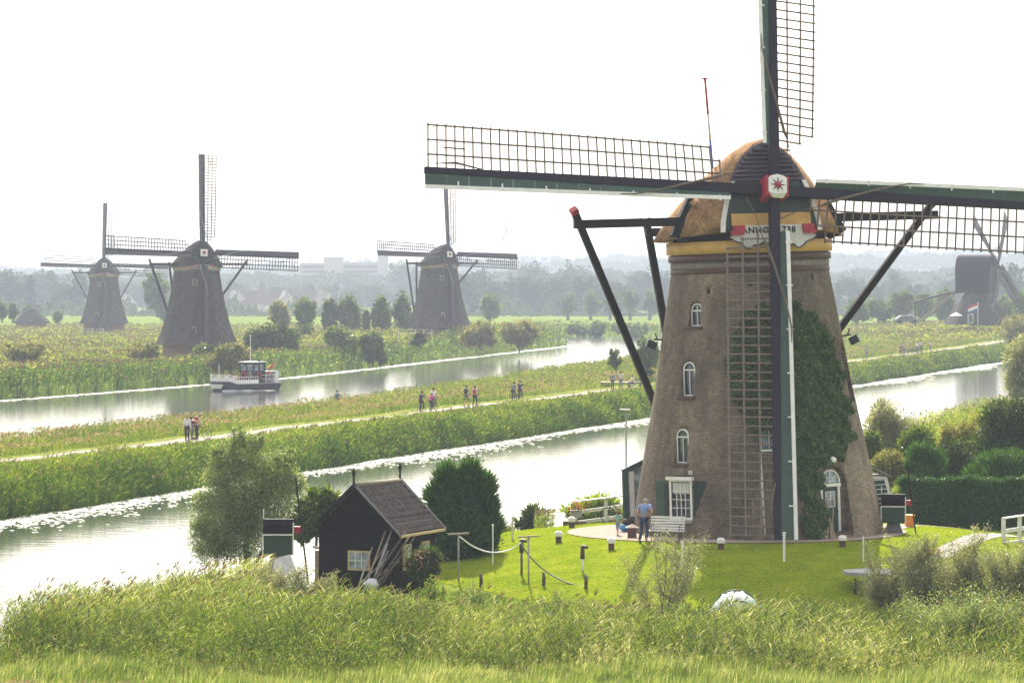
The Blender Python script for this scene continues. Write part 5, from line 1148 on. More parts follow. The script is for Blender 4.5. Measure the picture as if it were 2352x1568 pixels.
POSES = dict(stand={}, walk=dict(knL=(-.1, -.16, .51), anL=(-.1, -.2, .10), toL=(-.1, -.36, .06), knR=(.1, .06, .50), anR=(.1, .24, .13), toR=(.1, .10, .04), elL=(-.23, .12, 1.15), wrL=(-.24, .08, .92), elR=(.23, -.08, 1.15), wrR=(.24, -.22, .95)),
    hips=dict(elL=(-.42, .10, 1.20), wrL=(-.19, .0, 1.02), elR=(.27, .05, 1.15), wrR=(.21, -.10, .93), spi=(0, -.02, 1.14), che=(0, -.07, 1.35), nec=(0, -.12, 1.48), hea=(0, -.18, 1.565), top=(0, -.19, 1.64), shL=(-.18, -.06, 1.41), shR=(.18, -.06, 1.41), knL=(-.12, -.06, .50), anR=(.14, .10, .09), toR=(.16, -.06, .04)),
    ride=dict(pel=(0, .1, 1.0), spi=(0, .03, 1.17), che=(0, -.06, 1.38), nec=(0, -.09, 1.51), hea=(0, -.12, 1.61), top=(0, -.12, 1.69), shL=(-.18, -.06, 1.43), shR=(.18, -.06, 1.43), elL=(-.24, -.22, 1.22), elR=(.24, -.22, 1.22), wrL=(-.24, -.42, 1.08), wrR=(.24, -.42, 1.08), hiL=(-.09, .1, .97), hiR=(.09, .1, .97), knL=(-.11, -.22, .80), anL=(-.11, -.12, .42), toL=(-.11, -.27, .38), knR=(.11, -.14, .60), anR=(.11, -.02, .2), toR=(.11, -.17, .15)),
    sit=dict(pel=(0, 0, .5), spi=(0, .02, .7), che=(0, .02, .92), nec=(0, .02, 1.06), hea=(0, 0, 1.16), top=(0, 0, 1.24), shL=(-.18, .02, .98), shR=(.18, .02, .98), elL=(-.24, -.03, .72), elR=(.24, -.03, .72), wrL=(-.18, -.24, .62), wrR=(.18, -.24, .62), hiL=(-.09, -.02, .48), hiR=(.09, -.02, .48), knL=(-.12, -.42, .5), knR=(.12, -.42, .5), anL=(-.12, -.42, .08), anR=(.12, -.42, .08), toL=(-.12, -.58, .04), toR=(.12, -.58, .04)),
    bend=dict(spi=(0, -.1, 1.12), che=(0, -.26, 1.27), nec=(0, -.38, 1.36), hea=(0, -.47, 1.41), top=(0, -.53, 1.46), shL=(-.18, -.28, 1.31), shR=(.18, -.28, 1.31), elL=(-.2, -.38, 1.05), elR=(.2, -.38, 1.05), wrL=(-.15, -.52, .9), wrR=(.15, -.52, .9)))
def person(label, loc, rz, h=1.72, pose='stand', shirt=(.3, .3, .3), legs=(.05, .06, .10), hair=(.05, .035, .02), long_sleeve=False, shorts=False, pack=None, bald=False, cap_c=None, fingers=True, group=None, scale_head=1, skirt=False):
    o = empty('person', loc, rz); J = {k: Vector(v) for k, v in {**J0, **POSES[pose]}.items()}; s = h/1.75; o.scale = (s, s, s)
    names = list(J0); idx = {n: i for i, n in enumerate(names)}; V = [J[n] for n in names]
    rad = dict(pel=.125, spi=.115, che=.135, nec=.052, hea=.092*scale_head, top=.075*scale_head, shL=.06, shR=.06, elL=.04, elR=.04, wrL=.027, wrR=.027, hiL=.085, hiR=.085, knL=.055, knR=.055, anL=.036, anR=.036, toL=.035, toR=.035)
    E = [('pel', 'spi'), ('spi', 'che'), ('che', 'nec'), ('nec', 'hea'), ('hea', 'top'), ('che', 'shL'), ('che', 'shR'), ('shL', 'elL'), ('shR', 'elR'), ('elL', 'wrL'), ('elR', 'wrR'), ('pel', 'hiL'), ('pel', 'hiR'), ('hiL', 'knL'), ('hiR', 'knR'), ('knL', 'anL'), ('knR', 'anR'), ('anL', 'toL'), ('anR', 'toR')]
    E = [(idx[a], idx[b]) for a, b in E]; Rd = [rad[n] for n in names]
    for sd in 'LR':
        w_ = J['wr'+sd]; d = (w_-J['el'+sd]).normalized(); sx = -1 if sd == 'L' else 1
        side = Vector((0, -1, 0))-d*d.dot(Vector((0, -1, 0))); side.normalize(); nrm = d.cross(side)
        palm = w_+d*.07; V.append(palm); Rd.append((.036, .02)); ip = len(V)-1; E.append((idx['wr'+sd], ip))
        if fingers:
            for k, (off, ln) in enumerate(((-.03, .065), (-.011, .078), (.009, .082), (.028, .07))):
                a = palm+d*.035+side*off*.9; b_ = a+d*ln*.55+nrm*.012*-sx; c = b_+d*ln*.4-nrm*.02*sx
                V += [a, b_, c]; Rd += [.0095, .0085, .007]; n = len(V); E += [(ip, n-3), (n-3, n-2), (n-2, n-1)]
            a = palm-d*.01+side*.045; b_ = a+d*.04+side*.02; V += [a, b_]; Rd += [.011, .009]; n = len(V); E += [(ip, n-2), (n-2, n-1)]
    skin_mesh('body', V, E, Rd, SKIN, o, 1, idx['pel'])
    def sub(name, js, es, k, mat, extra=None):
        ii = {n: i for i, n in enumerate(js)}; return skin_mesh(name, [J[n] for n in js], [(ii[a], ii[b]) for a, b in es], [rad[n]*(extra or {}).get(n, 1)+k for n in js], mat, o, 1, 0)
    # upper garment, trousers
    Jx = dict(J); 
    for sd in 'LR': J['up'+sd] = J['sh'+sd].lerp(J['el'+sd], .62); rad['up'+sd] = .048; J['th'+sd] = J['kn'+sd].lerp(J['hi'+sd], -.05)
    rad['thL'] = rad['thR'] = .06
    if long_sleeve: sub('shirt', ['che', 'spi', 'pel', 'shL', 'shR', 'elL', 'elR', 'wrL', 'wrR'], [('che', 'spi'), ('spi', 'pel'), ('che', 'shL'), ('che', 'shR'), ('shL', 'elL'), ('shR', 'elR'), ('elL', 'wrL'), ('elR', 'wrR')], .016, cloth(shirt), dict(pel=1.0))
    else: sub('shirt', ['che', 'spi', 'pel', 'shL', 'shR', 'upL', 'upR'], [('che', 'spi'), ('spi', 'pel'), ('che', 'shL'), ('che', 'shR'), ('shL', 'upL'), ('shR', 'upR')], .017, cloth(shirt))
    if shorts: sub('shorts', ['pel', 'hiL', 'hiR', 'thL', 'thR'], [('pel', 'hiL'), ('pel', 'hiR'), ('hiL', 'thL'), ('hiR', 'thR')], .012, cloth(legs))
    else: sub('trousers', ['pel', 'hiL', 'hiR', 'knL', 'knR', 'anL', 'anR'], [('pel', 'hiL'), ('pel', 'hiR'), ('hiL', 'knL'), ('hiR', 'knR'), ('knL', 'anL'), ('knR', 'anR')], .013, cloth(legs), dict(anL=1.4, anR=1.4))
    for sd in 'LR':
        b = MB(); a, t = J['an'+sd], J['to'+sd]; b.tube([a+(a-t).normalized()*.05+Vector((0, 0, -.045)), a+Vector((0, 0, -.04)), t+Vector((0, 0, -.005)), t+(t-a).normalized()*.04], [.035, .048, .045, .02], 7); b.build('shoe', cloth((.03, .025, .025)), o)
    # hair, face
    h_ = J['hea'].lerp(J['top'], .55); b = MB(); q = .108*scale_head
    if not bald: b.ball(h_+Vector((0, .025, .035)), (q*.98, q*1.02, q*.95), 12, 8); b.build('hair', cloth(hair), o)
    else: b.ball(h_+Vector((0, .045, -.005)), (q*.97, q*.8, q*.75), 12, 8); b.build('hair', cloth(hair), o)
    b = MB(); fc = J['hea']+Vector((0, -.09, 0)); b.ball(fc+Vector((0, -.012, .01)), (.014, .02, .022), 6, 5); f = b.build('nose', SKIN, o)
    for sx in (-1, 1):
        b = MB(); b.ball(fc+Vector((sx*.034, .006, .035)), (.012, .008, .008), 6, 5); b.build('eye', M['black'], o)
        b = MB(); b.ball(J['hea']+Vector((sx*.092*scale_head, .012, .01)), (.012, .022, .03), 6, 5); b.build('ear', SKIN, o)
    b = MB(); b.ball(fc+Vector((0, .004, -.035)), (.024, .008, .006), 6, 5); b.build('mouth', cloth((.3, .1, .09)), o)
    if cap_c: b = MB(); b.ball(h_+Vector((0, 0, .06)), (q*1.08, q*1.1, q*.75), 12, 6); b.build('cap', cloth(cap_c), o)
    if pack: b = MB(); c = J['che'].lerp(J['spi'], .4); b.ball(c+Vector((0, .2, 0)), (.15, .12, .22), 12, 8); b.build('backpack', cloth(pack), o)
    return tag(o, label, 'person', group)

# ------------------------------------------------------------------ bicycles
def torus(mb, c, Rr, r, n=26, k=6):
    c = Vector(c); vs = []
    for i in range(n):
        t = 2*PI*i/n
        for j in range(k):
            p = 2*PI*j/k; vs.append(c+Vector((r*math.sin(p), (Rr+r*math.cos(p))*math.cos(t), (Rr+r*math.cos(p))*math.sin(t))))
    mb.add(vs, [(i*k+j, i*k+(j+1) % k, ((i+1) % n)*k+(j+1) % k, ((i+1) % n)*k+j) for i in range(n) for j in range(k)], 0, True)
def bicycle(label, loc, rz, group=None, colr='black'):
    """front wheel towards -y"""
    o = empty('bicycle', loc, rz); rr = .34
    for y in (-.55, .55):
        b = MB(); torus(b, (0, y, rr), rr-.02, .02); w_ = b.build('wheel', M['black'], o)
        b = MB()
        for i in range(14): t = 2*PI*i/14; b.bar((0, y, rr), (0, y+.3*math.cos(t), rr+.3*math.sin(t)), .006)
        b.build('spokes', M['grey'], w_)
    b = MB(); bb = Vector((0, .1, .3)); st = Vector((0, .22, .82)); hd = Vector((0, -.38, .85))
    for a, c in ((bb, st), (bb, hd), (st, hd+Vector((0, 0, -.02))), (bb, (0, .55, rr)), (st, (0, .55, rr)), (hd+Vector((0, -.03, .15)), (0, -.55, rr))): b.tube([a, c], .018, 6)
    b.build('frame', M[colr], o)
    b = MB(); b.tube([(-.28, -.2, 1.05), (-.22, -.36, 1.06), (0, -.42, 1.02), (.22, -.36, 1.06), (.28, -.2, 1.05)], .014, 6); b.build('handlebar', M['iron'], o)
    b = MB(); b.ball((0, .26, .95), (.09, .14, .04), 8, 5); b.bar((0, .23, .82), (0, .25, .94), .02); b.build('saddle', M['black'], o)
    b = MB(); b.box((0, .62, .74), (.14, .4, .02)); b.bar((0, .75, .73), (0, .56, .36), .015); b.build('luggage_rack', M['iron'], o)
    b = MB(); b.tube([(.09, .1, .3), (.09, -.05, .22)], .01, 5); b.box((.14, -.05, .21), (.09, .07, .02)); b.box((-.14, .25, .38), (.09, .07, .02)); b.build('pedals', M['iron'], o)
    return tag(o, label, 'bicycle', group)

# ------------------------------------------------------------------ black shed
def P_(px, py, z): return at(px, py, z=z)
SH = empty('garden_shed', (-5.68, 88.6*K, -.95)); SH.rotation_euler = (0, 0, R(-22)); tag(SH, 'black tarred wooden shed with a steep grey tiled roof, left of the conifer', 'shed')
W_, L_, HW, HR = 3.1, 3.6, 2.45, 3.85
def roofz(x): return HR-(abs(x)/(W_/2+.28))*(HR-HW+.35)
b = MB(); b.prism([(-W_/2, -.4), (W_/2, -.4), (W_/2, HW), (0, HR-.1), (-W_/2, HW)], L_, Matrix.Translation((0, 0, 0))); b.build('wall', M['shedwood'], SH)
tile = None
m, nt, out = newmat('old roof tiles'); bb_ = N(nt, 'ShaderNodeBsdfPrincipled'); bb_.inputs['Roughness'].default_value = .85; nt.links.new(bb_.outputs[0], out.inputs[0])
tc = N(nt, 'ShaderNodeTexCoord'); no = N(nt, 'ShaderNodeTexNoise'); no.inputs['Scale'].default_value = 5; no.inputs['Detail'].default_value = 8; nt.links.new(tc.outputs['Object'], no.inputs[0])
r = ramp(nt, [(.3, (.045, .036, .032)), (.5, (.085, .07, .062)), (.7, (.15, .125, .11))]); nt.links.new(no.outputs[0], r.inputs[0]); nt.links.new(r.outputs[0], bb_.inputs['Base Color']); M['tiles'] = m
for sx in (-1, 1):
    b = MB(); nx_, ny_ = 9, 46; hx = W_/2+.28; vs = []; fs = []
    for i in range(nx_):                       # courses of pantiles, each lapping the next
        for e in (0, 1):
            x = hx*(i+e)/nx_
            for j in range(ny_*3+1):
                y = -.25+(L_+.5)*j/(ny_*3); vs.append((sx*x, y, roofz(x)+(.085*e-.03)+.04*math.sin(j*2*PI/3)+.03))
        o_ = i*2*(ny_*3+1); k = ny_*3+1
        fs += [(o_+j, o_+j+1, o_+k+j+1, o_+k+j) for j in range(ny_*3)]
        if i < nx_-1: fs += [(o_+k+j, o_+k+j+1, o_+2*k+j+1, o_+2*k+j) for j in range(ny_*3)]
    b.add(vs, fs); b.build('roof', M['tiles'], SH, fix=False)
b = MB(); b.tube([(0, -.25, HR+.05), (0, L_+.25, HR+.05)], .09, 8); b.build('ridge_tiles', paint('mossy ridge', (.2, .17, .13), .9, .3, 8, .4), SH)
for y in (-.3, L_+.3):
    for sx in (-1, 1): b = MB(); b.bar((0, y, HR+.08), (sx*(W_/2+.32), y, roofz(W_/2+.3)+.02), .06, .24, up=(0, 1, 0)); b.v = [v for v in b.v]; b.build('barge_board', M['black'], SH)
    b = MB(); b.tube([(0, y, HR-.3), (0, y, HR+.15), (0, y, HR+.35), (0, y, HR+.5), (0, y, HR+.62), (0, y, HR+.68)], [.05, .05, .035, .07, .05, .01], 8); b.build('finial', M['black'], SH)
b = MB(); b.box((W_/2+.3, L_/2, roofz(W_/2+.28)-.02), (.08, L_+.5, .09)); b.build('gutter', M['ochrewin'], SH)
def swin(Mx, w_, h_, cols, rows):
    b = MB(); b.box((0, 0, 0), (w_, .08, h_)); b.xform(Mx); f = b.build('window', M['ochrewin'], SH)
    b = MB(); b.box((0, -.045, 0), (w_-.12, .02, h_-.12)); b.xform(Mx); b.build('pane', M['glassblue'], f)
    b = MB()
    for c in range(1, cols): b.box((-w_/2+.06+(w_-.12)*c/cols, -.06, 0), (.03, .02, h_-.12))
    for q in range(1, rows): b.box((0, -.061, -h_/2+.06+(h_-.12)*q/rows), (w_-.12, .02, .03))
    b.xform(Mx); b.build('glazing_bars', M['offwhite'], f)
swin(Matrix.Translation((.1, -.05, 1.15)), .88, .72, 3, 2)
for y in (.9, 2.6): swin(Matrix.Translation((W_/2+.05, y, 1.25)) @ Matrix.Rotation(PI/2, 4, 'Z'), .66, .95, 2, 3)
# wooden lean-to left of the shed
q = at(748, 1270, d=89.5); b = MB(); b.box((0, 0, .7), (.75, 1.2, 1.8)); b.bar((-.45, -.65, 1.75), (.45, -.65, 1.55), .1, .08); o = b.build('wooden_bin', M['wood'], None); o.location = (q.x, q.y, gz(q.x, q.y)); tag(o, 'narrow brown board cabinet squeezed between small garden mill and shed', 'cabinet')

# pile of sticks and planks in front of the shed
def sticks():
    rs = random.Random(3); base = at(845, 1318, d=87.2)
    for i in range(15):
        b = MB(); x = base.x-.5+rs.uniform(0, .9); e = Vector((x+rs.uniform(.3, 1.4), base.y+1.3+rs.uniform(-.3, .3), gz(base.x, base.y)+rs.uniform(1.3, 2.5))); s = Vector((x-rs.uniform(.0, .4), base.y-.1, gz(base.x, base.y)))
        b.tube([s, s.lerp(e, .5)+Vector((0, 0, .05)), e], [rs.uniform(.015, .035)]*3, 5); o = b.build('stick', [M['wood'], M['greywood'], M['bark']][i % 3]); tag(o, 'weathered stick leaning in the heap in front of the black shed', 'stick', 'sticks heaped against the shed')
sticks()
q = at(852, 1345, d=87.0); b = MB(); b.ball((0, 0, .05), (.26, .3, .22), 12, 8); b.v = [(x+.05*math.sin(z*31+y*17), y, z+.04*math.sin(x*37+y*23)) for x, y, z in b.v]; o = b.build('plastic_sack', paint('plastic sack', (.5, .5, .52), .35, .2, 3, .5)); o.location = q; tag(o, 'crumpled pale plastic sack at the foot of the stick heap', 'sack')

# ------------------------------------------------------------------ small garden mills
def mini_mill(label, px, py, zb, s, rz, colr, tilt_blade=R(6), plastic=False, roofc='shedwood'):
    p = at(px, py, z=zb); o = empty('garden_windmill', p, rz); 
    def B(b, name, mat, par=o): b.xform(Matrix.Scale(s, 4)); return b.build(name, mat, par)
    b = MB(); b.box((0, 0, 1.75), (1.1, .9, .8)); bd = B(b, 'mill_body', M[colr])
    b = MB(); b.prism([(-.5, 2.15), (.5, 2.15), (.42, 2.5), (.2, 2.72), (-.2, 2.72), (-.42, 2.5)], 1.16, Matrix.Translation((.58, 0, 0)) @ Matrix.Rotation(PI/2, 4, 'Z')); B(b, 'roof', M[roofc])
    b = MB(); b.bar((-.6, -.51, 2.14), (.6, -.51, 2.14), .04, .05); b.bar((.6, -.5, 1.36), (.6, -.5, 2.6), .04); b.bar((-.58, -.47, 1.36), (-.58, -.47, 2.14), .04); b.bar((-.58, 0, 2.7), (-.58, 0, 3.1), .04); B(b, 'white_trim', M['white'])
    b = MB(); b.add([(-.75, -.75, 0), (.75, -.75, 0), (.75, .75, 0), (-.75, .75, 0), (-.28, -.28, 1.35), (.28, -.28, 1.35), (.28, .28, 1.35), (-.28, .28, 1.35)], [(0, 1, 5, 4), (1, 2, 6, 5), (2, 3, 7, 6), (3, 0, 4, 7)]); B(b, 'pyramid_base', M['greywood'] if plastic else M['darkgrey'])
    b = MB(); b.bar((-.6, 0, 1.5), (-1.5, -.3, .05), .12, .12); B(b, 'tail_pole', M['blackwood'])
    b = MB(); b.bar((-.55, -.3, 1.45), (-1.4, -.5, .1), .03)
    for i in range(5): f = i/4; b.bar((-.6-.75*f, -.3-.16*f, 1.35-1.1*f), (-.6-.75*f, -.55-.16*f, 1.4-1.1*f), .025)
    B(b, 'ladder', M['greywood'])
    b = MB(); b.box((.72, 0, 2.3), (.3, .26, .26)); B(b, 'shaft_head', M['red'])
    for sg in (1, -1):
        b = MB(); c = Vector((.9, 0, 2.3)); d = Vector((-.12*sg, -.0, sg)); b.bar(c, c+d*2.1, .08, .07); 
        for i in range(16): f = .35+1.7*i/15; b.bar(c+d*f, c+d*f+Vector((0, -.34*sg, 0)), .02)
        for w_ in (.17, .34): b.bar(c+d*.35+Vector((0, -w_*sg, 0)), c+d*2.05+Vector((0, -w_*sg, 0)), .02)
        B(b, 'sail', M['blackwood'] if sg > 0 else M['iron'])
    if plastic:
        b = MB(); b.add([(.1, -.8, 1.3), (.5, -.7, 1.4), (1.0, -1.0, .1), (.45, -1.15, 0), (-.3, -1.0, .1), (-.1, -.85, 1.2)], [(0, 1, 2, 3), (5, 0, 3, 4)]); B(b, 'plastic_cover', paint('clear wrinkled plastic', (.62, .62, .66), .25, .3, 3, .8), o)
    return tag(o, label, 'model windmill')
mini_mill('small dark green garden windmill with white trim, left of the black shed', 640, 1352, -1.25, .98, R(0), 'deepgreen', plastic=True)
mini_mill('small blue-green garden windmill with a lattice sail, right of the brick mill', 2052, 1262, -.3, .82, R(-8), 'deepgreen')

# ------------------------------------------------------------------ garden furniture and posts
def simple(name, px, py, z, label, cat, parts, rz=0, group=None):
    p = at(px, py, z=z) if z is not None else gp(px, py); o = empty(name, p, rz); tag(o, label, cat, group)
    for nm, b, mt in parts: b.build(nm, mt, o)
    return o
for px, py, lab in ((1053, 1332, 'T-shaped clothes-line post standing lowest, right of the rose bush'), (1214, 1340, 'T-shaped clothes-line post in the middle of the lawn edge')):
    b = MB(); b.tube([(0, 0, -.3), (0, 0, 1.72)], .035, 7); c = MB(); c.bar((-.4, 0, 1.72), (.4, 0, 1.76), .08, .06)
    simple('clothes_post', px, py, None, lab, 'post', [('pole', b, M['greywood']), ('crossbar', c, M['wood'])], group='clothes-line posts')
def hose(pts, r, nm, mat, lab, cat):
    b = MB(); P = [Vector(p) for p in pts]; Q = []
    for i in range(len(P)-1):
        a, b_, c, d = P[max(i-1, 0)], P[i], P[i+1], P[min(i+2, len(P)-1)]
        for k in range(6): t = k/6; Q.append(.5*((2*b_)+(-a+c)*t+(2*a-5*b_+4*c-d)*t*t+(-a+3*b_-3*c+d)*t**3))
    Q.append(P[-1]); b.tube(Q, r, 6); return tag(b.build(nm, mat), lab, cat)
dl = 89.0
hose([at(px, py, d=dl+dd) for px, py, dd in ((1056, 1232, -.5), (1090, 1256, 0), (1130, 1268, 0), (1170, 1262, .3), (1196, 1246, .4))], .025, 'clothes_line', M['white'], 'pale slack line hanging from the left T-post to the middle boot-topped pole', 'line')
hose([at(px, py, d=dl+dd) for px, py, dd in ((1196, 1246, .4), (1215, 1275, .2), (1255, 1312, 0), (1310, 1340, -.6), (1370, 1348, -1), (1395, 1352, -1.2), (1420, 1368, -1.6))], .028, 'garden_hose', M['darkgrey'], 'long dark hose hanging down to the lower lawn edge', 'hose')
for px, top, bot, lab in ((1338, 1252, 1312, 'white pole with a dark upturned rubber boot, alone on the lawn'), (1198, 1238, 1320, 'dark pole with an upturned boot where the slack line hangs, left on the lawn')):
    g = gp(px, bot); t = at(px, top, d=g.y/K); h = t.z-g.z; b = MB(); b.tube([(0, 0, -.1), (0, 0, h-.35)], .045, 8); c = MB(); c.tube([(0, 0, h-.5), (0, 0, h-.1), (0, 0, h)], [.09, .075, .07], 8); c.tube([(0, 0, h-.03), (.2, -.05, h-.08)], [.07, .05], 8)
    simple('boot_post', px, bot, None, lab, 'post', [('pole', b, M['white' if px > 1300 else 'darkgrey']), ('rubber_boot', c, paint('boot', (.07, .05, .045), .5))])
def wpost(px, top, bot, lab, cat='post', w_=.085, cap=True, mat='white', name='white_post'):
    g = gp(px, bot); t = at(px, top, d=g.y/K); h = max(.3, t.z-g.z); b = MB(); b.box((0, 0, h/2-.1), (w_, w_, h+.2)); pr = [('shaft', b, M[mat])]
    if cap: c = MB(); c.box((0, 0, h+.02), (w_*1.5, w_*1.5, .05)); c.box((0, 0, h-.06), (w_*1.3, w_*1.3, .03)); pr.append(('post_cap', c, M[mat]))
    return simple(name, px, bot, None, lab, cat, pr, group='white posts in the garden')
wpost(1177, 1185, 1240, 'plain grey-white post at the water edge left of the dark shrub', mat='offwhite', cap=False)
wpost(1132, 1206, 1295, 'thin white post on the lawn right beside the dark conifer', w_=.05)
wpost(1567, 1245, 1302, 'white capped post below the garden bench, behind the wispy shrub')
wpost(1801, 1224, 1290, 'white post with a small cross piece right below the green sail')
wpost(1983, 1234, 1290, 'thin white pole in the shade near the grey garden table', w_=.05)
wpost(2229, 1162, 1208, 'white capped post in front of the clipped hedge')
wpost(2213, 1190, 1225, 'shorter white post beside the driveway, front of the hedge', w_=.06)
wpost(557, 1285, 1345, 'white pole leaning slightly in the reeds left of the small garden mill', w_=.06, cap=False)
def cap_lamp(px, top, bot, lab):
    g = gp(px, bot); b = MB(); b.box((0, 0, .12), (.22, .22, .3)); c = MB(); c.box((0, 0, .33), (.3, .3, .17)); c.box((0, 0, .43), (.22, .22, .05))
    o = simple('garden_light', px, bot, None, lab, 'garden light', [('foot', b, M['brickdark']), ('light_hood', c, M['white'])], group='white-topped garden lights'); o.children
    for ch in children(o):
        if ch.name.startswith('light_hood'): ch.modifiers.new('b', 'BEVEL').width = .03
cap_lamp(1313, 1196, 1222, 'white-topped garden light farthest back, below the white rail fence'); cap_lamp(1283, 1216, 1246, 'white-topped garden light farthest left on the sunlit lawn'); cap_lamp(1404, 1235, 1262, 'white-topped garden light on the sunlit lawn in front of the paving, below the man')
cap_lamp(1656, 1240, 1262, 'white-topped garden light in the mill shadow, below the lattice sail'); cap_lamp(1935, 1230, 1256, 'white-topped garden light in the shade below the green mill door'); cap_lamp(2195, 1168, 1192, 'white-topped garden light at the foot of the clipped hedge'); cap_lamp(2137, 1204, 1224, 'low white-topped garden light on the strip of lawn by the driveway')
for i, (px, py) in enumerate(((1248, 1345), (1338+7, 1352), (1552, 1358), (1104, 1348))):
    g = gp(px, py); b = MB(); b.tube([(0, 0, -.3), (.02, 0, .3), (.0, 0, .5)], [.07, .065, .05], 7); o = b.build('wooden_stake', M['bark']); o.location = g
    tag(o, ['short dark stake in the reeds below the middle clothes-line post', 'short dark stake at the lawn edge below the boot-topped white pole', 'short dark stake right of the hose end among the wispy shrub', 'short dark stake at the lawn corner between the two clothes-line posts'][i], 'stake', 'short wooden stakes along the lawn edge')

def rail_fence(name, pts, hts, label, z0=None, rails=(.25, .62, 1.0), posts=None, group=None):
    o = empty(name, pts[0]); tag(o, label, 'fence', group); p0 = Vector(pts[0])
    for p in (posts or pts): b = MB(); q = Vector(p)-p0; b.box((q.x, q.y, q.z+hts/2-.15), (.15, .15, hts+.3)); b.build('fence_post', M['offwhite'], o)
    for i, f in enumerate(rails):
        b = MB()
        for a, c in zip(pts[:-1], pts[1:]): a = Vector(a)-p0; c = Vector(c)-p0; b.bar(a+Vector((0, -.09, hts*f)), c+Vector((0, -.09, hts*f)), .05 if f < .95 else .2, .15 if f < .95 else .05)
        b.build('rail', M['offwhite'], o)
    return o
A1 = at(1322, 1216, z=-.05); A2 = at(1392, 1207, z=.05); A3 = at(1446, 1199, z=.15)
rail_fence('rail_fence', [A1, A2, A3], 1.2, 'white three-rail fence at the water side left of the mill, with a bicycle')
B1 = at(2305, 1268, z=-.2); B2 = at(2342, 1262, z=-.2); B3 = at(2420, 1250, z=-.2)
rail_fence('rail_fence', [B1, B2, B3], 1.35, 'white rail fence cut by the right picture edge beside the driveway')
bk = at(1425, 1208, z=.15); bc = bicycle('black bicycle leaning against the white rail fence', (bk.x, bk.y-.35, gz(bk.x, bk.y)), R(-105))
b = MB(); b.tube([(0, 0, -2), (0, 0, 5.2)], [.05, .035], 8); b2 = MB(); b2.box((-.05, 0, 5.25), (.45, .2, .06))
simple('lamp_post', 1438, 1215, -.4, 'tall thin grey lamp post standing at the water, left of the brick mill', 'lamp post', [('pole', b, M['grey']), ('lamp_head', b2, M['offwhite'])])
# flower box on the left end of the fence, low brick quay
b = MB(); b.box((0, 0, .15), (1.0, .5, .5)); o = simple('brick_plinth', 1320, 1218, -.05, 'low brick plinth under the left end of the white rail fence', 'plinth', [('bricks', b, M['brickflat'])])
b = MB(); b.box((0, 0, .15), (.5, .3, .3)); vg = Veg(); c = rng.normal(0, 1, (260, 3))*np.array([.2, .12, .12])+np.array([0, 0, .42]); vg.leaves(c, .07, rng.uniform(0, 1, 260), 0, .8)
M['petal'] = leafmat('orange petals', [(0, (.04, .09, .02)), (.55, (.06, .12, .03)), (.6, (.55, .12, .02)), (1, (.65, .2, .03))], .3, 0)
p = at(1322, 1205, d=101.5); o = empty('flower_box', (p.x, p.y-1, gz(p.x, p.y-1)+.35)); b.build('box', M['greywood'], o); vg.build('flowers', M['petal'], o)['kind'] = 'stuff'; tag(o, 'grey flower box with orange flowers at the left end of the white rail fence', 'flower box')

# bench
q = at(1530, 1243, z=.36); o = empty('garden_bench', q, R(-14)); tag(o, 'white slatted garden bench with black iron legs against the brick mill', 'bench'); Lb = 1.35
for i in range(5): b = MB(); b.box((0, .27+.05*i*.5, .50+.105*i), (Lb, .03, .075)); b.build('back_slat', M['white'], o)
for i in range(4): b = MB(); b.box((0, -.16+.115*i, .42), (Lb+.1, .085, .03)); b.build('seat_slat', M['white'], o)
for sx in (-.55, .55): b = MB(); b.tube([(sx, -.22, 0), (sx, -.12, .2), (sx, -.18, .4), (sx, .2, .39), (sx, .28, .5), (sx, .42, .98)], .022, 6); b.tube([(sx, .22, .39), (sx, .3, .0)], .022, 6); b.tube([(sx, -.18, .4), (sx, -.15, .62), (sx, .3, .64)], .018, 6); b.build('leg', M['iron'], o)
# man, child, blue toy
g = at(1479, 1246, z=.36); mn = person('man in a blue shirt and jeans, hand on hip, standing beside the mill', g, R(150), 1.78, 'hips', (.19, .27, .50), (.025, .035, .10), (.35, .33, .31), bald=True)
g = at(1419, 1230, z=.36); person('small child in a turquoise shirt playing beside a blue tub', g, R(205), .98, 'walk', (.16, .42, .34), (.18, .26, .30), (.16, .09, .05), scale_head=1.5, shorts=True)
p = at(1440, 1222, z=.36); o = empty('toy_tub', p); b = MB(); b.lathe([(.20, .05), (.30, .12), (.36, .3), (.33, .3), (.26, .14), (.05, .1)], 20, cap=True); b.build('tub', paint('blue plastic', (.05, .22, .5), .35), o); tag(o, 'blue plastic tub between the child and the mill wall', 'tub')
b = MB(); b.ball((0, 0, .42), (.22, .18, .14), 10, 7); b.ball((.25, .05, .5), (.16, .14, .15), 8, 6); o = b.build('doll_heap', paint('dark soft toys', (.06, .04, .035), .9, .5, 8)); o.location = p; tag(o, 'dark soft things heaped in the blue tub', 'toys')
b = MB(); b.prism([(-.18, 0), (.18, 0), (.16, .42), (-.16, .42)], .32); b2 = MB(); b2.add([(-.26, -.08, .42), (.26, -.08, .42), (.26, .4, .42), (-.26, .4, .42), (0, .16, .56)], [(0, 1, 4), (1, 2, 4), (2, 3, 4), (3, 0, 4), (3, 2, 1, 0)])
simple('post_box', 1452, 1236, .36, 'small brown box with a pointed lid at the mill foot behind the man', 'box', [('box', b, M['brickdark']), ('lid', b2, M['wood'])])

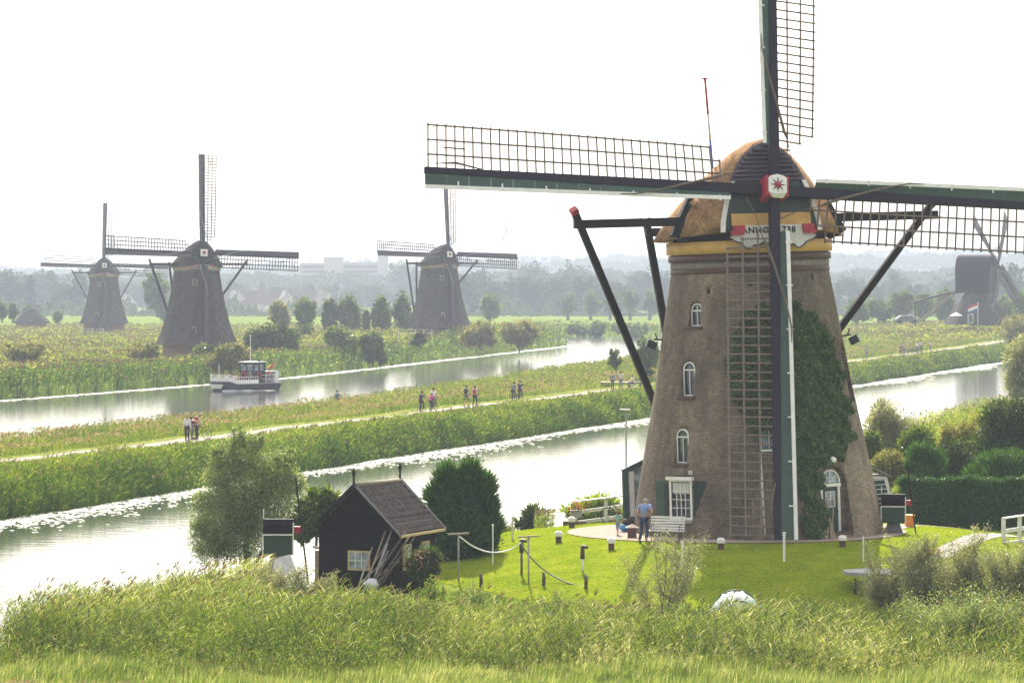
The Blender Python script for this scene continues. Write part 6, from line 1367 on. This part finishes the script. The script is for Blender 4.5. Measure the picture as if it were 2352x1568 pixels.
# garden table in the reeds on the right, flower tub, orange crate, net dome
q = at(2030, 1318, z=-.15); o = empty('garden_table', (q.x, q.y, gz(q.x, q.y))); tag(o, 'large grey octagonal garden table half hidden by shrubs, lower right', 'table'); ht = q.z-o.location.z
for sx in (1,):
    b = MB(); b.prism([(1.55*math.cos(PI/8+i*PI/4), 1.35*math.sin(PI/8+i*PI/4)) for i in range(8)], .12); b.xform(Matrix.Translation((0, 0, ht)) @ Matrix.Rotation(PI/2, 4, 'X')); b.build('table_top', M['grey'], o)
for x, y in ((-1.1, -.6), (-.6, -1.0), (.9, -.8), (0, .9)): b = MB(); b.tube([(x, y, -.2), (x, y, ht-.1)], .05, 7); b.build('leg', M['iron'], o)
q = at(2140, 1296, z=-.1); o = empty('flower_tub', (q.x, q.y, gz(q.x, q.y))); o.scale = (.62, .62, .62); b = MB(); b.lathe([(.35, 0), (.5, .75), (.44, .75), (.4, .5)], 20, cap=True); b.build('tub', M['grey'], o)
vg = Veg(); c = rng.normal(0, 1, (500, 3))*np.array([.35, .3, .14])+np.array([0, 0, .9]); vg.leaves(c, .09, rng.uniform(0, 1, 500), 0, .8); vg.build('flowers', M['petal'], o)['kind'] = 'stuff'; tag(o, 'round grey tub planted with orange-red flowers, by the driveway', 'planter')
b = MB(); b.box((0, 0, .28), (.36, .4, .56)); b2 = MB(); b2.box((0, 0, .58), (.4, .44, .05)); simple('orange_crate', 2089, 1215, .25, 'bright orange box standing right behind the blue-green garden mill', 'box', [('box', b, paint('orange plastic', (.65, .22, .02), .5)), ('lid', b2, paint('orange lid', (.6, .26, .04), .5))])
p = at(1690, 1405, d=80.5); b = MB(); n, mm = 16, 8; vs = []
for i in range(n+1):
    for j in range(mm+1):
        t = PI*i/n; u = -1+2*j/mm; vs.append((1.15*math.cos(t)*(1-.15*u*u), u*.8, 1.1*math.sin(t)*(1-.25*u*u)+.03*math.sin(i*2.3+j)))
b.add(vs, [(i*(mm+1)+j, i*(mm+1)+j+1, (i+1)*(mm+1)+j+1, (i+1)*(mm+1)+j) for i in range(n) for j in range(mm)], 0, True)
o = empty('net_tunnel', (p.x, p.y, gz(p.x, p.y)-.1)); b.build('net_cover', paint('pale net', (.42, .48, .47), .6, .3, 3, .6), o, fix=False); b = MB()
for u in (-.8, 0, .8): b.tube([(1.17*math.cos(PI*i/14)*(1-.15*u*u), u, 1.12*math.sin(PI*i/14)*(1-.25*u*u)) for i in range(15)], .02, 5)
b.build('hoops', M['green'], o); tag(o, 'arched tunnel of pale netting over green hoops, sunk in the foreground reeds', 'garden tunnel'); 
o.scale = (1, 1, (at(1690, 1353, d=80.5).z-o.location.z)/1.13)

# ------------------------------------------------------------------ walkers and cyclists on the towpath
def onpath(px, py=0, off=0):
    lo, hi = 90, 560
    for _ in range(40):
        s = (lo+hi)/2; x, y = xy_of(s, 77.4+off); c_ = math.cos(PITCH); 
        if 1176+FPX*x/(y*c_+CH*math.sin(PITCH)) < px: lo = s
        else: hi = s
    return Vector((x, y, gz(x, y)+.05))
PH = R(180-20)   # heading away along the path
wk = 'people on the towpath'
person('person in a white top with dark trousers, left of the trio on the path', onpath(430, 1018), PH, 1.68, 'stand', (.55, .56, .62), (.02, .02, .03), (.35, .25, .15), long_sleeve=True, group=wk)
person('person in a dark red shirt bending forward, middle of the trio on the path', onpath(441, 0, .6), R(100), 1.85, 'bend', (.28, .01, .05), (.05, .06, .12), (.3, .24, .16), group=wk)
person('person with dark hair and brown top, right of the trio on the path', onpath(452, 1013), R(-120), 1.62, 'bend', (.16, .04, .04), (.03, .03, .04), (.02, .015, .015), group=wk)
b0 = onpath(458, 0, -.4); bicycle('bicycle held by the trio on the path', b0, R(70))
person('lone walker in pink and teal standing in the herbs right of the boat', gp(775, 940, -.4), PH, 1.7, 'stand', (.30, .06, .14), (.25, .2, .22), (.03, .02, .02), pack=(.05, .2, .25), group=wk)
def rider(px, py, lab, shirt, legs, pack=None, h=1.72):
    g = onpath(px, py); person(lab, (g.x, g.y, g.z+.02), PH, h, 'ride', shirt, legs, pack=pack, group=wk); bicycle('bicycle ridden by the %s' % lab.split(',')[0].replace('cyclist', 'person'), g, PH, 'bicycles on the towpath')
rider(968, 942, 'cyclist in a dark top with long black hair, left of the nearest cyclists', (.08, .07, .10), (.03, .03, .04), (.04, .04, .08), 1.75)
rider(995, 936, 'cyclist in a white shirt, right of the nearest cyclists', (.6, .58, .56), (.06, .05, .06), None, 1.85)
person('child in a magenta shirt riding beside the cyclist in white', onpath(991, 938), PH, 1.45, 'ride', (.42, .04, .24), (.02, .02, .05), group=wk)
person('walker in olive green, left of the walking pair', onpath(1071, 930), PH, 1.78, 'walk', (.09, .12, .07), (.12, .12, .1), pack=(.02, .02, .02), shorts=True, group=wk)
person('walker with a red bag over a grey shirt, right of the walking pair', onpath(1091, 0, -.5), PH, 1.75, 'walk', (.35, .38, .38), (.015, .015, .02), pack=(.4, .02, .05), group=wk)
rider(1179, 912, 'cyclist in a grey-blue vest, left of the far cycling pair', (.12, .14, .18), (.06, .05, .07))
rider(1194, 908, 'cyclist in a black shirt, right of the far cycling pair', (.03, .025, .045), (.03, .03, .05), None, 1.8)
person('walker with red hair and a grey coat, left of the pair by the bench', onpath(1407, 884), PH, 1.72, 'stand', (.18, .16, .19), (.05, .05, .07), (.35, .08, .04), long_sleeve=True, group=wk)
person('walker in a lilac shirt beside the wooden platform on the path', onpath(1426, 881), PH, 1.75, 'stand', (.45, .42, .5), (.07, .08, .14), group=wk)
b = MB()
for i in range(4): b.box((0, -.9+.6*i, .38), (4.2, .5, .08))
b2 = MB()
for x in (-1.9, 1.9): b2.box((x, 0, .15), (.15, 2.0, .4))
simple('picnic_bench', 1427, 886, .28, 'low pale wooden platform bench on the towpath near the brick mill', 'bench', [('planks', b, M['wood']), ('bearers', b2, M['darkgrey'])])
g = onpath(1452, 884); person('person sitting on the far end of the wooden platform, dressed in white', (g.x, g.y, g.z+.0), R(-60), 1.7, 'sit', (.6, .6, .6), (.1, .1, .12), group=wk)
g = onpath(1465, 884); bicycle('parked bicycle on the path left of the tail brace', g, R(80))
g = onpath(1477, 882); bicycle('parked bicycle right under the black tail brace', g, R(60))
rg = 'walkers on the far path right of the mill'
person('lone walker in a green shirt on the far path right of the mill', onpath(1990), PH, 1.95, 'stand', (.05, .30, .22), (.15, .18, .28), group=rg)
for i, (px, py, c, l) in enumerate([(2069, 795, (.12, .09, .08), 'brown-clad walker leftmost of the far group'), (2076, 795, (.3, .28, .3), 'grey-clad walker second in the far group'), (2084, 797, (.5, .05, .04), 'small figure in red in the far group'), (2107, 789, (.6, .6, .6), 'person in white above the parked bicycles of the far group'), (2116, 790, (.4, .38, .45), 'person in pale lilac right of the parked bicycles'), (2137, 784, (.6, .6, .62), 'person in a white shirt rightmost of the far group')]):
    person(l, onpath(px, 0, -.6+.5*(i % 3)), PH+i, 1.85 if i != 2 else 1.2, 'stand', c, (.1, .1, .14), fingers=False, group=rg)
for i, px in enumerate((2093, 2099, 2105)): bicycle('parked bicycle in the far group right of the mill, %s of three' % ('left', 'middle', 'right')[i], onpath(px), R(70+i*10), 'parked bicycles of the far group')

# ------------------------------------------------------------------ passenger boat
bp_ = at(566, 896, z=WZ); BT = empty('passenger_boat', (bp_.x, bp_.y, WZ), R(-38)); BT.scale = (.76, .70, .84); tag(BT, 'white and dark grey passenger boat with a black wheelhouse and red lifebuoys', 'boat')
hull = [(-7.2, 1.0), (-6.4, 1.9), (-4.8, 2.15), (4.6, 2.15), (6.6, 1.8)]   # y (bow -), half width
def hullring(z, k, e=0): return [(x*k, y+e*(1 if y < 0 else -1)*0, z) for y, x in hull]+[(-x*k, y, z) for y, x in hull[::-1]]
n = 2*len(hull)
b = MB(); vs = hullring(-.3, .72)+hullring(.95, 1)
vs = [(x, y*(.94 if i < n else 1), z+(.35 if (i >= n and y < -5) else 0)) for i, (x, y, z) in enumerate(vs)]
b.add(vs, [(i, (i+1) % n, (i+1) % n+n, i+n) for i in range(n)]+[list(range(n, 2*n))]); b.build('hull', paint('dark hull paint', (.018, .018, .028), .5, spec=.2), BT)
b = MB()
rs_ = [Vector(v) for v in vs[n:]]
for i in range(n): b.bar(rs_[i], rs_[(i+1) % n], .09, .10)
b.build('rubbing_strake', M['grey'], BT)
b = MB()
for i in range(n):
    a, c = rs_[i], rs_[(i+1) % n]
    if a.y > 5 and c.y > 5: continue
    if a.y < 1.2 or c.y < 1.2:
        if a.y > 4 or c.y > 4: (a, c) = (a, a.lerp(c, .55)) if a.y < c.y else (c.lerp(a, .55), c)
        b.bar(a+Vector((0, 0, .3)), c+Vector((0, 0, .3)), .05, .5); b.bar(a+Vector((0, 0, .95)), c+Vector((0, 0, .95)), .06, .06)
        L = (c-a).length
        for k in range(int(L/.55)+1): q = a.lerp(c, k*.55/L); b.bar(q+Vector((0, 0, .5)), q+Vector((0, 0, .95)), .05)
b.build('bulwark', M['white'], BT)
b = MB(); b.prism([(-1.4, .95), (1.4, .95), (.9, .35), (-.9, .35)], .06, Matrix.Translation((0, -7.25, 0))); b.build('bow_ramp', M['offwhite'], BT)
b = MB()
for x in (-2.05, 2.05):
    for y in (2.2, 3.2, 4.2, 5.2): b.bar((x, y, .95), (x, y, 2.1), .05)
    for z in (1.5, 2.1): b.bar((x, 1.4, z), (x, 5.6, z), .05)
b.build('stern_rail', M['white'], BT)
b = MB(); b.box((0, 5.9, 1.75), (2.6, 1.0, 1.6)); b.build('stern_locker', M['white'], BT)
b = MB(); b.box((0, 4.3, 2.55), (3.2, 3.2, .08)); b.build('stern_awning', M['offwhite'], BT)
b = MB(); b.box((0, 1.6, 2.35), (2.7, 3.0, 2.9)); wh = b.build('wheelhouse', M['black'], BT)
b = MB(); b.box((0, 1.5, 3.85), (3.0, 3.5, .12)); b.build('wheelhouse_roof', M['offwhite'], wh)
for x in (-.65, .65): b = MB(); b.box((x, .08, 3.1), (1.0, .04, .85)); b.build('window', M['glassblue'], wh)
for y in (.8, 2.1): b = MB(); b.box((1.37, y, 3.1), (.04, .9, .85)); b.build('window', M['glassblue'], wh)
b = MB(); b.lathe([(.28, 0), (.28, .35), (.34, .37)], 12, c=(.3, 2.8, 3.9), cap=True); b.build('funnel', M['black'], wh)
for c, rot in (((-.62, .0, 2.05), 0), ((.62, .0, 2.05), 0), ((1.4, 1.5, 2.05), 1)):
    b = MB(); torus(b, (0, 0, 0), .42, .09, 20, 8); b.xform(Matrix.Translation(c) @ (Matrix.Rotation(PI/2, 4, 'Z') if rot == 0 else Matrix.Identity(4))); o = b.build('lifebuoy', M['red'], BT)
b = MB(); b.tube([(0, 1.0, 3.9), (0, 1.0, 7.6)], .05, 6); b.build('mast', M['offwhite'], BT)
b = MB(); b.tube([(0, -6.6, 1.2), (0, -6.6, 3.6)], .05, 6); b.build('bow_staff', M['offwhite'], BT)
b = MB(); b.tube([(0, 6.2, 2.4), (.2, 6.9, 4.0)], .03, 6); fs_ = b.build('flagstaff', M['wood'], BT)
b = MB(); b.add([(.2, 6.9, 4.0), (.12, 6.5, 3.1), (-.9, 6.2, 2.7), (-.5, 6.6, 3.2)], [(0, 1, 2, 3)]); b.build('ensign', M['red'], fs_, fix=False)
bm_ = BT.matrix_basis.copy()
bm_ = Matrix.Translation(BT.location) @ Matrix.Rotation(R(-38), 4, 'Z') @ Matrix.Diagonal((.76, .70, .84, 1))
for i, (x, y, c, l, pz) in enumerate([(-1.3, -5.4, (.5, .4, .38), 'passenger in a pale pink top sitting in the bow of the boat', 'sit'), (.4, -5.2, (.6, .6, .58), 'passenger in white in the bow of the boat beside the staff', 'sit'), (1.2, -3.8, (.45, .3, .2), 'passenger in light brown at the boat rail, left of the green one', 'sit'), (.2, -3.2, (.55, .5, .45), 'passenger in beige in the middle of the open boat deck', 'sit'),
    (1.6, -.9, (.02, .22, .10), 'passenger in green standing at the rail before the wheelhouse', 'stand'), (1.65, 3.6, (.55, .08, .16), 'passenger in pink standing at the stern rail', 'stand'), (-1.2, -2.4, (.2, .2, .25), 'passenger in dark blue on the far side of the open deck', 'sit')]):
    q = bm_ @ Vector((x, y, .98)); person(l, q, R(-38)+(0 if pz == 'sit' else 1.3), 1.5, pz, c, (.08, .08, .12), fingers=False, group='passengers on the boat')
b = MB()
for y in (-5.3, -4.0, -2.6): b.box((0, y+.1, 1.2), (3.2, .5, .45))
b.build('deck_seats', M['offwhite'], BT)
# bow wave
b = MB(); 
for sx in (-1, 1):
    vs = []; 
    for i in range(15):
        f = i/14; vs += [(sx*(1.0+f*2.4), -7.2+f*9, .02+.22*math.sin(f*9)**2*(1-f)+.1*(1-f)), (sx*(1.4+f*3.4), -7.5+f*9, .03)]
    b.add(vs, [(2*i, 2*i+1, 2*i+3, 2*i+2) for i in range(14)], 0, True)
wv = b.build('bow_wave', paint('foam', (.75, .77, .78), .4, .15, 3, .6), None, fix=False); wv.location = BT.location; wv.rotation_euler = BT.rotation_euler; wv.scale = (.76, .7, .8); tag(wv, kind='structure')

# ------------------------------------------------------------------ far buildings
def house(label, px, base, d, w_, dp, hw, hr, rz, wallc, roofc, grp=None, nwin=3, side=True):
    p = at(px, base, d=d); o = empty('house', (p.x, d*K, -1.0), rz); tag(o, label, 'house', grp); H = p.z+1
    b = MB(); b.prism([(-dp/2, -1), (dp/2, -1), (dp/2, hw), (0, hr-.1), (-dp/2, hw)], w_, Matrix.Translation((-w_/2, 0, 0)) @ Matrix.Rotation(-PI/2, 4, 'Z') @ Matrix.Translation((0, 0, 0))); b.build('wall', wallc, o)
    b = MB(); e = .5
    for s in (-1, 1):
        vs = [(-w_/2-e, s*(dp/2+e), hw-e*.6), (w_/2+e, s*(dp/2+e), hw-e*.6), (w_/2+e, 0, hr+.1), (-w_/2-e, 0, hr+.1)]; b.add(vs+[(x, y, z+.25) for x, y, z in vs], [(0, 1, 2, 3), (4, 7, 6, 5), (0, 4, 5, 1), (1, 5, 6, 2), (3, 2, 6, 7), (0, 3, 7, 4)])
    rf = b.build('roof', roofc, o); b = MB(); b.box((w_*.3, 0, hr+.5), (.9, .9, 1.4)); b.build('chimney', M['brickred'], rf)
    for i in range(nwin): b = MB(); b.box((-w_/2+w_*(i+.5)/nwin, -dp/2-.03, hw*.5), (1.6, .1, 1.4)); b.build('window', M['white'], o)
    b = MB(); b.box((w_/2+.03, 0, hw*.6), (.1, 1.8, 1.6)); b.build('gable_window', M['white'], o)
    return o
wc = paint('pale house wall', (.5, .46, .42), .8, .15, .5); wr = paint('brown house wall', (.3, .2, .16), .8, .2, .5); rr_ = paint('red brown roof', (.13, .09, .08), .8, .2, .5); rg_ = paint('grey roof', (.13, .12, .12), .8, .2, .5)
hs = [(535, 'gabled house second from the left in the distant row', -1.0, wc, rg_), (515, 'gabled house leftmost in the distant row, beside the nearest thatched mill', .5, wc, rr_), (575, 'red-roofed house third in the distant row, above the slim poplar', .2, wr, rr_), (612, 'house in the middle of the distant row', .1, wc, rr_), (652, 'pale gabled house in the distant row, right of the middle house', -1.2, wc, rg_), (692, 'brown house with a long roof in the distant row', .15, wr, rr_), (735, 'big house with a pale gable at the right end of the distant row', -.9, wc, rr_)]
for px, l, rz, w1, r1 in hs: house(l, px, 705, 1080, 13, 9, 4.2, 9.5, rz, w1, r1, 'row of distant houses')
house('pale house in the hazy trees left of the small far-left mill', 205, 705, 1120, 15, 9, 4, 9, .4, wc, rr_); house('long pale house half hidden behind the small far-left mill', 265, 708, 1100, 18, 9, 3.5, 8, 1.0, wc, rg_)
house('hazy house with white windows right of the brick mill', 1960, 700, 1050, 14, 10, 6, 10, -.3, wr, rg_); house('pale house among the trees between the middle mill and the pollards', 1075, 705, 1020, 14, 9, 5.5, 9, -.5, wc, rg_)
house('white low barn on the hill line right of the brick mill', 1955, 690, 1350, 30, 10, 4, 7, .0, wc, paint('white barn roof', (.6, .6, .6), .6), nwin=5)
b = MB(); b.lathe([(4.6, 0), (4.4, .6), (1.2, 3.9), (.3, 4.3)], 10, smooth=False, cap=True); b2 = MB(); b2.lathe([(3.8, -1.5), (3.8, .5)], 10, smooth=False, cap=True)
p = at(72, 742, d=590); o = empty('thatched_hut', (p.x, 590*K, p.z)); b.build('thatched_roof', M['oldthatch'], o); b2.build('wall', M['brickred'], o); o.scale = (1, .8, .9); tag(o, 'low hut with a steep thatched roof in the reeds at far left', 'hut')
# apartment block
p0 = at(690, 600, d=1500); p1 = at(888, 600, d=1500); w_ = p1.x-p0.x; hb = p0.z
o = empty('apartment_block', ((p0.x+p1.x)/2, 1500*K, -1)); tag(o, 'long pale apartment block with stair towers, faint on the horizon behind the houses', 'apartment building')
wm_ = boards('apartment storeys', (.42, .39, .37), 3.0, var=.25)
b = MB(); b.box((0, 0, hb/2), (w_, 14, hb)); b.build('wall', wm_, o)
for a, c, t in ((745, 790, 590), (868, 892, 588)):
    q0 = at(a, t, d=1500); q1 = at(c, t, d=1500); b = MB(); b.box(((q0.x+q1.x)/2-o.location.x, 0, (q0.z+1)/2), (q1.x-q0.x, 16, q0.z+1)); b.build('stair_tower', paint('tower wall', (.5, .46, .44), .8), o)
for z in np.arange(3, hb-2, 3.0): b = MB(); b.box((0, -7.1, z), (w_-4, .2, 1.3)); b.build('window_band', M['darkgrey'], o)
for i in range(12): b = MB(); b.bar((w_*(-.47+.085*i), 0, hb), (w_*(-.47+.085*i), 0, hb+2.2), .5); b.build('chimney', M['brickred'], o)
# radio mast
q = at(1160, 585, d=1500); t = at(1160, 488, d=1500); o = empty('radio_mast', (q.x, 1500*K, -1)); tag(o, 'thin lattice radio mast rising on the horizon right of the middle mill', 'radio mast'); b = MB(); H = t.z+1
for a, c in ((-1, -1), (1, -1), (0, 1)): b.bar((a*1.1, c, 0), (a*.5, c*.5, H*.97), .35)
for i in range(26): z = H*i/26; b.bar((-1, -1, z), (1, -1, z+H/52), .2); b.bar((1, -1, z+H/52), (-1, -1, z+H/26), .2)
b.build('lattice_tower', M['grey'], o); b = MB(); b.bar((0, 0, H*.97), (0, 0, H*1.25), .3); b.box((1.2, 0, H*.8), (1.0, .6, 3)); b.box((-1, 0, H*.72), (.8, .6, 2.5)); b.build('antenna', M['offwhite'], o)
# fences and details at the distant mills
a, c = gp(915, 768, 1.0), gp(992, 766, 1.0); a.z = c.z = at(915, 773, d=405).z; a.y = c.y = 405*K; a.x = at(915, 773, d=405).x; c.x = at(992, 773, d=405).x
rail_fence('rail_fence', [a, a.lerp(c, .5), c], 1.2, 'white rail fence in front of the middle thatched mill', rails=(.5, 1.0))
a, c = at(186, 768, d=515), at(238, 768, d=515); rail_fence('rail_fence', [a, a.lerp(c, .5), c], 1.2, 'white rail fence in front of the small far-left mill', rails=(.5, 1.0))
a, c = at(330, 762, d=520), at(372, 764, d=520)
q = at(2246, 745, d=455); b = MB(); b.tube([(0, 0, -1), (0, 0, 4.2)], .07, 6); o = simple_o = empty('flagpole', q); b.build('pole', M['offwhite'], o)
for i, c in enumerate(((.45, .03, .06), (.7, .7, .7), (.03, .08, .3))): b = MB(); n = 8; vs = []
# flag stripes as one cloth each, hanging left of the pole
fl = None
for i, c in enumerate(((.45, .03, .06), (.7, .7, .7), (.03, .08, .3))):
    b = MB(); vs = []
    for j in range(9): f = j/8; z0 = 4.1-i*.5-f*.75; vs += [(-1.9*f, .15*math.sin(f*5), z0), (-1.9*f, .15*math.sin(f*5), z0-.5)]
    b.add(vs, [(2*j, 2*j+2, 2*j+3, 2*j+1) for j in range(8)], 0, True); b.build('flag_stripe', paint('flag cloth', c, .8), o, fix=False)
tag(o, 'white pole with a red, white and blue flag in front of the post mill', 'flag')
q = at(2196, 746, d=460); o = empty('parasol', q); o.scale = (.6, .6, .8); b = MB(); b.lathe([(2.0, 2.2), (0.05, 3.0)], 10, smooth=False, cap=True); b.build('canopy', M['offwhite'], o); b = MB(); b.tube([(0, 0, -.5), (0, 0, 2.9)], .06, 6); b.build('pole', M['greywood'], o); tag(o, 'pale parasol at the left foot of the post mill', 'parasol')
def car(label, px, py, d, c, rz):
    q = at(px, py, d=d); o = empty('parked_car', q, rz); b = MB(); b.prism([(-2.2, .3), (2.2, .3), (2.25, .8), (1.5, .95), (.9, 1.5), (-1.2, 1.5), (-2.0, .95), (-2.25, .8)], 1.7, Matrix.Translation((0, -.85, 0))); b.build('body', c, o, .05)
    b = MB(); b.prism([(-1.7, .98), (1.3, .98), (.85, 1.42), (-1.15, 1.42)], 1.74, Matrix.Translation((0, -.87, 0))); b.build('side_windows', M['glass'], o)
    for x in (-1.4, 1.4):
        for y in (-.85, .85): b = MB(); b.lathe([(.32, -.1), (.32, .1)], 14, cap=True); b.xform(Matrix.Translation((x, y, .32)) @ Matrix.Rotation(PI/2, 4, 'X')); b.build('wheel', M['black'], o)
    return tag(o, label, 'car')
car('dark grey car parked beside the thicket, left of the post mill stair', 2082, 742, 470, paint('grey car paint', (.12, .13, .15), .4), .1)
